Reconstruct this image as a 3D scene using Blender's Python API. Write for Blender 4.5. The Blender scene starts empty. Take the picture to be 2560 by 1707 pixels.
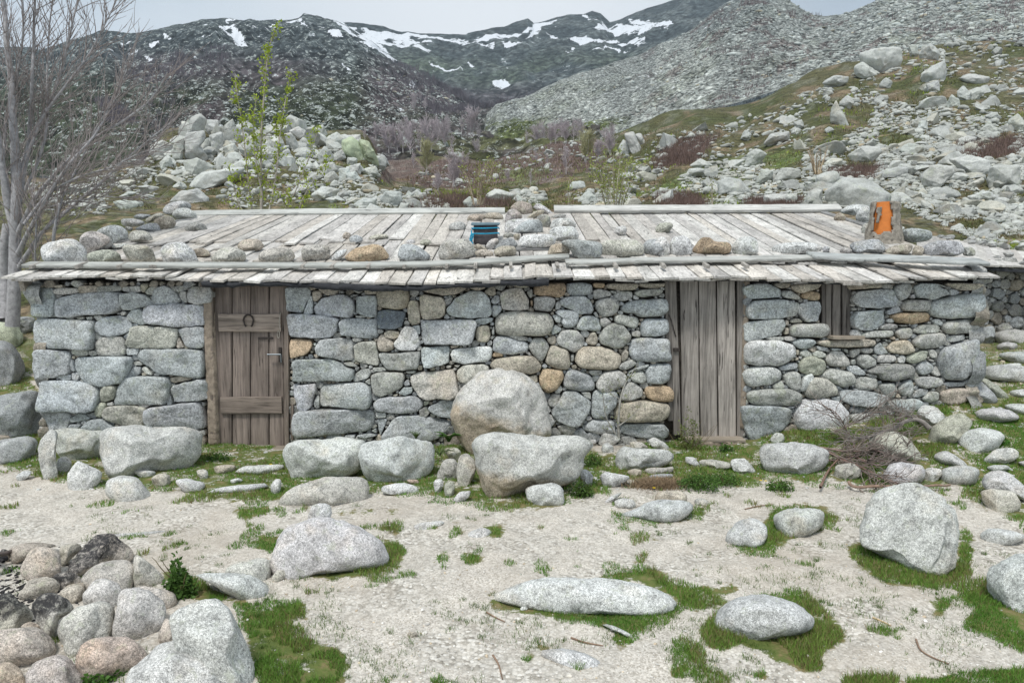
import bpy, math, random
import numpy as np
from math import radians, sin, cos, tan, pi
random.seed(7); RNG = np.random.default_rng(7)
S = bpy.context.scene
COL = S.collection
# ------------------------------------------------------------ camera
FPX, CX, CY = 1707.0, 1280.0, 853.5
PITCH = radians(5.0)
CAMZ = 1.72
cam = bpy.data.objects.new('camera', bpy.data.cameras.new('camera')); COL.objects.link(cam)
cam.location = (0, 0, CAMZ); cam.rotation_euler = (radians(90)-PITCH, 0, 0)
cam.data.lens = 24; cam.data.sensor_width = 36; cam.data.clip_start = 0.05; cam.data.clip_end = 9000
S.camera = cam
S.render.resolution_x = 1024; S.render.resolution_y = 682
# ------------------------------------------------------------ world, sun, exposure
SUN_EL, SUN_AZ = 60.0, -24.0        # azimuth measured from behind the camera
S.view_settings.view_transform = 'Standard'; S.view_settings.look = 'None'
S.view_settings.exposure = 0.80; S.view_settings.gamma = 1.0; S.view_settings.use_curve_mapping = False
W = bpy.data.worlds.new('World'); S.world = W; W.use_nodes = True
nt = W.node_tree; nt.nodes.clear()
o = nt.nodes.new('ShaderNodeOutputWorld'); bg = nt.nodes.new('ShaderNodeBackground')
sky = nt.nodes.new('ShaderNodeTexSky'); sky.sky_type = 'NISHITA'; sky.sun_disc = False
sky.sun_elevation = radians(SUN_EL); sky.sun_rotation = radians(180+SUN_AZ)
sky.altitude = 1400; sky.air_density = 1.0; sky.dust_density = 2.0
tc = nt.nodes.new('ShaderNodeTexCoord'); mp = nt.nodes.new('ShaderNodeMapping')
mp.inputs['Scale'].default_value = (1.0, 1.0, 2.6); mp.inputs['Location'].default_value = (0.35, 0.0, 0.1)
no = nt.nodes.new('ShaderNodeTexNoise'); no.inputs['Scale'].default_value = 2.1; no.inputs['Detail'].default_value = 5; no.inputs['Roughness'].default_value = 0.5
rp = nt.nodes.new('ShaderNodeValToRGB')
rp.color_ramp.elements[0].position = 0.36; rp.color_ramp.elements[0].color = (3.3, 3.8, 4.25, 1)
rp.color_ramp.elements[1].position = 0.66; rp.color_ramp.elements[1].color = (4.9, 5.2, 5.5, 1)
mx = nt.nodes.new('ShaderNodeMix'); mx.data_type = 'RGBA'; mx.inputs[0].default_value = 0.95
nt.links.new(tc.outputs['Generated'], mp.inputs[0]); nt.links.new(mp.outputs[0], no.inputs['Vector'])
nt.links.new(no.outputs['Fac'], rp.inputs[0]); nt.links.new(sky.outputs[0], mx.inputs[6])
vd = nt.nodes.new('ShaderNodeVectorMath'); vd.operation = 'DISTANCE'; nt.links.new(tc.outputs['Generated'], vd.inputs[0]); vd.inputs[1].default_value = (-.02, .92, .38)
cr = nt.nodes.new('ShaderNodeMapRange'); cr.inputs[1].default_value = .05; cr.inputs[2].default_value = .55; cr.inputs[3].default_value = .85; cr.inputs[4].default_value = 0.0; cr.interpolation_type = 'SMOOTHSTEP'
nt.links.new(vd.outputs['Value'], cr.inputs[0])
cb2 = nt.nodes.new('ShaderNodeMix'); cb2.data_type = 'RGBA'; cb2.inputs[7].default_value = (5.7, 5.9, 6.1, 1)
nt.links.new(cr.outputs[0], cb2.inputs[0]); nt.links.new(rp.outputs[0], cb2.inputs[6]); dv = nt.nodes.new('ShaderNodeVectorMath'); dv.operation = 'DISTANCE'; nt.links.new(tc.outputs['Generated'], dv.inputs[0]); dv.inputs[1].default_value = (.42, .80, .44)
dr = nt.nodes.new('ShaderNodeMapRange'); dr.inputs[1].default_value = .04; dr.inputs[2].default_value = .30; dr.inputs[3].default_value = .8; dr.inputs[4].default_value = 0.0; dr.interpolation_type = 'SMOOTHSTEP'; nt.links.new(dv.outputs['Value'], dr.inputs[0])
db2 = nt.nodes.new('ShaderNodeMix'); db2.data_type = 'RGBA'; db2.inputs[7].default_value = (2.3, 2.75, 3.3, 1); nt.links.new(dr.outputs[0], db2.inputs[0]); nt.links.new(cb2.outputs[2], db2.inputs[6]); nt.links.new(db2.outputs[2], mx.inputs[7])
nt.links.new(mx.outputs[2], bg.inputs[0]); bg.inputs[1].default_value = 0.1
nt.links.new(bg.outputs[0], o.inputs[0])
sun = bpy.data.objects.new('sun', bpy.data.lights.new('sun', 'SUN')); COL.objects.link(sun)
sun.data.energy = 1.5; sun.data.angle = radians(12); sun.data.color = (1.0, 0.965, 0.91)
sun.rotation_euler = (radians(90-SUN_EL), 0, radians(SUN_AZ)); sun.location = (0, -5, 20)

# ------------------------------------------------------------ helpers
def ray(u, v):
    dx = (u-CX)/FPX; dz = (CY-v)/FPX
    y = cos(PITCH)+dz*sin(PITCH); z = dz*cos(PITCH)-sin(PITCH)
    return np.array([dx, y, z])
def at(u, v, Y):
    r = ray(u, v); return np.array([0, 0, CAMZ])+r*(Y/r[1])
def proj(P):
    P = np.asarray(P, float); x = P[..., 0]; y = P[..., 1]; z = P[..., 2]-CAMZ
    f = y*cos(PITCH)-z*sin(PITCH); h = z*cos(PITCH)+y*sin(PITCH)
    f = np.maximum(f, 1e-3)
    return CX+FPX*x/f, CY-FPX*h/f
def tv(v):      # picture row -> tangent of elevation
    dz = (CY-np.asarray(v, float))/FPX
    return (dz*cos(PITCH)-sin(PITCH))/(cos(PITCH)+dz*sin(PITCH))
def _h(ix, iy, iz, s):
    with np.errstate(over='ignore'):
        n = (ix.astype(np.int64)*374761393+iy.astype(np.int64)*668265263+iz.astype(np.int64)*2147483647+s*974634777) & 0xffffffff
        n = ((n ^ (n >> 13))*1274126177) & 0xffffffff
        n = ((n ^ (n >> 16))*2246822519) & 0xffffffff
    return ((n ^ (n >> 15)) & 0xffff)/32767.5-1.0
def vnoise(P, s=0):
    P = np.asarray(P, float); I = np.floor(P); F = P-I; F = F*F*(3-2*F); I = I.astype(np.int64)
    r = 0
    for a in (0, 1):
        wx = F[..., 0] if a else 1-F[..., 0]
        for b in (0, 1):
            wy = F[..., 1] if b else 1-F[..., 1]
            for c in (0, 1):
                wz = F[..., 2] if c else 1-F[..., 2]
                r = r+wx*wy*wz*_h(I[..., 0]+a, I[..., 1]+b, I[..., 2]+c, s)
    return r
def fbm(P, oc=4, s=0, g=0.5):
    a = 1.0; r = 0; P = np.asarray(P, float)
    for k in range(oc):
        r = r+a*vnoise(P, s+k*17); P = P*2.03+5.1; a *= g
    return r
def P3(x, y, z=None): return np.stack([x, y, np.zeros_like(x) if z is None else z], -1)

def mk(name, V, F, mat, parent=None, smooth=True, attrs=None, uvs=None, loc=None, rot=None, mesh_only=False):
    me = bpy.data.meshes.new(name)
    V = np.asarray(V, np.float32)
    if isinstance(F, np.ndarray):
        n = F.shape[1]; tot = F.shape[0]*n
        me.vertices.add(len(V)); me.vertices.foreach_set('co', V.ravel())
        me.loops.add(tot); me.loops.foreach_set('vertex_index', F.ravel().astype(np.int32))
        me.polygons.add(F.shape[0])
        me.polygons.foreach_set('loop_start', np.arange(0, tot, n, dtype=np.int32))
        me.polygons.foreach_set('loop_total', np.full(F.shape[0], n, np.int32))
    else:
        me.from_pydata(V.tolist(), [], F)
    if smooth: me.polygons.foreach_set('use_smooth', np.ones(len(me.polygons), bool))
    me.update(calc_edges=True)
    for k, a in (attrs or {}).items():
        a = np.asarray(a, np.float32)
        if a.ndim == 1:
            t = me.attributes.new(k, 'FLOAT', 'POINT'); t.data.foreach_set('value', a)
        else:
            if a.shape[1] == 3: a = np.concatenate([a, np.ones((len(a), 1), np.float32)], 1)
            t = me.attributes.new(k, 'FLOAT_COLOR', 'POINT'); t.data.foreach_set('color', a.ravel())
    me.validate()
    if mat: me.materials.append(mat)
    if mesh_only: return me
    ob = bpy.data.objects.new(name, me); COL.objects.link(ob)
    if parent: ob.parent = parent
    if loc is not None: ob.location = loc
    if rot is not None: ob.rotation_euler = rot
    return ob
def tag(o, label=None, cat=None, group=None, kind=None):
    if label: o['label'] = label
    if cat: o['category'] = cat
    if group: o['group'] = group
    if kind: o['kind'] = kind
    return o
def empty(name, loc, label=None, cat=None, group=None):
    e = bpy.data.objects.new(name, None); COL.objects.link(e); e.location = loc; e.empty_display_size = 0.1
    return tag(e, label, cat, group)
class MB:       # collects pieces of ONE mesh, with a tint per piece
    def __init__(s): s.V = []; s.F3 = []; s.F4 = []; s.C = []; s.n = 0
    def add(s, V, F, c=(1, 1, 1)):
        V = np.asarray(V, float); s.V.append(V)
        for f in F:
            (s.F4 if len(f) == 4 else s.F3).append([i+s.n for i in f])
        c = np.asarray(c, float)
        s.C.append(np.tile(c, (len(V), 1)) if c.ndim == 1 else c); s.n += len(V)
    def addn(s, V, F, c=(1, 1, 1)):
        (s.F4 if F.shape[1] == 4 else s.F3).extend((F+s.n).tolist()); s.V.append(V)
        c = np.asarray(c, float); s.C.append(np.tile(c, (len(V), 1)) if c.ndim == 1 else c); s.n += len(V)
    def build(s, name, mat, parent=None, smooth=False, **k):
        V = np.concatenate(s.V); C = np.concatenate(s.C)
        if s.F4 and s.F3: F = s.F4+s.F3
        else: F = np.array(s.F4 or s.F3, np.int32)
        return mk(name, V, F, mat, parent, smooth, {'tint': C}, **k)
def basebox(b, A, B, w, t, up=(0, 0, 1), c=(1, 1, 1), jit=0.0, seg=4, endcut=0.0, warp=0.0, seed=0):
    """plank from A to B, width w (across), thickness t, with slightly uneven edges"""
    A = np.array(A, float); B = np.array(B, float); d = B-A; L = np.linalg.norm(d); d /= L
    up = np.array(up, float); side = np.cross(d, up); side /= np.linalg.norm(side); up = np.cross(side, d)
    rr = np.random.default_rng(seed+int(abs(A[0]*991+A[2]*377+B[0]*131)*10) % 99991)
    V = []
    prof = [(-1, -1), (-1, .6), (-.86, 1), (.86, 1), (1, .6), (1, -1)]
    bow = rr.normal(0, warp)
    for i in range(seg+1):
        f = i/seg; p = A+d*L*f
        j = rr.normal(0, jit, 2); e = rr.normal(0, 1)
        for (a, q) in prof:
            ws = w/2*a+j[0 if a < 0 else 1]
            ex = endcut*a*(1 if i == seg else (-1 if i == 0 else 0))*.5
            V.append(p+side*ws+up*(q*t/2+bow*sin(pi*f)+a*bow*.6)+d*ex)
    n = len(prof); F = []
    for i in range(seg):
        for k in range(n):
            a0 = i*n+k; a1 = i*n+(k+1) % n
            F.append((a0, a1, a1+n, a0+n))
    b.add(V, F, c)
    m0 = b.n-len(V)
    for base, fl in ((0, 1), (seg*n, 0)):
        q = [m0+base+k for k in range(n)]
        if fl: q = q[::-1]
        b.F4.append([q[0], q[1], q[2], q[5]]) if False else None
        for t_ in ((q[0], q[1], q[2]), (q[0], q[2], q[3]), (q[0], q[3], q[4]), (q[0], q[4], q[5])): b.F3.append(list(t_))
def tubes(b, lines, sides=5, c=(1, 1, 1)):
    """lines: list of (points[n,3], radii[n])"""
    for pts, rad in lines:
        pts = np.asarray(pts, float); n = len(pts); rad = np.asarray(rad, float)
        T = np.gradient(pts, axis=0); T /= np.linalg.norm(T, axis=1)[:, None]+1e-9
        ref = np.array([0.31, 0.2, 0.93]) if abs(T[0, 2]) < .8 else np.array([.93, .3, .2])
        A = np.cross(T, ref); A /= np.linalg.norm(A, axis=1)[:, None]+1e-9; Bq = np.cross(T, A)
        an = np.arange(sides)*2*pi/sides
        V = pts[:, None]+rad[:, None, None]*(np.cos(an)[None, :, None]*A[:, None]+np.sin(an)[None, :, None]*Bq[:, None])
        V = V.reshape(-1, 3)
        i = np.arange(n-1)[:, None]*sides; k = np.arange(sides)[None]; k2 = (k+1) % sides
        F = np.stack([i+k, i+k2, i+k2+sides, i+k+sides], -1).reshape(-1, 4)
        b.addn(V, F, c)
def ico(sub):
    import bmesh
    bm = bmesh.new(); bmesh.ops.create_icosphere(bm, subdivisions=sub, radius=1)
    V = np.array([v.co[:] for v in bm.verts]); F = np.array([[v.index for v in f.verts] for f in bm.faces], np.int32); bm.free()
    V /= np.linalg.norm(V, axis=1)[:, None]
    return V, F
ICO = {k: ico(k) for k in (1, 2, 3, 4, 5)}

# ------------------------------------------------------------ materials
def newmat(name, rough=0.85, spec=0.25):
    m = bpy.data.materials.new(name); m.use_nodes = True; t = m.node_tree
    b = t.nodes['Principled BSDF']; b.inputs['Roughness'].default_value = rough
    b.inputs['Specular IOR Level'].default_value = spec
    return m, t, b
class NG:
    def __init__(s, t): s.t = t
    def n(s, ty, **k):
        x = s.t.nodes.new(ty)
        for a, v in k.items():
            if a in x.inputs: x.inputs[a].default_value = v
            else: setattr(x, a, v)
        return x
    def l(s, a, b): s.t.links.new(a, b)
    def noise(s, vec, scale, det=3, ro=0.55, dist=0.0):
        x = s.n('ShaderNodeTexNoise'); x.inputs['Scale'].default_value = scale; x.inputs['Detail'].default_value = det
        x.inputs['Roughness'].default_value = ro; x.inputs['Distortion'].default_value = dist
        if vec is not None: s.l(vec, x.inputs['Vector'])
        return x.outputs['Fac']
    def ramp(s, fac, stops, interp='LINEAR'):
        x = s.n('ShaderNodeValToRGB'); x.color_ramp.interpolation = interp
        e = x.color_ramp.elements
        while len(e) < len(stops): e.new(0.5)
        for i, (p, c) in enumerate(stops):
            e[i].position = p; e[i].color = (c, c, c, 1) if not hasattr(c, '__len__') else (*c, 1)
        s.l(fac, x.inputs[0]); return x.outputs[0]
    def mix(s, fac, a, b, mode='MIX'):
        x = s.n('ShaderNodeMix', data_type='RGBA', blend_type=mode)
        for sock, v in ((0, fac), (6, a), (7, b)):
            if hasattr(v, 'links'): s.l(v, x.inputs[sock])
            elif hasattr(v, '__len__'): x.inputs[sock].default_value = (*v, 1)
            else: x.inputs[sock].default_value = v
        return x.outputs[2]
    def math(s, op, a, b=None):
        x = s.n('ShaderNodeMath', operation=op)
        for i, v in enumerate((a, b)):
            if v is None: continue
            if hasattr(v, 'links'): s.l(v, x.inputs[i])
            else: x.inputs[i].default_value = v
        return x.outputs[0]
    def bump(s, h, dist, strength=1.0, nrm=None):
        x = s.n('ShaderNodeBump'); x.inputs['Distance'].default_value = dist; x.inputs['Strength'].default_value = strength
        s.l(h, x.inputs['Height'])
        if nrm is not None: s.l(nrm, x.inputs['Normal'])
        return x.outputs[0]
def granite(name, src='object', gs=1.0, calm=0.0, soot=False, stain=False, bumpd=0.006, contrast=1.0, cracks=0.0):
    m, t, b = newmat(name, 0.9, 0.2); g = NG(t)
    tcn = g.n('ShaderNodeTexCoord')
    vec = tcn.outputs['Object']
    if src == 'object':
        oi = g.n('ShaderNodeObjectInfo'); va = g.n('ShaderNodeVectorMath', operation='ADD')
        cmb = g.n('ShaderNodeCombineXYZ')
        r = g.math('MULTIPLY', oi.outputs['Random'], 37.0)
        for i in range(3): g.l(r, cmb.inputs[i])
        g.l(vec, va.inputs[0]); g.l(cmb.outputs[0], va.inputs[1]); vec = va.outputs[0]; col = oi.outputs['Color']
    else:
        at_ = g.n('ShaderNodeAttribute', attribute_name='tint'); col = at_.outputs['Color']
    n1 = g.noise(vec, 95*gs, 2, .7)            # grains
    n2 = g.noise(vec, 34*gs, 3, .7)
    n3 = g.noise(vec, 5*gs, 4, .6, .4)
    n4 = g.noise(vec, 1.7*gs, 3, .6)
    lo = 1-0.55*contrast; hi = 1+0.45*contrast
    c = g.mix(1.0, col, g.ramp(n1, [(.33, lo), (.5, 1.0), (.68, hi)]), 'MULTIPLY')
    c = g.mix(1.0, c, g.ramp(n2, [(.36, 0.55+.35*calm), (.52, 1.0), (.7, 1.30-.2*calm)]), 'MULTIPLY')
    c = g.mix(1.0, c, g.ramp(n3, [(.3, 0.60+.15*calm), (.48, .98), (.72, 1.18-.08*calm)]), 'MULTIPLY')
    # lichen: pale green-grey blotches and ochre stains
    lich = g.ramp(g.noise(vec, 7*gs, 5, .7, .6), [(.56, 0.0), (.64, 1.0)])
    lf = g.math('MULTIPLY', lich, 0.30)
    c = g.mix(lf, c, (0.40, 0.44, 0.30))
    st = g.math('MULTIPLY', g.ramp(n4, [(.55, 0.0), (.72, 1.0)]), 0.35)
    c = g.mix(st, c, g.mix(1.0, c, (1.0, .82, .62), 'MULTIPLY'))
    dk = g.math('MULTIPLY', g.ramp(g.noise(vec, 11*gs, 5, .75, .3), [(.565, 0.0), (.66, 1.0)]), 0.60-.42*calm)
    c = g.mix(dk, c, (0.10, 0.105, 0.10))
    if stain:
        sx = g.n('ShaderNodeSeparateXYZ'); g.l(tcn.outputs['Generated'], sx.inputs[0])
        sm = g.math('ADD', g.math('ADD', sx.outputs[2], g.math('MULTIPLY', sx.outputs[0], .25)), g.math('MULTIPLY', g.noise(vec, 2.2, 5, .7), .7))
        c = g.mix(g.ramp(sm, [(.84, .7), (1.02, 0.0)]), c, g.mix(1.0, c, (.78, .62, .44), 'MULTIPLY'))
    if soot:
        sx = g.n('ShaderNodeSeparateXYZ'); g.l(tcn.outputs['Generated'], sx.inputs[0])
        sm = g.math('ADD', g.math('SUBTRACT', sx.outputs[2], g.math('MULTIPLY', sx.outputs[0], .55)), g.math('MULTIPLY', g.noise(vec, 7, 7, .85), 1.3))
        sm2 = g.math('MULTIPLY', g.ramp(sm, [(.72, 0.0), (.84, .8), (1.0, 1.0)]), g.ramp(g.noise(vec, 26, 5, .8), [(.36, .35), (.52, 1.0)]))
        c = g.mix(sm2, c, (0.045, 0.044, 0.045))
    g.l(c, b.inputs['Base Color'])
    h = g.math('ADD', g.math('MULTIPLY', n2, .8), g.math('MULTIPLY', n3, 1.6))
    h = g.math('ADD', h, g.math('MULTIPLY', n1, .35))
    g.l(g.bump(h, bumpd/gs*2.2, 1.0), b.inputs['Normal'])
    return m
M = {}
M['rock'] = granite('granite_boulder', 'object', 2.2, calm=.2, contrast=1.0)
M['stained'] = granite('brown_stained_granite', 'object', 2.2, calm=.2, stain=True, contrast=1.0)
M['soot'] = granite('sooty_granite', 'object', 2.0, calm=.3, soot=True)
M['rockfar'] = granite('granite_hillside', 'object', 0.30, calm=.9, contrast=.25, bumpd=.004)
M['wallstone'] = granite('granite_masonry', 'attr', 1.35, calm=.2, contrast=.95)
M['roofstone'] = granite('granite_roof_stones', 'object', 1.35, contrast=1.0)
M['rockfar_attr'] = granite('granite_scatter', 'attr', 0.30, calm=1.0, contrast=.2, bumpd=.004)
def woodmat(name, colmul=1.0, axis='Y', dark=0.5, stretch=14.0, gs=1.0, crackcol=(.03, .027, .024)):
    """weathered planks: 'tint' per plank, 'uvp' attribute holds along/across coordinates"""
    m, t, b = newmat(name, 0.85, 0.2); g = NG(t)
    a = g.n('ShaderNodeAttribute', attribute_name='tint')
    tcn = g.n('ShaderNodeTexCoord'); mpn = g.n('ShaderNodeMapping')
    sc = {'Y': (stretch, 1, stretch), 'Z': (stretch, stretch, .8), 'X': (1, stretch, stretch)}[axis]
    mpn.inputs['Scale'].default_value = sc; g.l(tcn.outputs['Object'], mpn.inputs[0])
    n1 = g.noise(mpn.outputs[0], 3.2*gs, 5, .65, .3); n2 = g.noise(mpn.outputs[0], .55*gs, 4, .6, .5); n3 = g.noise(tcn.outputs['Object'], 3.0, 3, .6)
    c = g.mix(1.0, a.outputs['Color'], g.ramp(n1, [(.28, 1-dark), (.46, .98), (.68, 1.08+dark*.6)]), 'MULTIPLY')
    c = g.mix(1.0, c, g.ramp(n2, [(.33, 1-dark*.8), (.48, 1.0), (.7, 1.1)]), 'MULTIPLY')
    c = g.mix(1.0, c, g.ramp(n3, [(.35, .85), (.6, 1.05)]), 'MULTIPLY')
    ck = g.ramp(g.noise(mpn.outputs[0], 1.9*gs, 3, .8, .2), [(.335, 1.0), (.36, 0.0)])
    c = g.mix(g.math('MULTIPLY', ck, .8), c, crackcol)
    g.l(c, b.inputs['Base Color'])
    h = g.math('SUBTRACT', n1, g.math('MULTIPLY', ck, 1.2))
    g.l(g.bump(h, .006, .9), b.inputs['Normal'])
    return m
M['roofwood'] = woodmat('silvered_roof_planks', axis='Y', dark=.38)
M['longwood'] = woodmat('silvered_long_boards', axis='X', dark=.30)
M['doorwood'] = woodmat('weathered_door_planks', axis='Z', dark=.55, stretch=16)
M['battenwood'] = woodmat('weathered_batten', axis='X', dark=.6, stretch=16)
def plain(name, c, rough=.8, spec=.3, metal=0.0, ns=None, na=.25, bd=0.0):
    m, t, b = newmat(name, rough, spec); g = NG(t)
    b.inputs['Metallic'].default_value = metal
    if ns:
        tcn = g.n('ShaderNodeTexCoord'); n = g.noise(tcn.outputs['Object'], ns, 5, .7)
        g.l(g.mix(1.0, c, g.ramp(n, [(.3, 1-na), (.7, 1+na)]), 'MULTIPLY'), b.inputs['Base Color'])
        if bd: g.l(g.bump(n, bd), b.inputs['Normal'])
    else: b.inputs['Base Color'].default_value = (*c, 1)
    return m
M['plaster'] = plain('lime_plaster', (.30, .25, .20), .95, .1, ns=22, na=.4, bd=.012)
M['earth'] = plain('dark_joint_earth', (.075, .066, .055), 1, .05, ns=30, na=.5, bd=.01)
M['iron'] = plain('rusted_iron', (.06, .05, .045), .6, .5, .6, ns=60, na=.5)
M['steel'] = plain('grey_steel', (.30, .33, .36), .45, .5, .6, ns=60, na=.2)
M['felt'] = plain('tar_felt', (.035, .037, .042), .8, .3, ns=25, na=.5, bd=.01)
M['rope'] = plain('blue_rope', (.02, .33, .52), .7, .3, ns=80, na=.3)
M['bluewood'] = plain('blue_painted_board', (.16, .24, .28), .7, .3, ns=12, na=.2)
M['hatch'] = plain('dark_hatch_cover', (.10, .09, .095), .8, .2, ns=18, na=.35, bd=.005)
M['clay'] = plain('orange_clay_pipe', (.62, .20, .045), .7, .3, ns=14, na=.12)
M['cord'] = plain('pale_cord', (.5, .48, .42), .9, .1)
def attrmat(name, rough=.8, spec=.2, transl=0.0, attr='tint', ns=None, na=.2):
    m, t, b = newmat(name, rough, spec); g = NG(t)
    a = g.n('ShaderNodeAttribute', attribute_name=attr); c = a.outputs['Color']
    if ns:
        tcn = g.n('ShaderNodeTexCoord'); c = g.mix(1.0, c, g.ramp(g.noise(tcn.outputs['Object'], ns, 4, .7), [(.3, 1-na), (.7, 1+na)]), 'MULTIPLY')
    g.l(c, b.inputs['Base Color'])
    if transl:
        tr = g.n('ShaderNodeBsdfTranslucent'); g.l(c, tr.inputs['Color']); ms = g.n('ShaderNodeMixShader'); ms.inputs[0].default_value = transl
        g.l(b.outputs[0], ms.inputs[1]); g.l(tr.outputs[0], ms.inputs[2]); g.l(ms.outputs[0], t.nodes['Material Output'].inputs['Surface'])
    return m
M['leaf'] = attrmat('leaf_green', .6, .3, .3)
M['grass'] = attrmat('grass_blades', .6, .25, .25)
M['bark'] = attrmat('tree_bark', .9, .15, ns=20, na=.35)
M['brush'] = attrmat('dry_shrub_stems', .95, .1)
# ------------------------------------------------------------ terrain
UC = np.array([-700, -300, 0, 300, 600, 900, 1200, 1500, 1800, 2100, 2400, 2860, 3300], float)
SC = (UC-CX)/FPX
ZR = {0.3: [0]*13, 4.5: [0]*13,
      5.6: [.02, .02, 0, 0, 0, 0, 0, 0, 0, 0, .04, .1, .15],
      6.5: [.15, .12, .02, 0, 0, 0, 0, 0, .02, .08, .28, .4, .5],
      7.3: [.35, .3, .10, 0, 0, 0, .02, .02, .05, .28, .50, .7, .8],
      9.0: [.8, .75, .6, .5, .5, .5, .5, .5, .5, .55, .78, 1.0, 1.2],
      10.6: [1.3, 1.2, 1.1, 1.3, 1.4, 1.4, 1.4, 1.4, 1.4, 1.0, .88, 1.15, 1.4],
      13.0: [1.7, 1.7, 1.6, 1.9, 2.2, 2.3, 2.3, 2.3, 2.2, 2.2, 1.7, 1.9, 2.2]}
VR = {20: [625, 610, 600, 590, 585, 585, 585, 585, 580, 575, 575, 590, 590],
      30: [590, 570, 560, 545, 535, 530, 530, 528, 515, 490, 480, 480, 480],
      45: [560, 545, 530, 512, 500, 500, 495, 485, 450, 400, 385, 375, 370],
      70: [530, 510, 500, 472, 468, 472, 468, 440, 375, 310, 285, 275, 270],
      110: [500, 485, 470, 445, 440, 448, 440, 385, 310, 215, 185, 175, 165],
      150: [480, 465, 450, 425, 420, 425, 420, 350, 268, 165, 128, 110, 100],
      170: [470, 458, 445, 420, 410, 412, 410, 335, 255, 150, 118, 98, 90]}
ROWS = sorted(list(ZR)+list(VR)); TT = []
for Y in ROWS:
    if Y in ZR: TT.append((np.array(ZR[Y], float)-CAMZ)/Y)
    else: TT.append(tv(VR[Y]))
TT = np.array(TT); LR = np.log(np.array(ROWS, float))
def gsm(x, y):
    x = np.asarray(x, float); y = np.asarray(y, float); yy = np.clip(y, .3, 170)
    s = np.clip(x/np.maximum(yy, .3), SC[0]+.001, SC[-1]-.001); L = np.clip(np.log(yy), LR[0], LR[-1]-1e-6)
    j = np.clip(np.searchsorted(SC, s)-1, 0, len(SC)-2); i = np.clip(np.searchsorted(LR, L)-1, 0, len(LR)-2)
    fs = (s-SC[j])/(SC[j+1]-SC[j]); fl = (L-LR[i])/(LR[i+1]-LR[i]); fs = fs*fs*(3-2*fs)
    Zi = lambda ii, jj: TT[ii, jj]*np.exp(LR[ii])+CAMZ
    a = Zi(i, j)*(1-fs)+Zi(i, j+1)*fs; b = Zi(i+1, j)*(1-fs)+Zi(i+1, j+1)*fs
    Y0 = np.exp(LR[i]); Y1 = np.exp(LR[i+1]); fz = (yy-Y0)/(Y1-Y0)
    return a*(1-fz)+b*fz
def g(x, y):
    x = np.asarray(x, float); y = np.asarray(y, float); z = gsm(x, y)
    P = P3(x, y)
    amp = np.clip((y-8)/30, 0, 1)
    z = z+.030*fbm(P*.9, 3, 3)*(1+0*amp)+.010*fbm(P*5, 2, 9)
    uu = CX+FPX*x/np.maximum(y, 5)
    mu = np.clip(np.minimum((uu-330)/120, (1000-uu)/90), 0, 1); my = np.clip(np.minimum((y-52)/42, (122-y)/22), 0, 1)
    z = z+6.6*(mu*mu*(3-2*mu))*(my*my*(3-2*my))
    z = z+amp*(.011*y*fbm(P3(x/np.maximum(np.abs(y), 9)*9, np.log(np.maximum(y, 9))*7), 4, 31))
    return z
def gs(x, y): return float(g(np.array([x]), np.array([y]))[0])
TS = np.concatenate([np.linspace(1.2, 14, 700), np.geomspace(14.05, 169, 500)])
TS2 = np.geomspace(9.0, 169.0, 170)
def hitv(U, V):
    U = np.asarray(U, float); V = np.asarray(V, float); out = np.full((len(U), 3), np.nan)
    for a in range(0, len(U), 400):
        u = U[a:a+400]; v = V[a:a+400]; dz = (CY-v)/FPX; yy = cos(PITCH)+dz*sin(PITCH); sx = (u-CX)/FPX/yy; sz = (dz*cos(PITCH)-sin(PITCH))/yy
        Y = np.repeat(TS2[None], len(u), 0); X = sx[:, None]*Y; Z = CAMZ+sz[:, None]*Y; G = g(X, Y); D = Z-G; b_ = D < 0
        k = np.argmax(b_, 1); ok = b_.any(1) & (k > 0); i = np.arange(len(u)); k = np.maximum(k, 1)
        f = D[i, k-1]/(D[i, k-1]-D[i, k]+1e-9); yh = TS2[k-1]+(TS2[k]-TS2[k-1])*f
        P = np.stack([sx*yh, yh, CAMZ+sz*yh], 1); P[~ok] = np.nan; out[a:a+400] = P
    return out
def hit(u, v, fn=None):
    r = ray(u, v); r = r/r[1]; X = r[0]*TS; Z = CAMZ+r[2]*TS; G = (fn or g)(X, TS)
    k = np.nonzero(Z < G)[0]
    if len(k) == 0: return None
    k = k[0]
    if k == 0: return np.array([X[0], TS[0], Z[0]])
    a = Z[k-1]-G[k-1]; b = G[k]-Z[k]; f = a/(a+b+1e-9); Y = TS[k-1]+(TS[k]-TS[k-1])*f
    return np.array([r[0]*Y, Y, CAMZ+r[2]*Y])
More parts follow.
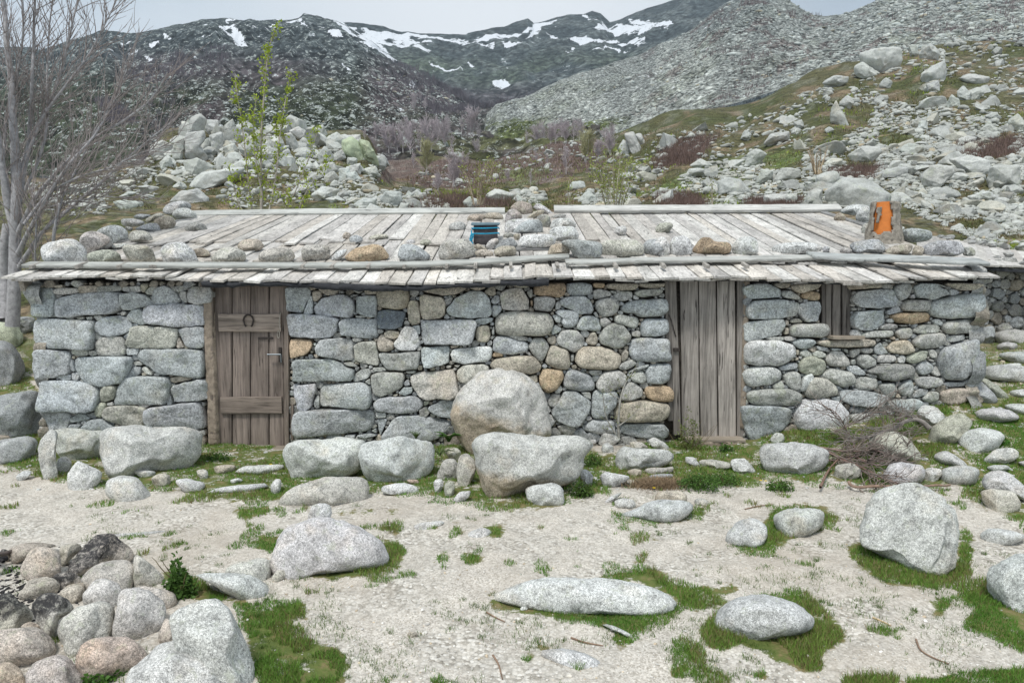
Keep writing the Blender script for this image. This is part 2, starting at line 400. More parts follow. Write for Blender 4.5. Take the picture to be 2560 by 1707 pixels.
# masks in photograph pixels, carried onto the ground where it lies
def inpoly(U, Vv, poly):
    poly = np.asarray(poly, float); r = np.zeros(U.shape, bool); n = len(poly); j = n-1
    for i in range(n):
        xi, yi = poly[i]; xj, yj = poly[j]
        c = ((yi > Vv) != (yj > Vv)) & (U < (xj-xi)*(Vv-yi)/(yj-yi+1e-9)+xi); r ^= c; j = i
    return r
def pp(s, k=1.08844): return np.array([[float(a)*k for a in p.split(',')] for p in s.split()])
GRASS = [pp(s) for s in '''-80,1040 0,1070 100,1100 250,1120 400,1130 470,1150 600,1160 650,1140 820,1128 1000,1138 1100,1165 1200,1172 1300,1160 1315,1110 1400,1040 1050,960 700,960 500,960 300,950 60,950 -80,930
520,1170 650,1160 660,1175 560,1185
560,1235 665,1220 640,1275 600,1265
680,1300 740,1268 890,1270 865,1232 925,1240 930,1290 900,1310 800,1325 720,1325
370,1300 450,1330 540,1370 600,1390 670,1440 790,1500 800,1530 760,1640 600,1640 560,1450 540,1390 420,1370 380,1350
1115,1365 1200,1345 1330,1370 1540,1385 1570,1400 1480,1450 1380,1440 1200,1405 1130,1390
1600,1450 1640,1400 1750,1356 1850,1370 1930,1420 1945,1470 1880,1500 1900,1540 1850,1545 1700,1480 1650,1500 1620,1480
1390,1310 1500,1300 1560,1345 1700,1340 1680,1380 1600,1400 1540,1370 1450,1330
1940,1255 1990,1235 2100,1285 2190,1290 2210,1205 2240,1240 2230,1320 2150,1352 2030,1335 1950,1290
1770,1165 1880,1155 1928,1180 1890,1210 1830,1235 1780,1262 1720,1268 1640,1230 1700,1240 1750,1210
1370,1180 1500,1188 1600,1165 1628,1155 1612,1190 1480,1203 1380,1192
2200,1435 2240,1395 2190,1370 2260,1335 2420,1400 2420,1530
2120,1370 2190,1372 2180,1392 2130,1388
2440,1200 2352,1195 2250,1160 2200,1120 2000,1118 1900,1105 1560,1122 1440,1100 1310,1160 1330,1090 1420,1030 1560,1005 1700,1010 1750,960 2000,930 2120,850 2200,760 2440,740
-80,720 80,740 95,1000 -80,1000
2080,1560 2420,1520 2420,1650 2100,1650
1930,1550 2060,1556 2060,1640 1940,1640
1540,1490 1600,1480 1610,1515 1560,1520
1340,1340 1420,1305 1500,1318 1420,1340
600,1375 680,1380 720,1420 640,1420'''.split('\n')]
TUFTS = [(1010,1281,17),(1086,1286,22),(990,1205,18),(902,1207,24),(1130,1220,26),(1050,1214,13),(845,1176,14),(810,1180,14),(1140,1235,14),(1336,1237,9),(1468,1235,12),(1497,1235,14),(1470,1280,14),(1400,1281,14),(780,1172,12),(900,1178,12),(1560,1470,14),(1430,1465,22),(1210,1510,14),(1245,1485,12),(1320,1520,12),(960,1500,9),(880,1560,14),(1010,1568,20),(2080,1500,14),(2160,1400,16),(1690,1250,12),(1210,1365,10),(660,1345,9),(700,1350,9),(1900,1190,14),(760,1330,12),(1060,1160,9),(940,1170,10),(1650,1560,14),(1750,1545,18),(1790,1520,16),(1560,1540,18),(400,1180,7),(320,1175,7),(560,1190,9)]
def px_mask():
    w, h = 700, 460         # quarter-ish resolution with margins, 4 px per cell
    U, Vv = np.meshgrid(np.arange(w)*4-120.0, np.arange(h)*4.0)
    m = np.zeros((h, w))
    for ip, p in enumerate(GRASS): m = np.maximum(m, inpoly(U, Vv, p).astype(float)*(.66 if ip in (0, 13, 14) else .80))
    for (a, b, r) in TUFTS:
        m = np.maximum(m, (((U-a*1.08844)/(r*1.25))**2+((Vv-b*1.08844)/(r*.55))**2 < 1).astype(float))
    for _ in range(16):
        m[1:-1, 1:-1] = (m[1:-1, 1:-1]*2+m[:-2, 1:-1]+m[2:, 1:-1]+m[1:-1, :-2]+m[1:-1, 2:])/6
    return m
GM = px_mask()
def gmask(x, y, z=None):
    if z is None: z = g(x, y)
    u, v = proj(np.stack([x, y, z], -1))
    iu = np.clip((u+120)/4, 0, GM.shape[1]-1.01).astype(int); iv = np.clip(v/4, 0, GM.shape[0]-1.01).astype(int)
    m = GM[iv, iu]*np.where((y > 11), 0, 1)
    m = np.where((u > 2600) & (v < 1330), .60, m)
    m = np.where((u < -100) & (v < 1200), .60, m)
    m = np.where((v > 1838) | ((u < -118) & (v > 1200)) | ((u > 2676) & (v > 1330)), .5*(vnoise(P3(x, y)*.7, 5) > 0), m)
    return m, u, v
def ground_material():
    m, t, b = newmat('gravel_and_turf', .95, .12); q = NG(t)
    tcn = q.n('ShaderNodeTexCoord'); vec = tcn.outputs['Object']
    a = q.n('ShaderNodeAttribute', attribute_name='grassy'); a2 = q.n('ShaderNodeAttribute', attribute_name='tint'); a3 = q.n('ShaderNodeAttribute', attribute_name='farness')
    vo = q.n('ShaderNodeTexVoronoi'); vo.inputs['Scale'].default_value = 55; q.l(vec, vo.inputs['Vector'])
    vo2 = q.n('ShaderNodeTexVoronoi'); vo2.inputs['Scale'].default_value = 120; q.l(vec, vo2.inputs['Vector'])
    cs = q.n('ShaderNodeSeparateColor'); q.l(vo.outputs['Color'], cs.inputs[0])
    cs2 = q.n('ShaderNodeSeparateColor'); q.l(vo2.outputs['Color'], cs2.inputs[0])
    peb = q.ramp(cs.outputs[0], [(0, (.34, .315, .27)), (.3, (.54, .505, .445)), (.65, (.67, .635, .57)), (1, (.80, .77, .71))])
    fin = q.ramp(cs2.outputs[1], [(0, (.40, .365, .31)), (.5, (.60, .56, .50)), (1, (.76, .72, .65))])
    sel = q.ramp(q.noise(vec, 2.2, 4, .6), [(.42, 0), (.58, 1)])
    grav = q.mix(sel, fin, peb)
    dk = q.ramp(vo.outputs['Distance'], [(.4, 1.0), (.8, .65)])
    grav = q.mix(q.math('MULTIPLY', sel, .8), grav, q.mix(1.0, grav, dk, 'MULTIPLY'))
    dirt = q.ramp(q.noise(vec, 14, 4, .7), [(.3, (.40, .34, .27)), (.7, (.54, .48, .41))])
    dm = q.ramp(q.noise(vec, .8, 5, .62, .5), [(.50, 0), (.68, .6)])
    grav = q.mix(dm, grav, dirt)
    grav = q.mix(1.0, grav, q.ramp(q.noise(vec, 6, 4, .7), [(.3, .82), (.7, 1.1)]), 'MULTIPLY')
    soil = q.ramp(q.noise(vec, 9, 5, .7), [(.3, (.075, .11, .03)), (.5, (.12, .15, .045)), (.62, (.20, .17, .08)), (.75, (.30, .26, .17))])
    gf = q.math('ADD', a.outputs['Fac'], q.math('MULTIPLY', q.math('SUBTRACT', q.noise(vec, 4.5, 7, .80), .5), 3.0))
    grav = q.mix(1.0, grav, (.93, .928, .925), 'MULTIPLY')
    near = q.mix(q.ramp(gf, [(.42, 0), (.60, 1)]), grav, soil)
    # hillside heath: fine mottling of stones, turf and low shrub over the broad colours
    f1 = q.noise(vec, .55, 6, .72, .3); f2 = q.noise(vec, 1.9, 4, .75)
    heath = q.mix(1.0, a2.outputs['Color'], q.ramp(f1, [(.3, .45), (.5, .95), (.7, 1.5)]), 'MULTIPLY')
    heath = q.mix(1.0, heath, q.ramp(q.noise(vec, 3.1, 5, .8), [(.38, .35), (.5, 1.0), (.62, 1.7)]), 'MULTIPLY')
    stn = q.ramp(f2, [(.60, 0), (.66, 1)])
    heath = q.mix(q.math('MULTIPLY', stn, .22), heath, (.36, .37, .34))
    c = q.mix(a3.outputs['Fac'], near, heath)
    q.l(c, b.inputs['Base Color'])
    hn = q.math('ADD', q.math('MULTIPLY', vo.outputs['Distance'], -.6), q.noise(vec, 40, 3, .7))
    q.l(q.bump(hn, .008, .8), b.inputs['Normal'])
    return m
def sheet(name, Y0, Y1, nr, u0, u1, nc, zf, mat, cf=None, off=1.5, back=True):
    Ys = np.geomspace(Y0, Y1, nr); s = np.linspace((u0-CX)/FPX, (u1-CX)/FPX, nc)
    YY = np.repeat(Ys[:, None], nc, 1); XX = s[None]*(YY+off)
    Z, A = zf(XX, YY)
    V = np.stack([XX, YY, Z], -1).reshape(-1, 3)
    i = np.arange(nr-1)[:, None]*nc; k = np.arange(nc-1)[None]
    F = np.stack([i+k, i+k+1, i+k+1+nc, i+k+nc], -1).reshape(-1, 4)
    ob = mk(name, V, F, mat, attrs={a: v.reshape(-1, *v.shape[2:]) for a, v in A.items()})
    return tag(ob, kind='structure')
BROWN = [pp(s, .38265)+np.array([850, 0]) for s in '''250,1010 330,1000 700,1060 1000,1000 1650,1000 1900,1010 1650,1110 1350,1200 1000,1200 900,1260 600,1240 480,1200 250,1170
700,850 1700,900 1700,1000 700,980
2060,1060 2180,960 2352,900 2352,1060 2100,1110
440,1330 640,1270 1100,1310 1110,1350 430,1385''' .split('\n')]+[pp(s, .38265)+np.array([1660, 0]) for s in '''0,960 200,890 330,910 200,1040 0,1110
0,1280 180,1280 270,1360 0,1360
1900,960 2352,900 2352,1010 2000,1060 
1100,1120 1400,1100 1350,1180 1150,1180
570,1320 850,1310 850,1360 560,1360'''.split('\n')]
GREENP = [pp(s, .38265)+np.array([850, 0]) for s in '''1000,1110 1300,1090 1380,1130 1250,1200 1100,1190
930,760 1300,760 1600,780 1500,800 950,860
1000,1310 1250,1290 1400,1320 1300,1350'''.split('\n')]+[pp(s, .38265)+np.array([1660, 0]) for s in '''280,1290 700,1270 720,1300 520,1360 280,1360
0,1180 330,1060 900,980 1200,1010 900,1060 300,1230 0,1300'''.split('\n')]
def zg(X, Y):
    Z = g(X, Y); gm, u, v = gmask(X, Y, Z)
    P = P3(X, Y)
    PL = P3(X/np.maximum(Y, 9)*14, np.log(np.maximum(Y, 9))*6)
    n1 = fbm(PL, 5, 50)
    n2 = fbm(PL*3.1, 4, 70)
    c = np.empty(X.shape+(3,)); c[:] = (.092, .088, .043)
    def bl(c, m, col): m = np.clip(m, 0, 1)[..., None]; return c*(1-m)+np.array(col)*m
    c = bl(c, (n1+.1)*2, (.070, .078, .030)); c = bl(c, (n2-.15)*2.2, (.175, .135, .085))
    br = np.zeros(X.shape); 
    for p in BROWN: br = np.maximum(br, inpoly(u+n1*14, v+n2*9, p))
    c = bl(c, br*.9, (.135, .098, .088))
    gr = np.zeros(X.shape)
    for p in GREENP: gr = np.maximum(gr, inpoly(u+n1*14, v+n2*9, p))
    c = bl(c, gr*.6, (.12, .165, .05))
    st = np.clip((fbm(PL*6, 3, 90)-.25)*3, 0, 1)
    c = bl(c, st*.2, (.30, .31, .27))
    far = np.clip((Y-8.6)/1.6, 0, 1)
    return Z, {'grassy': gm, 'tint': c, 'farness': far}
sheet('ground', .35, 172, 760, -900, 3460, 620, zg, ground_material())

# ---- far slopes
def interp_c(u, pts):
    pts = np.array(pts, float); return np.interp(u, pts[:, 0], pts[:, 1])
def farsheet(name, Ynear, Yfar, crest, foot, nr, u0, u1, nc, colf, mat, amp, seed, ridge=0.5, ywob=.15, power=1.0, falloff=True):
    """slope from its foot line to its crest line (both as picture rows), rising with distance, then falling away behind"""
    nb = 10 if falloff else 0
    us = np.linspace(u0, u1, nc); T = np.linspace(0, 1, nr)
    UU, Tt = np.meshgrid(us, T)
    vc = interp_c(us, crest); vf = interp_c(us, foot)
    Yf = Yfar*(1+ywob*fbm(P3(us/400, us*0), 3, seed+1)); Yn = Ynear*(1+ywob*.4*fbm(P3(us/500, us*0), 2, seed+2))
    YY = np.exp(np.log(Yn)[None]*(1-Tt)+np.log(Yf)[None]*Tt)
    VV = vf[None]*(1-Tt**power)+vc[None]*Tt**power
    el = tv(VV); SX = (UU-CX)/FPX/(cos(PITCH)+(CY-VV)/FPX*sin(PITCH))
    P = P3(SX*14, np.log(YY)*9)
    n = fbm(P, 6, seed, .55); rd = 1-np.abs(fbm(P*1.3+3, 6, seed+5, .55))*2
    fade = np.clip(np.minimum(Tt*8, 1), 0, 1)*np.clip((1-Tt)*6+.25, 0, 1)
    disp = (n*(1-ridge)+rd*ridge)*amp*fade
    el = el+disp
    X = SX*YY; Z = CAMZ+el*YY
    V = np.stack([X, YY, Z], -1)
    A = colf(UU, VV, n, rd, P, Tt)
    if nb:
        last = V[-1]; ext = []
        for k in range(1, nb+1):
            f = k/nb; q = last.copy(); q[:, 0] *= 1+.35*f; q[:, 1] = last[:, 1]*(1+.35*f); q[:, 2] = last[:, 2]*(1-.5*f) ; ext.append(q)
        V = np.concatenate([V, np.array(ext)]); 
        for a in A: A[a] = np.concatenate([A[a], np.repeat(A[a][-1:], nb, 0)])
    nr2 = nr+nb; V = V.reshape(-1, 3)
    i = np.arange(nr2-1)[:, None]*nc; k = np.arange(nc-1)[None]
    F = np.stack([i+k, i+k+1, i+k+1+nc, i+k+nc], -1).reshape(-1, 4)
    ob = mk(name, V, F, mat, attrs={a: v.reshape(-1, *v.shape[2:]) for a, v in A.items()})
    tag(ob, kind='structure'); return ob, V[:nr*nc].reshape(nr, nc, 3)
def farmat(name, sc, lo=.5, hi=1.4, vor=0, bd=1.5, stone=(.30, .32, .31), stf=(.60, .68), sm=.5, sscale=3.0):
    m, t, b = newmat(name, 1.0, .05); q = NG(t)
    tcn = q.n('ShaderNodeTexCoord'); vec = tcn.outputs['Object']
    a = q.n('ShaderNodeAttribute', attribute_name='tint'); sn = q.n('ShaderNodeAttribute', attribute_name='snow')
    n1 = q.noise(vec, sc, 7, .72, .2); n2 = q.noise(vec, sc*sscale, 4, .75)
    c = q.mix(1.0, a.outputs['Color'], q.ramp(n1, [(.32, lo), (.5, 1.0), (.68, hi)]), 'MULTIPLY')
    c = q.mix(1.0, c, q.ramp(n2, [(.36, .55), (.5, 1.0), (.64, 1.45)]), 'MULTIPLY')
    h = q.math('ADD', n1, q.math('MULTIPLY', n2, .4))
    if vor:
        vo = q.n('ShaderNodeTexVoronoi'); vo.inputs['Scale'].default_value = vor; vo.inputs['Randomness'].default_value = 1; q.l(vec, vo.inputs['Vector'])
        cs = q.n('ShaderNodeSeparateColor'); q.l(vo.outputs['Color'], cs.inputs[0])
        c = q.mix(1.0, c, q.ramp(cs.outputs[0], [(0, .62), (1, 1.35)]), 'MULTIPLY')
        c = q.mix(1.0, c, q.ramp(vo.outputs['Distance'], [(.42, 1.0), (.8, .35)]), 'MULTIPLY')
        h = q.math('SUBTRACT', h, vo.outputs['Distance'])
    stn = q.ramp(n2, [(stf[0], 0), (stf[1], 1)]); stn = q.math('MULTIPLY', stn, sm)
    c = q.mix(stn, c, stone)
    sm_ = q.ramp(q.math('ADD', sn.outputs['Fac'], q.math('ADD', q.math('MULTIPLY', q.math('SUBTRACT', n1, .5), 2.8), q.math('MULTIPLY', q.math('SUBTRACT', n2, .5), 1.6))), [(.50, 0), (.62, 1)])
    c = q.mix(sm_, c, (.70, .73, .77))
    q.l(c, b.inputs['Base Color']); q.l(q.bump(h, bd, 1.0), b.inputs['Normal'])
    return m
def bl(c, m, col): m = np.clip(m, 0, 1)[..., None]; return c*(1-m)+np.array(col)*m
# scree fan on the right
SCREE = [(900, 345), (1000, 330), (1100, 310), (1194, 396), (1204, 330), (1216, 290), (1240, 262), (1330, 235), (1400, 200), (1500, 168), (1600, 140), (1650, 112), (1720, 82), (1800, 20), (1860, -20), (1900, -30), (1960, -8), (2000, 20), (2030, 38), (2060, 42), (2100, 41), (2130, 30), (2170, 12), (2230, -15), (2300, -45), (2450, -90), (2860, -160), (3300, -180)]
SFOOT = [(900, 440), (1200, 440), (1400, 425), (1500, 385), (1600, 350), (1750, 285), (1900, 240), (2050, 190), (2200, 150), (2400, 135), (2860, 110), (3300, 100)]
def c_scree(U, V, n, rd, P, T):
    c = np.empty(U.shape+(3,)); c[:] = (.36, .38, .355)
    c = bl(c, (n-.1)*1.2, (.27, .29, .25))
    far = np.clip((1990-U)/100, 0, 1)*np.clip((130-V)/60, 0, 1)
    c = bl(c, np.clip((fbm(P3(U/70, V/160), 4, 15)+.05)*2, 0, 1)*.55, (.20, .215, .21))
    c = bl(c, far*.75, (.16, .18, .18))
    gr = np.clip((V-interp_c(U.ravel(), [(900, 250), (1200, 290), (1650, 300), (1800, 240), (2860, 130)]).reshape(U.shape))/25, 0, 1)*(P[..., 0]*0+1)
    c = bl(c, gr*np.clip(.5+n*1.5, 0, 1)*np.clip((1750-U)/100, 0, 1), (.10, .12, .045))
    shr = np.clip((fbm(P*2.2+9, 4, 77)-.42)*6, 0, 1)*np.clip((U-1500)/200, 0, 1)
    c = bl(c, shr*.7, (.15, .12, .115))
    return {'tint': c, 'snow': np.zeros(U.shape)}
ob_scree, V_SCREE = farsheet('scree_slope', 165, 620, SCREE, SFOOT, 260, 1195, 3300, 700, c_scree, farmat('pale_scree', .12, vor=.55, bd=.4, stone=(.52, .54, .50), sm=.6, sscale=4), .012, 11, .5, .08)
# valley floor and dark mountain flank on the left
LMT = [(-700, 150), (-300, 140), (0, 118), (100, 122), (150, 108), (190, 96), (230, 84), (260, 74), (300, 80), (330, 82), (400, 72), (450, 60), (500, 50), (560, 46), (620, 50), (690, 52), (745, 44), (760, 38), (800, 44), (840, 52), (870, 66), (910, 92), (950, 118), (1000, 150), (1060, 190), (1120, 235), (1200, 275), (1300, 285), (1500, 260)]
LFOOT = [(-700, 475), (0, 450), (300, 425), (600, 415), (900, 420), (1200, 420), (1500, 345)]
def c_left(U, V, n, rd, P, T):
    c = np.empty(U.shape+(3,)); c[:] = (.052, .064, .068)
    c = bl(c, (rd-.35)*1.3, (.13, .155, .155))
    low = np.clip((V-150)/90, 0, 1)
    c = bl(c, low*.85, (.048, .058, .030))
    band = np.exp(-(((V-(170+U*.02+n*25))/42)**2))*np.clip((U-250)/100, 0, 1)*np.clip((900-U)/200, 0, 1)
    diag = np.exp(-(((V-(430-(U-330)*.75+n*40))/45)**2))*np.clip((U-250)/60, 0, 1)*np.clip((620-U)/80, 0, 1)
    val = np.clip((V-300)/40, 0, 1)*np.clip((U-850)/80, 0, 1)
    right = np.clip((U-880)/60, 0, 1)*np.clip((V-140)/60, 0, 1)*np.clip((330-V)/50, 0, 1)
    c = bl(c, np.maximum.reduce([band*.7, diag*.85, val*.8, right*.8]), (.105, .085, .095))
    val2 = np.clip((V-330)/20, 0, 1)*np.clip((U-930)/60, 0, 1)
    c = bl(c, val2*np.clip(.4+n, 0, 1), (.10, .105, .05))
    s = np.zeros(U.shape)
    for p in SNOW_L: s = np.maximum(s, inpoly(U+n*22+rd*8, V+n*10, p))
    return {'tint': c, 'snow': s*np.clip(.62+1.0*fbm(P*5, 4, 89), 0, 1)+.1*(V < 120)}
SNOW_L = [pp(s, .38265) for s in '''1310,200 1420,210 1410,240 1330,225
1480,230 1560,200 1590,160 1700,200 1660,250 1560,275 1500,260
960,265 1030,260 1020,290 960,280
800,320 900,310 890,340 820,340
760,360 860,360 840,380 770,375
600,360 700,365 690,380 610,375
1800,130 1950,110 1970,145 1850,145
1440,120 1550,120 1550,135 1450,135
1790,200 1840,170 1830,200 1800,220
2110,165 2200,180 2210,215 2130,195
2200,160 2352,210 2352,240 2280,210
1060,228 1100,235 1080,245 1060,240
1230,175 1270,180 1260,195 1235,190
1360,290 1400,295 1380,310
1000,440 1060,460 1030,475
2230,430 2300,470 2280,490'''.split('\n')]+[pp(s, .38265)+np.array([850, 0]) for s in '''0,160 150,230 360,390 330,395 100,260 0,180
100,280 180,330 130,320
430,560 520,560 510,580
170,340 270,420 260,440'''.split('\n')]
ob_left, V_LEFT = farsheet('dark_mountain_flank', 168, 900, LMT, LFOOT, 260, -700, 1500, 640, c_left, farmat('dark_mountain_rock', .075, vor=.16, bd=.8, stone=(.42, .46, .44), stf=(.56, .62), sm=.8, sscale=2.6), .016, 23, .55, .15, .85)
# cirque with snow at the head of the valley
CIR = [(700, 70), (840, 60), (870, 58), (900, 60), (960, 66), (1000, 78), (1040, 84), (1100, 86), (1160, 86), (1180, 78), (1215, 74), (1260, 66), (1290, 54), (1320, 48), (1335, 60), (1380, 48), (1420, 38), (1460, 36), (1480, 28), (1500, 34), (1525, 58), (1550, 50), (1570, 40), (1600, 28), (1640, 14), (1680, 0), (1740, -20), (1850, -30), (1920, 0), (1970, 70), (2080, 130), (2200, 180)]
CFOOT = [(700, 330), (1000, 330), (1250, 320), (1500, 260), (1700, 170), (2200, 100)]
SNOW_C = [pp(s, .38265)+np.array([850, 0]) for s in '''60,180 150,190 340,200 440,230 560,240 700,245 820,240 900,245 820,275 760,260 620,262 450,270 560,290 620,300 520,320 500,330 620,360 600,375 480,345 360,340 300,330 200,260 130,215
0,150 60,180 150,240 250,300 350,390 300,370 150,280 0,180
800,240 900,230 1080,215 1200,190 1330,150 1410,135 1380,160 1310,190 1290,240 1220,250 1250,200 1130,230 1000,245 1060,265 1180,250 1160,270 900,265 810,275
860,290 1010,285 1000,325 950,310
1050,290 1190,295 1100,318 1070,315
1330,210 1420,240 1540,270 1660,260 1750,290 1700,300 1560,290 1480,295 1400,260
1650,190 1750,160 1900,165 2050,145 2160,140 2120,175 1950,220 1880,245 1800,240 1700,215
1690,300 1850,290 2030,255 1960,290 1850,310 1720,325
1660,350 1830,345 1920,345 1850,360 1700,365
1560,95 1700,115 1740,170 1660,130
1010,545 1090,515 1130,545 1060,575 1020,570
1530,350 1560,350 1540,365
1480,385 1560,375 1520,385
580,440 700,460 860,470 700,468
1880,130 1990,140 2040,150 1900,160
830,425 880,430 860,440'''.split('\n')]
def c_cir(U, V, n, rd, P, T):
    c = np.empty(U.shape+(3,)); c[:] = (.058, .072, .074)
    c = bl(c, (rd-.3)*1.3, (.14, .16, .155))
    low = np.exp(-((V-180)/35)**2)*np.clip(n+.4, 0, 1)
    c = bl(c, low*.7, (.115, .145, .09))
    c = bl(c, np.clip((V-200)/40, 0, 1)*.7, (.10, .085, .095))
    s = np.zeros(U.shape)
    for p in SNOW_C: s = np.maximum(s, inpoly(U+n*10, V+n*5+rd*2, p))
    return {'tint': c, 'snow': s*np.clip(.98+.8*fbm(P*5, 4, 88), 0, 1.15)}
ob_cir, V_CIR = farsheet('snowy_cirque', 950, 1700, CIR, CFOOT, 300, 700, 2200, 620, c_cir, farmat('cirque_rock', .035, vor=.10, bd=2, stone=(.30, .34, .32), sm=.5, sscale=3), .007, 41, .6, .06)
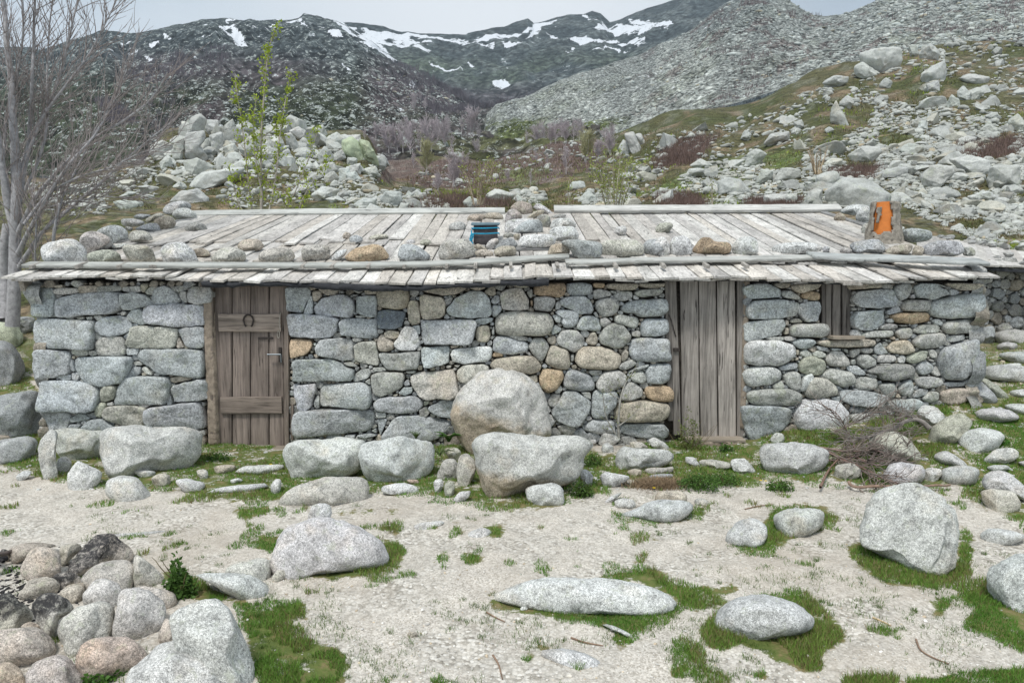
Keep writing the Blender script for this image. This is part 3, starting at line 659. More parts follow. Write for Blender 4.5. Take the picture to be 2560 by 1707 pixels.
WALL = '''@A
g 215,225 225,210 350,212 362,300 365,375 350,395 235,390 218,330
m 355,222 400,210 505,210 520,235 480,248 400,252 360,245
b 350,190 410,185 420,200 400,212 352,208
b 525,200 560,192 630,195 638,235 600,245 535,243 522,220
m 645,200 720,192 790,200 790,225 700,235 645,235
m 800,205 840,200 915,195 920,230 860,240 798,228
g 370,290 400,270 520,245 700,235 785,238 795,300 790,350 740,378 560,385 450,402 385,400 370,350
g 800,245 880,238 950,255 1010,310 960,325 850,355 805,352 798,300
m 950,225 980,205 1030,205 1000,255 960,250 945,240
b 925,185 960,178 965,200 935,240 918,215
g 1000,250 1020,215 1080,195 1130,215 1185,290 1150,310 1050,318 1010,310 1000,280
m 1110,205 1200,195 1215,215 1180,235 1120,225
m 1178,240 1210,230 1220,270 1222,305 1190,285 1178,262
m 1222,220 1250,198 1380,205 1392,240 1385,305 1300,315 1230,305 1225,262
g 965,345 985,322 1150,312 1330,320 1338,360 1338,455 1200,460 1100,455 980,440 962,410
g 830,390 860,355 920,345 955,380 960,440 920,448 860,430 835,410
b 930,338 962,328 962,380 945,365
g 640,440 690,395 780,388 840,410 870,460 850,490 790,520 720,528 660,515 630,480
m 785,370 800,357 830,365 820,388 795,390
g 230,420 260,405 420,415 620,422 628,450 618,600 600,612 480,605 250,600 235,520
m 330,380 370,375 385,398 340,402
m 420,400 480,392 490,412 440,414
m 495,400 550,395 555,412 510,415
m 560,398 605,392 605,418 570,420
m 615,392 665,388 680,402 640,425
h 830,560 870,470 900,458 1080,462 1165,475 1165,520 1150,590 1100,602 860,600 835,585
g 1175,480 1220,468 1330,468 1335,550 1325,595 1290,600 1220,585 1190,540
b 1160,560 1170,530 1200,595 1180,600 1158,598
m 630,560 680,535 800,525 825,560 820,640 790,648 640,650 630,600
m 625,500 650,520 680,530 640,550 622,540
g 805,525 850,495 855,520 835,545 815,540
m 470,615 575,615 580,645 530,655 470,640
m 585,620 630,618 635,645 600,655 582,640
g 828,605 900,605 900,642 832,645
g 232,630 250,612 440,618 462,640 465,750 455,770 330,800 255,800 232,730
g 495,670 520,660 760,655 860,660 865,690 840,780 800,830 660,855 560,830 510,780 498,740
g 455,690 475,680 492,740 488,755 465,745
b 470,650 490,650 490,672 472,672
g 470,765 500,760 515,785 505,812 475,805
g 385,790 430,772 465,778 460,805 420,810
g 908,640 930,608 1200,608 1325,618 1335,650 1330,780 1310,797 1150,775 1040,770 970,720 912,680
m 872,690 900,685 935,700 930,715 880,712
m 935,722 960,727 1000,775 960,770 925,740
g 840,780 870,730 918,728 915,765 860,800 838,805
b 925,765 945,755 965,765 960,780 930,782
g 275,820 300,810 480,812 600,840 645,870 640,930 615,1015 580,1022 450,1015 280,1008 278,900
l 655,870 690,845 762,848 760,880 745,935 690,950 652,950 655,905
g 765,870 800,815 830,790 960,785 1100,790 1112,830 1110,890 1085,965 960,970 757,968 752,935
b 1115,795 1170,787 1260,790 1240,808 1140,828 1118,815
g 1130,860 1150,840 1300,805 1350,810 1365,930 1300,940 1135,955 1128,905
g 1087,935 1110,908 1122,970 1092,973
l 625,990 650,958 688,965 685,1010 660,1055 625,1045 618,1010
m 695,962 740,948 745,972 720,980 694,976
g 275,1015 400,1015 455,1030 460,1075 445,1128 340,1130 310,1090
g 460,1060 520,1028 590,1060 520,1080 465,1086
g 445,1124 462,1098 530,1100 510,1125
g 545,1112 600,1064 660,1062 745,1115 700,1145 540,1130
h 672,1040 700,985 800,978 900,978 952,990 955,1060 935,1108 800,1110 720,1075
g 965,1003 985,988 1300,952 1320,990 1335,1110 1320,1135 1150,1120 968,1115 962,1060
m 900,968 980,972 968,988 920,986
@B
m 50,175 130,178 130,198 50,200
g 48,215 60,205 190,205 200,230 185,280 150,368 130,372 50,360
g 158,375 195,262 210,270 216,378 163,382
b 214,228 268,228 272,265 240,295 217,292
b 145,180 235,185 240,213 200,222 145,203
b 250,185 290,175 378,178 380,215 370,255 310,255 265,235 248,210
b 390,180 465,178 468,212 430,222 388,208
m 382,222 420,230 415,246 382,248
m 474,204 535,207 538,233 510,243 478,225
m 462,252 513,250 490,270
b 550,198 620,194 626,248 562,250 554,225
o 500,180 620,180 600,190 510,189
g 225,330 280,268 430,252 478,285 483,340 463,405 300,393 235,383
g 500,264 622,264 632,300 630,388 600,396 520,383 499,370
m 487,390 558,387 568,402 502,408
b 632,230 660,197 790,194 835,205 842,290 820,340 760,347 660,333 632,310
d 640,362 700,352 810,367 813,390 798,458 740,480 647,473 640,420
b 835,330 850,295 898,297 910,350 912,438 860,452 834,420
m 852,202 898,197 908,240 885,268 852,250
b 920,202 970,182 1213,187 1216,213 1150,252 1060,258 960,238 922,225
b 912,262 940,250 1060,266 1083,310 1078,380 1050,403 932,415 914,350
m 1068,287 1127,272 1113,308 1088,328
g 1092,340 1150,273 1240,231 1330,231 1373,290 1383,380 1363,400 1200,405 1112,388 1088,360
b 1232,192 1343,186 1338,213 1290,228 1242,213
b 1332,237 1380,195 1405,190 1411,258 1372,262
g 57,392 70,378 300,388 383,407 388,420 368,500 338,528 200,533 70,526
g 397,430 415,411 600,413 632,415 637,518 618,537 500,532 402,518
g 1275,417 1330,401 1393,407 1383,430 1320,447 1287,438
g 924,442 937,422 1268,415 1287,440 1252,572 1230,577 942,579 927,520
b 1284,462 1368,458 1373,520 1358,557 1292,557 1277,530
b 682,502 720,486 777,493 772,528 740,540 692,528
w 752,562 790,503 820,453 865,468 893,500 917,575 878,612 792,619 757,590
g 862,462 908,453 915,480 912,513 897,500
b 637,542 665,510 720,548 745,572 742,608 690,627 642,618
o 70,547 198,547 210,580 193,622 160,647 77,665 70,610
w 217,570 235,560 238,585 225,588
b 197,617 218,617 218,633 200,636
g 235,602 267,548 400,538 468,548 473,590 473,677 420,682 290,657 237,638
m 474,537 500,531 542,547 500,562 477,558
h 487,592 520,568 610,553 630,562 633,620 647,690 637,715 560,698 492,683
m 643,642 660,634 700,635 910,623 912,650 897,732 830,745 702,742 662,700 647,660
g 927,597 1098,588 1107,620 1105,692 1050,712 942,732 927,680
b 1108,583 1178,583 1160,598 1117,605
w 1114,642 1137,608 1368,588 1383,610 1378,668 1348,687 1200,702 1127,688
g 87,692 112,675 340,671 398,697 428,727 487,740 472,812 300,815 92,819
m 413,698 470,693 505,723 440,716
m 482,808 493,767 530,738 588,738 595,765 568,798 492,819
m 602,777 642,758 808,761 812,790 797,857 740,887 660,917 612,898 602,840
m 607,730 670,728 692,747 622,753
m 818,752 888,748 888,766 832,768
h 857,787 900,763 1128,741 1147,780 1162,860 1175,898 1120,932 960,935 907,908 867,860
h 1152,748 1200,715 1338,703 1363,722 1363,790 1338,828 1250,842 1172,818 1157,790
b 897,712 933,712 928,748 902,748
m 1083,714 1122,714 1118,730 1085,733
m 1133,714 1183,708 1160,733
g 92,842 200,838 233,833 238,870 223,918 208,983 180,1005 122,1002 92,900
g 222,960 245,908 256,925 253,992 227,992
g 262,882 282,843 540,823 588,862 603,930 588,988 558,999 400,982 267,982
m 553,817 588,798 595,842 575,838
g 803,832 838,803 847,843 820,848
g 778,895 810,858 863,858 863,893 820,907
g 614,957 652,928 860,913 923,932 933,975 898,1017 760,1027 642,1012 622,985
l 937,947 978,943 973,965 945,982 937,970
b 733,907 773,898 768,914 742,916
g 967,992 1050,943 1163,938 1158,1072 1050,1052 982,1018
g 102,1032 132,1008 400,1001 608,1003 618,1060 598,1118 558,1142 470,1155 320,1162 102,1177 97,1100
w 627,1022 688,1025 688,1052 642,1055 630,1043
g 634,1067 698,1065 688,1100 655,1172 642,1130
g 667,1180 742,1063 780,1043 900,1038 1138,1088 1100,1112 1030,1200 700,1200
g 417,1168 495,1168 493,1188 422,1186
g 503,1172 580,1158 632,1172 560,1190
g 593,1142 628,1122 633,1158
@C
g 127,290 150,257 178,262 180,300 155,313 130,308
g 133,322 188,324 193,355 160,396 137,393
m 127,490 146,447 148,518 131,520
b 267,185 300,172 383,177 383,198 330,208 272,200
h 192,242 217,217 320,212 348,245 373,290 370,348 320,350 202,353 187,300
m 357,237 393,212 396,268 377,273
o 380,287 398,287 398,330 384,333
o 405,202 442,177 560,157 603,162 610,200 603,253 570,268 470,260 407,248
b 602,142 668,137 663,155 620,163
m 407,270 470,265 543,278 538,320 518,365 440,358 405,348
m 548,310 570,292 586,320 575,346 547,350
g 619,182 682,144 740,142 778,187 788,235 753,253 650,260 622,230
o 792,172 860,170 868,185 863,208 802,206
m 762,142 868,142 868,163 800,160
m 792,227 832,212 898,230 910,260 850,273 802,283 792,255
b 874,192 912,152 1050,137 1078,142 1083,200 1050,223 940,220 887,208
b 1090,162 1112,134 1250,137 1260,162 1256,198 1200,213 1102,203 1087,180
m 897,224 943,230 948,245 917,250
m 927,257 962,237 1043,230 1048,268 1000,293 947,290
w 1050,257 1066,254 1098,275 1080,288 1052,283
m 1062,237 1112,217 1228,212 1248,235 1218,260 1120,268 1072,260
g 577,292 612,270 740,262 768,287 795,350 778,380 700,376 642,350 592,328
m 802,302 842,280 933,274 963,307 953,363 898,393 857,396 812,350
g 972,342 1012,302 1100,287 1263,277 1278,310 1276,363 1238,393 1150,400 1082,393 1062,373 992,368
g 542,367 572,352 640,352 693,372 688,438 663,468 602,468 577,430 592,408 562,387
w 522,387 560,385 588,408 578,438 550,433
g 684,462 712,397 790,390 828,412 846,460 838,488 760,488 702,480
m 792,372 810,360 833,403 815,406
m 837,412 880,402 910,435 860,463 844,450
m 890,402 923,402 918,428
m 932,397 962,384 1078,397 1090,430 1078,468 1040,468 942,438
g 1102,462 1122,417 1200,410 1278,414 1283,490 1248,518 1112,528 1100,500
b 1092,410 1128,407 1113,428 1097,428
h 154,417 187,374 300,362 498,374 523,402 533,450 508,500 493,518 300,522 162,513 154,460
g 139,547 167,527 210,527 358,567 368,600 348,628 290,643 202,638 137,618
m 225,518 290,517 366,535 358,556 300,550
m 372,592 402,542 460,530 498,572 508,600 488,640 458,688 432,683 397,640
g 517,487 542,447 588,477 570,498 522,518
b 492,537 543,522 546,568 520,580 497,560
m 552,542 582,492 640,482 698,487 736,540 718,588 670,633 642,623 562,573
b 747,542 782,500 808,502 823,563 800,583 750,570
m 834,522 862,467 920,442 990,452 1038,512 1033,558 978,603 900,598 842,573
m 1045,490 1098,493 1096,528 1047,523
o 134,647 160,617 203,642 198,655 142,657
m 347,632 362,617 398,650 380,653
b 122,702 162,664 330,652 398,657 458,715 438,748 380,773 180,758 127,733
b 477,692 512,592 540,587 618,612 638,642 638,718 618,743 560,733 487,708
m 644,647 668,637 663,693 646,688
b 670,687 697,612 740,592 880,597 968,642 973,680 943,738 800,743 702,723
b 977,642 997,609 1020,627 1018,663 982,696
g 1027,602 1052,537 1278,537 1288,600 1298,688 1150,693 1062,683 1027,640
m 957,722 992,692 1050,674 1083,705 1010,748 967,738
g 1020,760 1080,728 1158,705 1148,725 1050,758
g 1132,772 1152,712 1293,700 1296,740 1283,823 1200,838 1142,828 1142,800
m 1032,792 1072,754 1120,752 1140,810 1120,833 1052,818
b 1167,692 1208,687 1203,706 1172,708
o 437,792 462,737 530,737 588,747 600,790 558,868 500,893 452,858
b 647,714 688,712 690,735 657,746
m 762,747 848,744 843,778 782,780
g 599,822 622,757 660,742 758,772 798,822 798,878 720,885 642,873 600,850
m 814,832 852,762 960,747 1018,792 998,838 930,883 842,883 817,863
b 367,792 423,777 428,823 400,833 372,813
g 417,832 435,827 463,880 455,898 427,870
w 542,887 577,844 593,870 573,898 547,896
g 522,1012 582,932 602,882 680,882 778,952 768,1010 738,1058 700,1103 642,1108 562,1073 527,1043
m 497,942 522,900 578,907 573,950 540,988 502,983
m 712,892 773,890 778,938 745,923
g 777,1012 792,882 900,882 946,892 948,930 928,988 860,1053 802,1056 782,1038
m 967,902 1002,832 1060,827 1110,862 1113,913 1060,938 972,943
o 1129,872 1152,850 1288,847 1313,880 1313,948 1250,948 1142,933
b 932,1012 962,962 1100,940 1278,962 1296,1000 1278,1058 1200,1083 962,1083 937,1058
g 722,1112 782,1070 918,1070 936,1092 928,1148 850,1163 732,1138
g 967,1122 1012,1097 1248,1097 1278,1132 1273,1183 1100,1188 982,1158
m 742,1047 778,1044 788,1066 747,1078
m 897,1037 928,1042 928,1060 897,1060
@D
m 562,132 640,132 648,150 600,173 564,163
m 642,152 690,132 733,162 718,183 650,183 614,178
b 757,172 782,132 858,137 863,165 848,203 792,206 759,195
m 727,132 763,132 750,168 732,163
b 862,192 902,142 960,122 1053,122 1060,170 1038,208 930,238 882,223
g 559,202 602,182 720,182 788,217 793,263 700,268 602,276 567,245
m 799,227 850,217 928,265 908,280 822,268 802,250
o 932,247 1000,224 1043,237 1043,278 1000,283 937,268
g 572,332 622,287 780,274 913,302 918,340 888,383 760,403 602,403 577,380
g 917,302 1038,292 1050,330 1028,418 952,418 908,365
m 862,407 905,395 943,425 862,426
g 562,442 602,417 808,404 820,440 788,503 700,523 602,546 567,543
b 824,407 850,410 848,438 827,448
b 827,453 853,455 848,503 815,503
m 857,452 902,434 1093,434 1108,470 1098,513 1060,523 882,513 857,490
m 695,522 740,514 813,517 813,538 742,540
m 822,517 870,514 898,530 860,543 824,538
g 870,547 922,527 1008,532 1025,555 998,588 922,593 882,570
w 567,582 602,537 820,544 883,577 891,625 858,668 780,703 642,700 577,688 570,640
b 1032,542 1200,532 1398,532 1406,550 1388,578 1250,583 1082,578 1037,560
b 895,597 915,597 915,633 897,638
b 892,652 913,647 908,670 884,668
m 922,612 960,600 996,622 996,643 960,648 924,635
m 1002,617 1042,605 1083,627 1078,648 1032,648 1004,635
g 1027,574 1098,587 1096,608 1042,603
g 1114,587 1188,592 1183,604 1122,606
m 1082,652 1122,608 1188,605 1233,652 1233,693 1178,708 1112,703 1087,675
m 1198,593 1228,595 1230,626 1205,610
m 1242,602 1298,594 1306,615 1260,653 1242,640
m 1310,592 1388,590 1388,618 1342,628 1314,612
g 1397,582 1430,551 1482,623 1412,628 1394,605
l 917,692 942,652 1000,642 1078,662 1093,710 1048,766 972,758 917,738
m 1282,662 1302,630 1360,632 1408,662 1408,698 1340,718 1302,698
m 1242,662 1278,657 1283,693 1247,696
g 792,712 850,687 903,684 910,715 870,728 802,733
w 557,747 602,712 758,710 803,742 803,788 738,823 602,836 562,798
m 812,762 852,740 908,740 930,772 918,848 890,858 832,818
m 747,825 800,792 818,843 752,846
w 922,850 942,772 988,748 1006,780 958,863 927,866
h 952,885 977,792 1022,772 1098,787 1148,832 1158,888 1080,903 992,908
m 1067,752 1112,717 1238,737 1270,782 1263,818 1190,838 1112,798 1072,778
g 1142,822 1188,842 1196,856 1162,853
g 1217,707 1288,702 1338,745 1333,760 1280,758 1232,733
m 1274,802 1302,770 1398,777 1420,820 1398,848 1330,863 1282,838
m 1347,757 1380,747 1416,768 1413,780 1362,770
s 1342,742 1402,705 1560,688 1638,692 1663,740 1598,783 1530,803 1442,793 1412,755
m 1420,691 1500,684 1515,690 1450,700
m 1417,652 1442,632 1528,632 1540,665 1500,680 1422,680
w 1547,652 1575,632 1596,650 1588,683 1550,680
l 1602,642 1682,607 1733,604 1728,648 1660,686 1607,678
b 1480,582 1512,547 1600,540 1643,572 1653,610 1600,628 1512,623 1487,605
m 1740,602 1770,597 1793,625 1788,653 1752,648
b 1232,182 1262,147 1418,144 1430,180 1418,203 1320,208 1242,216
b 1242,122 1418,120 1400,135 1300,138
m 1447,182 1482,174 1510,190 1508,213 1470,213 1442,200
m 1467,150 1510,152 1515,165 1470,163
b 1462,127 1598,135 1590,150 1510,148
b 1602,142 1658,137 1653,168 1625,178 1604,160
g 1252,272 1292,227 1420,212 1503,217 1533,290 1508,323 1400,336 1302,328 1260,300
g 1517,202 1552,167 1618,172 1636,210 1608,268 1560,283 1522,250
g 1650,197 1702,152 1768,162 1858,227 1866,245 1760,276 1667,268
b 1742,132 1888,137 1840,163 1762,148
b 1867,172 1922,137 2073,142 2078,185 2028,220 1940,220 1882,190
m 1778,168 1858,192 1853,203 1800,188
g 1872,217 1900,210 1938,227 1928,243 1882,255
g 1620,257 1640,240 1656,252 1653,273 1622,273
g 1747,302 1860,264 2030,237 2083,252 2088,310 2083,383 1960,398 1882,403 1772,388 1744,350
m 1567,312 1602,284 1700,280 1742,292 1740,348 1680,353 1592,353 1570,335
g 1470,357 1540,314 1563,337 1558,358 1482,373
g 1252,402 1272,354 1440,348 1460,392 1458,428 1380,476 1312,478 1264,458
m 1254,328 1288,333 1280,349 1254,350
o 1497,382 1560,363 1738,361 1755,387 1748,418 1650,433 1552,428 1512,400
w 1472,407 1510,397 1528,415 1518,428 1477,426
w 1402,452 1423,450 1423,470 1404,473
m 1432,447 1482,433 1538,437 1543,458 1500,468 1432,466
m 1307,502 1352,483 1498,473 1513,490 1488,520 1312,523
m 1524,487 1572,457 1628,462 1636,500 1608,528 1557,528
m 1642,472 1702,442 1788,437 1820,460 1808,488 1720,495 1652,493
g 1764,412 1810,402 1840,425 1833,448 1790,438
m 1547,440 1600,440 1618,450 1560,451
m 1832,452 1862,417 1990,407 2068,422 2063,468 1998,498 1862,498 1837,475
m 1642,542 1682,502 1818,490 1848,502 1853,553 1798,588 1690,590 1652,575
g 1862,522 1900,507 1953,510 1958,530 1900,548 1867,548
g 1970,517 2038,507 2056,520 1990,526
b 1492,522 1520,510 1538,530 1512,538
m 1452,530 1478,532 1483,553
g 1802,662 1832,592 1950,547 2040,522 2063,542 2063,660 2028,748 1960,788 1862,793 1832,768 1807,700
g 1667,712 1692,677 1740,670 1778,702 1773,738 1728,760 1682,753
m 1740,660 1770,658 1783,680 1752,672
m 1762,745 1795,698 1822,760 1790,768
m 1657,792 1692,769 1808,774 1840,812 1798,838 1720,848 1667,828
g 1552,842 1602,793 1638,793 1648,850 1618,888 1582,893 1554,868
m 1427,832 1452,812 1518,812 1543,852 1518,903 1472,906 1437,868
b 1528,905 1547,873 1567,905
g 1642,890 1682,848 1738,853 1733,883 1680,903 1647,903
m 1707,910 1752,863 1808,873 1810,918 1758,943 1722,928
g 1832,820 1862,807 1978,807 1983,830 1880,836
b 1817,872 1882,847 1993,842 1998,918 1900,958 1832,933
g 1177,872 1202,853 1400,871 1468,893 1470,923 1428,960 1250,953 1187,918
g 1472,952 1502,918 1660,911 1713,937 1698,978 1600,1013 1512,983
g 1257,840 1298,852 1298,863 1262,860
g 1122,907 1173,898 1178,933 1150,928
m 577,882 622,853 870,848 928,882 923,928 858,953 700,956 602,943
g 832,961 888,957 883,973 852,973
g 542,962 602,953 840,963 860,992 853,1058 780,1128 642,1193 602,1178 562,1098
w 882,1012 932,913 1050,908 1180,933 1233,1002 1228,1058 1180,1108 1042,1138 942,1128 887,1078
m 1242,1012 1330,1002 1438,1002 1463,1060 1400,1098 1302,1103 1252,1058'''
ROOFR = '''@E
w 275,420 320,380 470,362 520,390 560,440 565,500 400,510 280,500|large rounded grey stone at the far left end of the eave board
l 565,460 620,440 740,428 785,470 785,500 640,508 580,500|flat oblong stone on the eave board, second from the left end
l 800,410 830,400 960,402 1000,440 1025,505 900,512 840,490 810,450|greenish wedge-bottomed stone on the eave board above the left wall
w 1050,420 1120,385 1200,383 1260,430 1305,500 1180,515 1075,510 1060,460|white angular stone on the eave board, fourth from the left end
h 520,360 560,320 640,315 720,350 730,370 600,440 550,450|pinkish stone in the left verge pile just behind the large end stone
w 635,310 690,275 780,275 830,310 830,370 760,385 700,370 640,330|big pale round stone in the middle of the left verge pile
m 600,410 680,365 735,370 735,410 640,435|grey slabby stone leaning low in the left verge pile above the oblong stone
h 835,340 870,305 960,310 1000,350 980,385 860,375|stone with an orange stained face on the left verge boards
g 875,290 960,260 1030,255 1050,300 1040,320 960,310 900,300|grey flat topped stone half way up the left verge
w 1055,180 1100,125 1190,107 1240,130 1245,160 1180,180 1120,200|smooth white curved stone topmost at the left verge by the ridge board
w 1120,200 1160,160 1230,157 1280,195 1290,225 1240,235 1150,225|pale speckled stone touching the left end of the ridge board
b 1000,240 1060,205 1130,215 1150,260 1110,290 1060,305 1020,270|beige lumpy stone below the two pale stones at the left ridge end
w 790,230 880,225 950,250 930,265 860,280 800,270|flat white stone on the outer edge of the left verge
l 950,225 1040,185 1085,205 1000,240 960,250|slanting greenish white stone wedged below the curved stone of the left verge
m 1205,300 1220,265 1280,245 1340,265 1355,300 1300,315|lone grey brown stone lying on the planks near the upper left roof
w 725,405 800,387 840,400 790,420 740,422|small flat pale stone on a board end behind the greenish wedge stone
b 1255,430 1330,418 1380,455 1360,470 1290,470|low brown stone tucked behind the white angular eave stone
h 1375,480 1430,430 1510,408 1600,440 1605,500 1500,515 1410,510|rough grey brown stone on the eave board above the left door
b 1550,400 1590,365 1690,362 1725,400 1700,430 1620,440 1570,425|beige rounded stone set back on the planks above the left door
h 1690,460 1740,425 1890,418 1920,460 1915,500 1740,512 1695,490|loaf shaped grey brown stone on the eave board right of the left door
h 1968,430 1990,405 2130,397 2155,430 2150,490 1980,498|square block with a brown right side on the eave board
w 2160,490 2200,440 2265,425 2260,460 2200,498|small bright shard leaning beside the orange triangular stone
g 870,215 900,195 980,200 980,215 920,235|thin grey slab highest on the outer left verge
m 810,290 830,275 870,290 850,310|small stone between the pale round stone and flat grey stone of the verge
@F
o 150,480 230,420 330,395 400,400 460,480 350,498 240,502|wide triangular orange brown stone on the eave board
b 145,340 165,312 200,325 195,360 160,365|small brown pebble stone left of a pair on the mid roof planks
g 190,350 230,330 280,350 270,375 220,385 195,375|small grey stone, right one of a pair on the mid roof planks
l 320,345 380,325 440,330 450,350 360,365 320,362|long thin flat stone lying on the mid roof planks
g 505,480 530,395 620,395 725,465 700,495 590,500|dark grey angular stone with a slanting top on the eave board
w 555,380 580,362 620,368 620,395 560,395|faint pale pebble behind the dark angular eave stone
l 650,380 670,362 720,365 730,385 690,400 660,395|small greenish stone alone on the planks behind the eave stones
h 775,420 820,370 950,358 990,380 1015,460 900,488 780,485|large grey block on the eave board left of the skylight
m 840,290 850,260 920,243 950,265 950,300 860,305|medium grey stone on the planks just left of the skylight
b 962,240 970,205 1030,195 1080,200 1060,235 1000,245|flat tan stone above the skylight, left of two
b 1065,220 1090,188 1170,188 1198,210 1190,235 1100,235|rounded tan stone above the skylight, right of two
b 1240,155 1300,112 1380,125 1390,170 1370,200 1320,205 1270,180|beige pointed stone topmost on the ridge in the central pile
w 1390,160 1410,128 1450,132 1530,190 1500,200 1430,170|long white stone sloping down the ridge right of the beige pointed stone
m 1205,230 1230,170 1270,160 1320,200 1320,225 1250,250 1215,255|grey stone standing right above the skylight in the central pile
b 1340,225 1400,180 1460,170 1465,190 1400,215 1360,230|narrow pinkish stone leaning in the central pile below the ridge
w 1205,300 1215,245 1280,228 1380,230 1370,280 1290,320 1220,318|white rounded stone beside the skylight in the central pile
g 1250,310 1330,245 1430,230 1450,270 1445,325 1300,330|large smooth grey stone at the heart of the central roof pile
m 1415,230 1440,200 1500,210 1510,250 1480,290 1440,270|dark speckled roundish stone right in the central roof pile
w 1500,280 1520,235 1600,218 1665,250 1670,280 1600,280 1520,300|broad pale stone at the right edge of the central roof pile
m 1500,215 1560,195 1610,200 1600,218 1520,230|thin grey stone under the ridge at the right of the central pile
w 1500,300 1560,275 1660,280 1690,330 1680,360 1560,380 1510,340|large layered pale boulder lowest right in the central roof pile
w 1290,400 1320,335 1500,328 1540,360 1520,405 1400,425 1300,420|long bright boulder across the lower part of the central roof pile
m 1195,330 1240,318 1270,335 1260,355 1205,352|small flat stone right of the skylight rope
b 1260,330 1305,325 1305,355 1280,375|small tan wedge stone beside the long bright boulder
w 1080,400 1120,360 1160,355 1170,380 1130,420 1090,425|white stone leaning at the lower right corner of the skylight
b 1005,400 1040,388 1095,425 1070,432 1010,420|low tan stone at the lower left corner of the skylight
b 1010,440 1060,425 1130,440 1130,468 1020,470|flat brown stone on the eave board below the skylight
g 1115,420 1180,370 1250,350 1290,390 1280,410 1180,420|grey split stone below right of the skylight
b 1135,440 1170,408 1260,405 1280,430 1275,465 1150,468|rounded tan stone on the eave board below the split grey stone
b 1485,460 1510,400 1560,388 1620,400 1632,460 1520,470|domed brown stone sitting on the right end of the long eave board
g 1560,375 1640,365 1830,380 1840,430 1830,480 1720,488 1660,460 1635,420|big cracked pale grey boulder where the two eave boards overlap
h 1820,400 1880,365 2050,362 2115,400 2110,455 2000,468 1850,465|broad beige grey boulder on the eave board right of the cracked one
g 2110,400 2150,365 2240,360 2290,410 2280,460 2130,460|blocky grey stone third from the board overlap on the right eave
w 1925,310 1940,280 1990,272 2005,295 1990,330 1940,335|small white stone alone high on the right planks
l 2190,300 2210,260 2290,250 2310,275 2280,310 2220,318|grey angular stone alone on the right planks, right of the small white one
@G
w -70,400 -30,350 0,345 30,380 40,450 0,465 -60,460|pale stone left of the white boulder on the right eave
w 30,400 60,345 150,340 185,400 180,450 80,460 40,455|white chunky boulder on the eave above the right door
o 190,420 240,355 300,345 330,380 430,380 440,440 350,455 200,455|orange and grey lichen stained boulder above the right door
w 445,420 480,360 560,345 610,370 620,440 560,460 460,458|white block just right of the orange stained boulder
w 705,410 780,385 960,380 1030,410 1040,435 860,452 720,450|long low pale stone on the right eave above the shuttered window
g 1035,420 1060,405 1085,415 1075,440 1040,440|tiny grey stone at the tip of the long low pale stone
m 1145,430 1180,408 1230,430 1220,448 1160,448|small dark brown wedge stone left of the stone before the chimney
g 1210,400 1260,375 1400,360 1440,400 1445,445 1250,448|large grey boulder on the eave directly before the chimney
b 1450,430 1500,405 1620,390 1615,440 1560,460 1450,455|crumbly beige stone at the right foot of the chimney
b 1620,450 1640,400 1700,415 1690,460 1640,462|brown round stone right of the crumbly beige stone
g 1680,450 1700,400 1800,365 1950,375 1960,440 1900,465 1720,462|large grey white boulder at the right end of the eave
m 1950,420 2000,410 2035,430 2035,465 1955,465|brown grey block at the very right end of the eave board
g 1530,340 1560,300 1620,288 1740,305 1755,350 1700,370 1580,375 1530,355|long dark grey boulder just right of the chimney
w 1515,300 1550,275 1580,290 1530,320|small white cap stone between chimney and dark grey boulder
w 1150,180 1200,140 1260,130 1340,145 1330,170 1250,200 1180,190|white knobbly stone at the right end of the ridge board
w 1250,200 1300,150 1345,150 1340,250 1260,250|squared pale block leaning against the left of the chimney
b 1110,215 1150,185 1190,210 1180,240 1120,240|pitted orange brown stone at the upper right verge
m 1285,290 1310,260 1340,255 1335,320 1300,325|upright grey stone at the left foot of the chimney'''
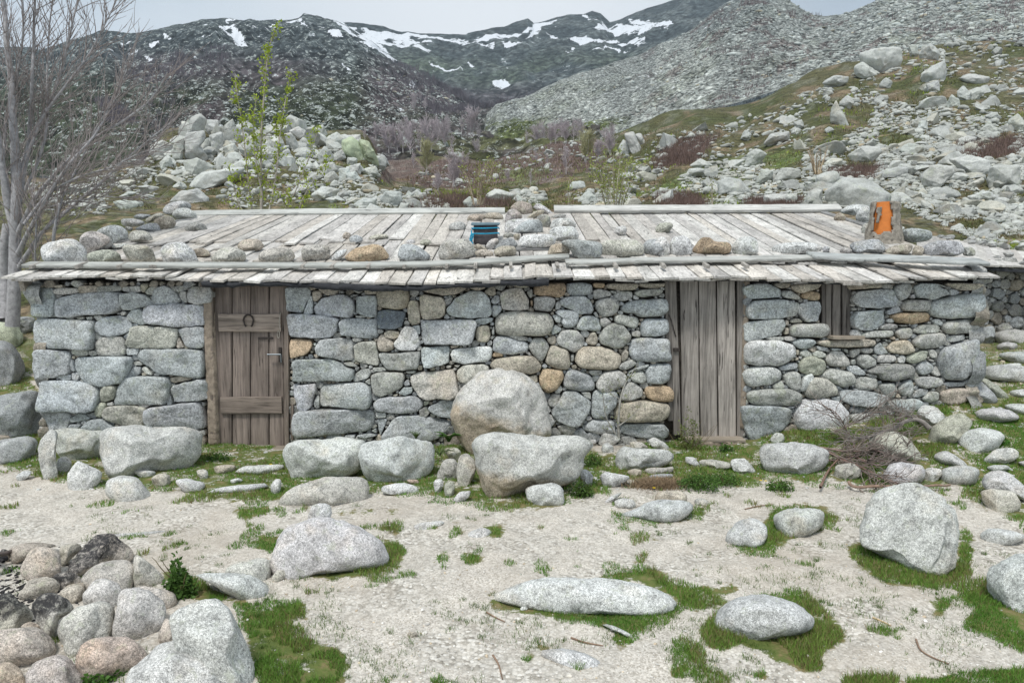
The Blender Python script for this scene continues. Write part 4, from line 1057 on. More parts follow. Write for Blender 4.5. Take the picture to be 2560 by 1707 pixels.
GROUNDR = '''@H
k 450,820 470,760 560,640 640,590 740,595 780,630 860,690 865,750 800,770 700,770 600,800 500,850 440,850|rounded stone with black charred top at the back of the fire ring
b 140,800 180,720 260,680 380,700 400,780 390,850 330,890 230,885 150,850|pale beige round stone left of the charred one in the fire ring
b 60,690 180,655 350,660 380,690 250,690 150,740 80,760|soot flecked low stone at the far rim of the fire ring
b 385,680 500,660 540,690 450,760 400,800|beige stone wedged behind the charred stone of the fire ring
k 0,700 40,690 65,720 60,760 0,780|small sooty stone at the left picture edge of the fire ring
b 110,985 190,900 290,870 350,880 385,930 370,980 260,1005 140,1010|cream oval stone in the inner fire ring
k 345,870 400,850 480,850 530,880 520,920 450,940 390,940|small white stone with a blackened left end in the fire ring
b 390,970 450,930 530,915 552,950 540,1000 480,1035 410,1010|small tan stone below the blackened white one in the fire ring
k 200,1050 290,980 400,990 490,1080 480,1100 380,1150 360,1250 340,1290 280,1220 220,1110|tan stone with a sooty cap in the middle of the fire ring
k -80,1080 0,990 60,970 130,1020 200,1080 210,1130 130,1200 40,1225 -50,1200|dark burnt stone at the left edge of the fire ring
h 520,870 620,800 760,768 840,775 875,830 870,920 820,970 740,930 640,900 560,940|greyish beige stone below the charred stone of the fire ring
w 545,980 620,900 700,900 780,930 800,990 740,1060 640,1050 560,1020|flat grey stone with angled faces in the right of the fire ring
h 875,740 900,725 980,790 1065,860 1060,900 1000,930 880,935 870,850|angular stone at the right rear corner of the fire ring by the nettle
w 355,1210 390,1150 520,1060 640,1030 730,1070 755,1120 740,1200 690,1280 560,1340 470,1360 420,1330 390,1270|large tilted oval white speckled stone at the front of the fire ring
w 740,1200 770,1080 800,980 850,962 960,975 1050,1025 1085,1080 1070,1150 1010,1220 930,1280 870,1270 760,1235|large five sided white stone with black flecks in the fire ring
h 880,940 950,930 1150,980 1160,1040 1120,1070 1020,1030|flat stone lying behind the five sided white stone
b 1030,1290 1060,1180 1090,1140 1130,1180 1150,1250 1130,1300|small tan stone squeezed between the five sided stone and the big boulder
b -80,1320 0,1230 150,1215 260,1225 340,1280 375,1340 330,1400 200,1455 60,1440 -60,1410|large tan egg shaped stone at the lower left edge
b 125,1205 200,1165 270,1200 310,1250 260,1230|small reddish stone behind the large egg shaped one
p 500,1400 530,1330 640,1280 800,1280 900,1310 965,1380 970,1430 920,1490 800,1530 600,1535 540,1500|large pinkish orange oval stone at the front of the fire ring
h 170,1510 230,1440 380,1380 470,1400 530,1500 560,1568 500,1640 200,1640|grey beige stone cut by the lower picture edge
o -60,1500 0,1430 70,1430 130,1480 165,1550 150,1620 0,1640|rusty orange stone in the lower left picture corner
W 1110,1160 1180,1090 1330,1035 1430,1045 1500,1100 1550,1180 1600,1330 1680,1540 1700,1640 1180,1640 1150,1300|large pale granite boulder right of the fire ring
W 830,1568 870,1500 980,1440 1060,1350 1130,1330 1330,1350 1450,1420 1500,1568 1480,1680 830,1700|low lichen flecked boulder in front of the pale granite boulder
w 1260,860 1350,850 1500,855 1640,860 1740,920 1790,980 1640,1000 1540,975 1400,920|flat white slab right of the nettle plant
w 1460,830 1520,790 1700,755 1770,770 1765,850 1740,890 1600,860|low white stone between slab and the stone topped boulder
w 660,570 760,560 900,565 1080,545 1210,550 1150,568 1000,578 800,588|long thin streak of bedrock showing in the left gravel
@I
W -2,765 30,660 130,540 260,512 380,500 560,545 690,630 750,720 735,770 570,790 300,800 150,850 30,830|wide grey boulder with a small stone on top and grass at its foot
w 240,485 260,405 330,395 385,415 375,485 340,520 265,518|small grey stone balanced on the wide boulder
h 0,870 40,830 80,830 90,860 50,905 5,905|small cracked white stone at the left foot of the stone topped boulder
b 70,860 100,835 135,855 120,885 75,890|small tan stone beside the cracked white one
w 880,550 950,490 1100,478 1130,500 1000,540|barely exposed bedrock hump beside grass tufts in the path centre
w 1230,600 1290,540 1380,510 1450,550 1350,600|pointed bedrock hump with grass at its right in the path
w 1655,300 1700,280 1840,262 1890,290 1905,370 1880,405 1750,395 1670,370|squared lichened stone in grass before the front boulder
w 1185,370 1220,320 1300,312 1290,350 1220,385|small white tilted stone on the grass left of the front boulder
b 880,1245 900,1230 950,1235 955,1255 900,1268|little orange pebble alone in the centre gravel
w 1620,1080 1640,1065 1670,1070 1668,1088 1630,1092|little white pebble on the front grass patch
h 20,390 130,290 300,235 580,220 640,290 600,390 350,400 200,395|sloping bedrock slab under the two bench stones
w 710,300 740,275 860,262 950,285 955,325 900,335 740,325|flat grey stone propping the right bench stone
@A
W 245,1240 330,1130 380,1170 360,1250 375,1380 370,1440 310,1460 270,1380|tall narrow upright stone at the left end of the block row
W 320,1140 420,1130 640,1135 680,1150 670,1280 600,1310 480,1330 400,1310 350,1240|long shadow pitted block left of the biggest block by the wall
W 668,1200 690,1130 900,1118 1230,1122 1320,1165 1325,1220 1300,1290 1200,1395 1000,1405 780,1400 720,1400 685,1340|biggest rectangular block under the left wall, left of the door
w 440,1420 500,1335 560,1360 665,1410 640,1470 560,1520 480,1525 440,1490|wedge shaped stone under the long block
w 370,1320 440,1310 470,1350 440,1400 380,1410|small blue grey stone in the gap under the long block
w 690,1530 720,1470 790,1430 900,1450 1010,1540 960,1575 800,1580|half buried triangular stone below the biggest block
w 870,1405 940,1398 1020,1405 1000,1432 920,1435|small flat stone beneath the biggest block
h 980,1450 1040,1415 1110,1430 1110,1480 1040,1495|small square stone below the right end of the biggest block
w 1140,1470 1200,1455 1350,1480 1300,1530 1220,1530|flat white triangular stone left of the door steps
w 1280,1400 1340,1390 1360,1410 1350,1455 1300,1440|small upright stone beside the first door step
w 1520,1400 1600,1370 1690,1370 1850,1355 1850,1390 1680,1415|upper stepping slab before the left door
b 1400,1370 1540,1360 1520,1400 1410,1410|tan step stone left of the upper stepping slab
w 1330,1530 1440,1505 1750,1480 1760,1500 1600,1535|long lower stepping slab before the left door
w 1765,1500 1800,1455 1840,1460 1830,1520 1790,1545|egg shaped stone at the right end of the lower stepping slab
w 1500,1462 1560,1450 1590,1465 1520,1480|small stepping stone between the two door slabs
G 0,930 150,890 270,885 280,1060 310,1130 240,1170 100,1180 -60,1150 -60,960|large dark grey block outside the left corner of the hut
g -60,1260 0,1210 60,1190 190,1185 240,1220 200,1300 60,1335 -40,1320|rounded dark stone below the large block at the left corner
b -20,1165 60,1175 70,1190 20,1215 -20,1210|small tan stone between the two left corner blocks
L -60,470 0,430 60,425 135,460 140,550 80,590 -40,590|yellow green lichened boulder at the left picture edge
G -60,600 0,560 80,590 130,650 145,720 100,790 40,815 -50,815|grey boulder below the lichened one at the left edge
G 75,430 130,400 230,400 230,500 160,510 130,460|dark boulder touching the left corner of the hut
w 100,1440 140,1405 210,1400 190,1440 130,1465|small white stone in the grass left of the block row
@B
W 15,1270 60,1215 140,1200 420,1190 560,1210 520,1260 520,1370 400,1430 200,1445 80,1440 50,1350|left one of two bench blocks right of the left door
W 520,1290 560,1225 700,1190 980,1200 1010,1240 1000,1380 920,1430 760,1470 640,1465 560,1400|right one of two bench blocks right of the left door
p 820,1460 900,1460 910,1485 860,1490|small reddish shard under the right bench block
h 1020,1430 1070,1330 1140,1325 1165,1370 1150,1440 1080,1460|wedge stone right of the bench blocks
h 1150,1400 1170,1310 1220,1290 1280,1350 1270,1420 1210,1500 1160,1470|upright egg shaped stone left of the front boulder
w 1005,1460 1060,1455 1070,1500 1040,1540 1010,1535|small squared stone under the wedge stone, left of two
l 1075,1480 1140,1470 1140,1540 1110,1568 1075,1555|small greenish stone under the wedge stone, right of two
h 1070,1260 1140,1250 1185,1280 1150,1340 1090,1300|pinkish stone behind the wedge stone by the dock leaves
@P
X 1140,1030 1150,995 1180,957 1205,940 1235,932 1290,936 1325,957 1350,985 1367,1010 1378,1045 1377,1075 1314,1085 1240,1090 1180,1116 1152,1085|huge rounded boulder leaning against the middle of the wall
X 1180,1110 1203,1088 1256,1082 1333,1090 1448,1091 1480,1114 1453,1141 1448,1176 1409,1202 1340,1206 1290,1225 1241,1240 1215,1205 1199,1172 1187,1137|big wedge shaped boulder with a brown face before the huge one
W 1215,1485 1300,1460 1340,1448 1430,1444 1550,1449 1625,1468 1680,1485 1690,1500 1640,1515 1550,1510 1400,1510 1300,1500|long low whale backed rock in the centre foreground
W 2470,1445 2490,1418 2530,1395 2600,1385 2660,1450 2640,1520 2560,1515 2500,1490|domed boulder cut by the right picture edge
w 1340,1605 1400,1596 1480,1612 1560,1650 1450,1645 1380,1625|flat bedrock streak in the lower centre gravel
@C
w 845,1260 870,1215 925,1245 915,1280 870,1285|small white stone in grass right of the wedge shaped boulder
w 770,1200 810,1200 810,1220 780,1222|tiny white stone near the foot of the wall right of the huge boulder
w 700,1420 740,1390 790,1430 780,1490 740,1500|small upright stone at the right tip of the wedge shaped boulder
w 835,1440 870,1410 1050,1440 960,1490 870,1510|flat white stone left of the stone table
W 940,1290 990,1235 1060,1260 1280,1265 1315,1330 1200,1370 1080,1375 960,1400 945,1350|slab forming the top of the low stone table
h 1030,1215 1100,1210 1160,1250 1050,1260|pinkish stone on the back left of the stone table
w 1150,1195 1200,1185 1280,1230 1280,1260 1180,1245|white shard on the back right of the stone table
b 1010,1410 1050,1390 1110,1395 1105,1430 1050,1440|tan round stone propping the left of the table slab
m 1120,1390 1200,1380 1270,1385 1310,1370 1315,1410 1160,1425|layered stones propping the right of the table slab
g 1150,1430 1310,1420 1310,1445 1180,1465|flat grey stone lowest under the stone table
@J
w 665,385 700,362 790,370 808,400 770,415 690,412|oval white stone in the grass behind the low path boulder
w 600,385 640,350 720,320 700,345 640,390|slim white stone left of the dry straw
b 935,350 960,315 1080,310 1140,335 1135,375 960,378|flat orange brown stone behind the low path boulder
w 660,450 800,430 880,390 1000,372 1130,380 1180,400 1170,440 1080,480 980,490 850,465|low smooth boulder fringed with grass in the path before the right door
w 1190,370 1240,358 1285,380 1280,405 1200,395|small white stone right of the flat orange brown stone
w 1130,90 1190,95 1235,145 1200,150 1140,130|leftmost stone of the kerb before the right door
h 1220,115 1300,105 1430,130 1430,160 1300,165 1240,150|middle long stone of the kerb before the right door
w 1430,110 1520,100 1600,180 1560,195 1450,180|rightmost stone of the kerb before the right door
W 1620,40 1680,8 1900,5 2080,50 2060,130 1950,180 1800,200 1680,180 1630,120|large smooth block at the left of the brushwood heap
w 1380,600 1470,520 1570,490 1660,540 1670,580 1620,660 1540,640 1440,640|flat pentagonal rock in the right path, left of two
w 1700,480 1780,440 1960,425 2040,450 2030,520 1920,570 1800,600 1750,560|flat rock in the right path, right of two, grass round it
W 1300,1160 1370,1080 1480,1010 1690,1000 1850,1050 1960,1120 1940,1170 1700,1200 1480,1225|smooth dome rock ringed by grass at the lower right
w 580,1155 650,1145 850,1215 800,1230 700,1190|thin bedrock sliver below the front grass patch
@K
X 660,680 720,540 800,490 900,460 1010,470 1120,540 1180,620 1200,750 1170,870 1010,915 930,900 850,850 750,800 660,770|big pale boulder standing alone on the right gravel
w 970,60 1000,15 1070,15 1130,70 1090,140 1040,150 1000,100|rounded stone behind the bent grey branch
l 1020,200 1060,130 1170,70 1230,65 1290,120 1200,200 1080,230|lichened cracked stone right of the brushwood heap
w 1185,200 1240,155 1350,142 1430,165 1460,190 1380,240 1260,245|flat topped pale stone at the right on the grass slope
w 1060,300 1110,268 1170,280 1270,335 1200,340 1100,320|low stone with a trailing tail on the right grass slope
w 1345,310 1400,265 1490,250 1535,270 1530,310 1420,340 1350,335|pale stone near the right edge above the edged wall stones
l 700,230 720,180 840,165 930,210 1010,310 900,315 800,290|sloping lichened boulder behind the brushwood heap
w 780,390 810,345 880,330 1000,350 1010,400 960,430 850,435 790,420|rounded kerb stone right below the brushwood heap
w 1010,370 1100,365 1110,400 1060,440 1020,440|narrow kerb stone between two wider ones on the right
w 1095,400 1130,360 1230,350 1325,370 1300,430 1200,440 1110,425|wide flat kerb stone furthest right in the kerb
h 500,390 520,350 600,330 650,370 650,410 560,425 505,415|tan stone under the brushwood beside the smooth block
W 1335,460 1345,395 1420,380 1500,410 1568,470 1600,540 1500,500 1400,500|upper one of two stacked boulders at the right edge
h 1320,500 1360,487 1500,490 1550,550 1530,590 1400,605 1350,570|lower one of two stacked boulders at the right edge
w 1290,50 1400,25 1500,40 1550,75 1450,85 1400,95 1310,80|long flat stone on the right grass near the hut corner
w 1450,10 1600,5 1600,50 1500,38|flat stone at the right picture edge above the long one
w 1350,355 1470,345 1490,365 1400,380|thin flat stone above the two stacked boulders
w 1525,330 1600,325 1600,360|small stone at the right edge beside the thin flat one
w 1320,740 1380,700 1500,720 1590,740 1450,780 1350,770|flat slab sunk in gravel right of the lone boulder
w 145,200 180,165 225,175 225,220 160,225|small stone between wall foot and the smooth block
@D
l 2030,760 2130,790 2270,890 2180,900 2100,830|ramp shaped stone sloping down right of the hut corner
g 1990,790 2060,780 2200,910 2080,930 2000,890|grey boulder at the foot of the right hut corner
g 2070,470 2160,450 2170,500 2140,560 2080,540|grey block beside the right hut corner half way up
m 2160,500 2250,475 2400,480 2400,550 2200,545|dark flat stone before the rear hut wall
m 2175,570 2240,550 2310,560 2300,590 2200,595|small flat stone below the dark flat stone by the rear wall
w 2180,640 2230,615 2400,615 2400,680 2280,665|pale pinkish slab at the right edge below the rear wall
w 2070,720 2180,695 2400,710 2400,790 2200,770 2050,765|broad pale slab in the grass right of the hut
w 2230,690 2330,682 2340,706 2250,708|small slab between the two broad slabs at the right
w 2260,860 2400,850 2400,890 2280,885|flat stone on the right grass at the picture edge'''
HILLR = '''@T
w 1050,1345 1090,1250 1190,1180 1320,1200 1470,1265 1430,1345 1330,1355|great smooth pale slab rising behind the right roof and chimney
g 1000,1150 1120,1130 1140,1170 1060,1220 995,1215|darker boulder perched left above the great pale slab
w 660,1280 810,1268 800,1330 760,1340 660,1330|rectangular pale boulder behind the right ridge, left of a split
w 805,1280 870,1262 860,1330 800,1340|upright pale boulder right of the split behind the right ridge
w 925,1300 960,1250 1030,1245 1030,1320 970,1345|pale boulder leaning left of the great slab
w 360,1190 430,1165 500,1185 545,1230 520,1265 450,1250 370,1240|domed pale boulder behind the roof at mid right
w 1210,1010 1300,960 1400,965 1415,990 1340,1060 1260,1060|
w 1545,980 1600,940 1690,960 1690,1010 1590,1020|
w 1355,1140 1500,1100 1580,1095 1580,1140 1480,1170 1400,1170|
w 1700,1140 1760,1080 1880,1090 1900,1130 1820,1190 1770,1230 1700,1200|
w 1870,1045 1980,1020 2120,1050 2130,1110 2000,1150 1920,1090|
w 2120,1170 2140,1100 2310,1090 2310,1200 2200,1230 2130,1220|blocky cracked boulder near the right edge of the hillside
w 660,930 700,880 810,862 810,910 700,945|
w 530,1085 550,1010 610,980 670,1010 600,1080|
w 710,1190 770,1100 880,1110 885,1150 800,1180|
w 600,1190 640,1110 710,1120 700,1160 640,1200|
w 1050,1070 1090,1035 1160,1040 1160,1080 1080,1095|
h 1095,720 1130,670 1165,740 1215,820 1140,810 1100,780|pointed standing rock half way up the right hillside
w 1155,670 1200,630 1240,670 1210,710 1160,700|
h 1295,360 1380,330 1530,320 1540,380 1530,420 1460,475 1340,440 1310,400|big undercut crag crowning the right hillside
w 1250,440 1300,410 1430,490 1330,510 1255,480|
w 1670,350 1740,285 1790,330 1785,380 1690,390|sharp white pyramid rock on the crest of the right hillside
w 1690,470 1830,400 1830,500 1690,530|square fractured rock below the sharp white pyramid
w 1600,300 1650,300 1665,350 1610,370|
w 1945,510 1990,487 2120,505 2100,540 1960,525|long lone slab on green turf high on the right hillside
w 1845,680 1880,620 1930,660 1930,700 1850,700|
w 1920,600 1960,565 2000,610 1990,660 1930,650|
w 1995,600 2050,575 2090,600 2050,645 2000,650|
w 1410,550 1450,510 1490,540 1470,575 1415,570|
w 1040,540 1110,500 1200,505 1190,540 1110,570|
w 1715,555 1790,530 1800,590 1740,600|
w 2100,760 2170,735 2200,770 2150,795|
w 2250,800 2310,750 2352,790 2352,860 2290,840|
w 2070,850 2120,815 2210,850 2200,880 2100,875|
w 1925,910 1980,890 2040,900 2010,940 1940,940|
w 1990,1285 2100,1250 2180,1290 2090,1330 2010,1320|
w 2085,1420 2200,1440 2280,1425 2230,1460 2120,1463|
w 1970,1210 2080,1160 2090,1190 2010,1230|
w 1850,1160 1920,1130 1990,1150 1920,1190|
w 140,1150 170,1105 240,1100 290,1120 200,1155|
w 170,1080 240,1040 320,1080 250,1098|
w 1440,1290 1500,1260 1560,1260 1600,1290 1540,1310|
w 1680,1310 1740,1330 1770,1370 1700,1360|
w 1840,1390 1870,1345 1930,1390 1880,1410|
w 2270,1335 2340,1330 2352,1370 2290,1365|
w 1050,850 1080,830 1110,850 1070,870|
w 870,850 850,800 900,785 915,820|
w 505,900 530,850 570,880 545,920|
w 1650,860 1670,800 1710,790 1720,840 1690,865|
w 1610,810 1660,765 1690,790 1650,840|
@U
w 1825,960 1850,920 1880,930 1900,1000 1840,1005|left slab of the fan of upright rocks on the valley edge
w 1860,880 1920,870 1975,970 1930,1000 1890,950|tallest slab of the fan of upright rocks on the valley edge
w 1930,880 1970,880 2000,930 1980,945|right slab of the fan of upright rocks on the valley edge
w 1490,1230 1520,1190 1590,1190 1600,1220 1540,1235|
w 1555,1300 1620,1245 1700,1300 1640,1320|
w 955,1275 1010,1240 1130,1270 1080,1310 980,1290|
g 810,1320 850,1290 920,1315 925,1355 840,1350|
g 268,1300 300,1260 380,1260 400,1310 350,1350 290,1340|biggest grey boulder of the heap behind the left ridge board
w 145,1380 200,1330 275,1360 270,1385|
w 90,1330 150,1300 230,1300 220,1340 100,1350|
w 370,1370 400,1330 450,1330 430,1375|
w 475,1260 500,1245 550,1270 500,1290|
w 430,1270 450,1250 475,1270 460,1290|
w 520,1270 560,1260 570,1290 530,1300|
w 10,1390 60,1360 100,1370 90,1395|
w 1130,1300 1160,1275 1200,1300 1170,1315|
@S
W 1210,930 1230,850 1250,780 1300,755 1340,790 1330,850 1290,870 1230,880|smooth thumb shaped rock topmost in the left outcrop
W 1210,960 1220,880 1330,870 1340,920 1300,950 1350,1000 1340,1060 1260,1040 1215,1000|
W 1210,1060 1290,1040 1390,1090 1340,1120 1240,1150|
W 1370,890 1450,870 1460,990 1420,980 1390,950|
W 1345,790 1420,790 1440,860 1380,880 1345,850|
W 1470,830 1520,780 1540,850 1530,900 1480,890|
W 1470,960 1530,940 1560,1010 1480,1030|
W 1545,820 1600,790 1680,850 1620,870 1560,890|
W 1560,960 1620,920 1660,960 1650,1030 1590,1010|
W 1620,900 1700,850 1760,900 1740,960 1650,950|
W 1125,990 1150,910 1200,910 1195,1000 1180,1050 1135,1040|
W 990,960 1060,920 1120,950 1110,1010 1030,1030 980,1000|
W 1040,1060 1110,1030 1130,1070 1060,1100|
W 1240,1190 1330,1130 1470,1110 1580,1100 1560,1140 1420,1190 1300,1210|long flat shelf of rock below the left outcrop
W 1490,1150 1560,1120 1600,1150 1520,1180|
W 1120,1310 1180,1260 1290,1235 1350,1290 1340,1330 1240,1330|
W 1130,1220 1170,1190 1220,1220 1190,1240|
W 745,1320 800,1310 930,1320 920,1360 790,1360|
W 780,1280 850,1250 890,1260 830,1290|
W 1900,860 1950,835 2040,890 2010,915 1930,900|
W 1860,880 1900,870 1970,970 1930,985 1880,950|
W 2050,840 2110,820 2130,880 2060,890|
W 2140,900 2200,870 2250,910 2200,950 2130,940|
W 2240,960 2290,920 2352,960 2352,1010 2280,1020|
W 2160,1020 2230,980 2260,1030 2200,1050|
W 2080,1010 2120,960 2170,1010 2180,1060 2090,1060|
W 2090,1090 2180,1060 2200,1110 2120,1140|
W 2120,1150 2180,1120 2210,1160 2190,1190 2130,1185|
W 2215,1110 2280,1100 2290,1180 2220,1185|
W 2280,1090 2352,1070 2352,1140 2290,1130|
W 2250,890 2352,880 2352,940 2290,920|
W 1770,900 1830,880 1860,960 1800,990|
W 1690,1000 1760,960 1800,1010 1730,1040|
W 1820,1010 1880,980 1920,1040 1850,1060|
W 1930,1010 2000,980 2040,1020 1970,1050|
W 1400,1050 1440,1010 1500,1050 1450,1090|
W 1580,1060 1650,1030 1700,1070 1620,1090|
W 1960,1090 2030,1060 2070,1100 2000,1120|
@U
L 20,930 80,900 140,960 170,1040 100,1040 30,990|
L 130,920 190,930 240,1020 250,1060 170,1040 140,960|great rounded lichened rock at the right end of the left outcrop
W 240,1010 290,1020 320,1060 260,1075|
W 0,890 30,880 120,900 60,940 10,940|
W 40,1090 130,1080 160,1110 80,1130|
W 40,1140 100,1120 135,1165 70,1185|
W 155,1110 230,1090 250,1130 190,1150|
W 50,1030 110,1040 100,1080 50,1080|
@S
W 1890,1270 1950,1210 2050,1220 2010,1250|
W 2040,1270 2110,1225 2205,1240 2180,1290 2080,1310|
W 2130,1300 2200,1280 2255,1310 2180,1325|'''
# ------------------------------------------------------------ rock data helpers
ZO = {'A': (0, 640, .38268), 'B': (700, 640, .38271), 'C': (1180, 640, .38259), 'D': (1640, 640, .39116),
      'E': (0, 460, .38265), 'F': (800, 460, .38265), 'G': (1660, 460, .38265), 'H': (0, 1107, .38259), 'I': (680, 1107, .38259),
      'J': (1280, 1107, .38259), 'K': (1860, 1007, .44643), 'P': (0, 0, 1.0), 'S': (0, 0, .38265), 'U': (850, 0, .38265), 'T': (1660, 0, .38265)}
def parse(txt):
    out = []; z = None
    for ln in txt.strip().split('\n'):
        ln = ln.strip()
        if not ln: continue
        if ln[0] == '@': z = ZO[ln[1]]; zn = ln[1]; continue
        lab = None
        if '|' in ln: ln, lab = ln.split('|')
        t, rest = ln.split(' ', 1)
        P = np.array([[float(a) for a in q.split(',')] for q in rest.split()])*z[2]+np.array([z[0], z[1]])
        out.append((t, P, lab, zn))
    return out
TINT = {'g': (.44, .462, .468), 'm': (.45, .45, .425), 'b': (.48, .435, .365), 'o': (.47, .36, .25), 'w': (.60, .61, .595), 'h': (.52, .505, .46),
        'l': (.465, .47, .40), 's': (.31, .31, .30), 'd': (.15, .175, .195), 'k': (.56, .52, .47), 'p': (.57, .46, .38), 'W': (.60, .61, .59),
        'X': (.57, .57, .54), 'G': (.32, .335, .335), 'L': (.52, .55, .41)}
def chaikin(P, n=2, q=.25):
    for _ in range(n):
        N = np.roll(P, -1, 0); P = np.stack([P*(1-q)+N*q, P*q+N*(1-q)], 1).reshape(-1, P.shape[1])
    return P
def resample(P, n):
    Q = np.concatenate([P, P[:1]]); d = np.concatenate([[0], np.cumsum(np.linalg.norm(np.diff(Q, axis=0), axis=1))])
    t = np.linspace(0, d[-1], n, endpoint=False)
    return np.stack([np.interp(t, d, Q[:, k]) for k in range(Q.shape[1])], 1)
def area(P): x, y = P[:, 0], P[:, 1]; return .5*np.sum(x*np.roll(y, -1)-y*np.roll(x, -1))
# ------------------------------------------------------------ masonry: polygons in a wall plane -> pillowed stones in one mesh
def stone_in_plane(b, P2, O, U, Vv, N, prot, tint, rnd, rr, gap=.006, n=None, back=.12):
    """P2: polygon (metres) in plane coordinates; N points outwards"""
    if area(P2) < 0: P2 = P2[::-1]
    ext = P2.max(0)-P2.min(0); sz = float(np.sqrt(max(ext[0]*ext[1], 1e-6)))
    ce = P2.mean(0); P2 = ce+(P2-ce)*(1+.0075/max(sz*.5, .02)) if sz > .07 else P2
    P = chaikin(P2, 1, .07 if not rnd else .16); P = chaikin(P, 1, .2)
    a1 = abs(area(P)); P = P.mean(0)+(P-P.mean(0))*float(np.sqrt(abs(area(P2))/max(a1, 1e-9)))
    if n is None: n = 18 if sz < .09 else (28 if sz < .2 else 40)
    P = resample(P, n); c = P.mean(0)
    lim = max(.3, 1-gap/max(sz*.5, .01))
    P = c+(P-c)*lim
    P = P+(vnoise(np.column_stack([P*14, np.full(n, rr.uniform(0, 50))]))*min(.010, sz*.045))[:, None]*((P-c)/(np.linalg.norm(P-c, axis=1)[:, None]+1e-6))
    if rnd: prof = [(1.0, -back), (1.0, -.015), (.985, .30), (.93, .62), (.80, .86), (.55, .97), (.28, 1.0)]
    else: prof = [(1.0, -back), (1.0, 0.0), (.993, .55), (.978, .86), (.90, .97), (.60, 1.0), (.28, 1.0)]
    V = []
    tilt = rr.normal(0, .15, 2); sd = rr.uniform(0, 90)
    for (s, h) in prof:
        q = c+(P-c)*s
        hh = h if h < 0 else h*prot
        d = np.full(n, hh)
        if h > 0: d = d+((q-c)@tilt)*(.5+.5*h)*.8
        V.append((q, d))
    V.append((c[None], np.array([prot])))
    Q = np.concatenate([a for a, _ in V]); D = np.concatenate([d for _, d in V])
    W3 = np.column_stack([Q, D])
    msk = np.concatenate([np.full(n, 0 if h < 0 else 1.0) for (_, h) in prof]+[[1.0]])
    D = D+msk*(vnoise(W3*6+sd)*.026+np.abs(vnoise(W3*11+sd+9))*.022-.011+vnoise(W3*24+sd)*.008)*min(1, sz/.17)
    X = O+Q[:, :1]*U+Q[:, 1:2]*Vv+D[:, None]*N
    m = len(prof); F = []
    flip = np.dot(np.cross(U, Vv), N) < 0
    for r in range(m-1):
        for k in range(n):
            a, a2 = r*n+k, r*n+(k+1) % n; f = (a, a2, a2+n, a+n); F.append(f[::-1] if flip else f)
    for k in range(n):
        f = ((m-1)*n+k, (m-1)*n+(k+1) % n, m*n); F.append(f[::-1] if flip else f)
    b.add(X, F, tint)
def fill_stones(b, polys, box, holes, O, U, Vv, N, rr, rmin=.012, rmax=.07, cell=.011, tints=('g', 'm', 'm', 'b', 'w'), inside=None, asp=(1.0, 1.7), prot=.5, topup=None):
    """small chinking stones in the free joints between the given polygons"""
    x0, x1, y0, y1 = box; nx = int((x1-x0)/cell); ny = int((y1-y0)/cell)
    gx = x0+(np.arange(nx)+.5)*cell; gy = y0+(np.arange(ny)+.5)*cell; GX, GY = np.meshgrid(gx, gy)
    D = np.full(GX.shape, rmax)
    def stamp(P, inset=0.0):
        lo = P.min(0)-rmax; hi = P.max(0)+rmax
        i0, i1 = np.searchsorted(gx, [lo[0], hi[0]]); j0, j1 = np.searchsorted(gy, [lo[1], hi[1]])
        if i1 <= i0 or j1 <= j0: return
        X = GX[j0:j1, i0:i1]; Y = GY[j0:j1, i0:i1]; best = np.full(X.shape, 9.0); n = len(P)
        for k in range(n):
            a = P[k]; c = P[(k+1) % n]; e = c-a; L = e@e+1e-12
            t = np.clip(((X-a[0])*e[0]+(Y-a[1])*e[1])/L, 0, 1)
            best = np.minimum(best, np.hypot(X-a[0]-t*e[0], Y-a[1]-t*e[1]))
        best = np.where(inpoly(X, Y, P), -best, best)
        D[j0:j1, i0:i1] = np.minimum(D[j0:j1, i0:i1], best+inset)
    for P in polys: stamp(P)
    for P in holes: stamp(P)
    if inside is not None: D[~inside(GX, GY)] = -1
    lvl = rmax
    cnt = 0
    for thr in np.geomspace(rmax*.98, rmin, 14):
        for _ in range(5):
            idx = np.argwhere(D >= thr)
            if len(idx) == 0: break
            rr.shuffle(idx)
            used = 0
            for (j, i) in idx[:1600]:
                if D[j, i] < thr: continue
                r = D[j, i]; cx, cy = gx[i], gy[j]
                a = rr.uniform(*asp); th = rr.normal(0, .35); k = int(rr.integers(5, 8))
                an = np.sort(rr.uniform(0, 2*pi, k)+0)+rr.uniform(0, 6); an = np.linspace(0, 2*pi, k, endpoint=False)+rr.normal(0, .18, k)
                # let the stone grow towards free space
                rad = []
                for q in an:
                    dx, dy = cos(q), sin(q); t = r
                    while t < r*1.9:
                        ii = int((cx+dx*t-x0)/cell); jj = int((cy+dy*t-y0)/cell)
                        if not (0 <= ii < nx and 0 <= jj < ny) or D[jj, ii] < .004: break
                        t += cell*.8
                    rad.append(min(t, r*(a if abs(dx) > .6 else 1.15)))
                P = np.column_stack([cx+np.cos(an)*rad, cy+np.sin(an)*rad])
                tt = tints[int(rr.integers(len(tints)))]
                if topup is not None and cy > topup and rr.random() < .5: tt = 'b'
                col = np.array(TINT[tt])*rr.uniform(.62, 1.0)
                stone_in_plane(b, P, O, U, Vv, N, min(.05, r*prot*1.2), col, rr.random() < .35, rr, gap=.003)
                stamp(P); cnt += 1; used += 1
            if used == 0: break
    return cnt
WALLY = 7.1
def toplane(P):
    return np.array([[at(u, v, WALLY)[0], at(u, v, WALLY)[2]] for u, v in P])
HX = at(1280, 700, WALLY)
X0, X1 = at(90, 900, WALLY)[0], at(2448, 900, WALLY)[0]
hut = empty('stone_hut', (0, 9, 0), 'long low dry stone shepherd hut with a grey plank roof weighted with stones', 'hut')
def hobj(o): o.location = (-hut.location[0], -hut.location[1], -hut.location[2]); return o
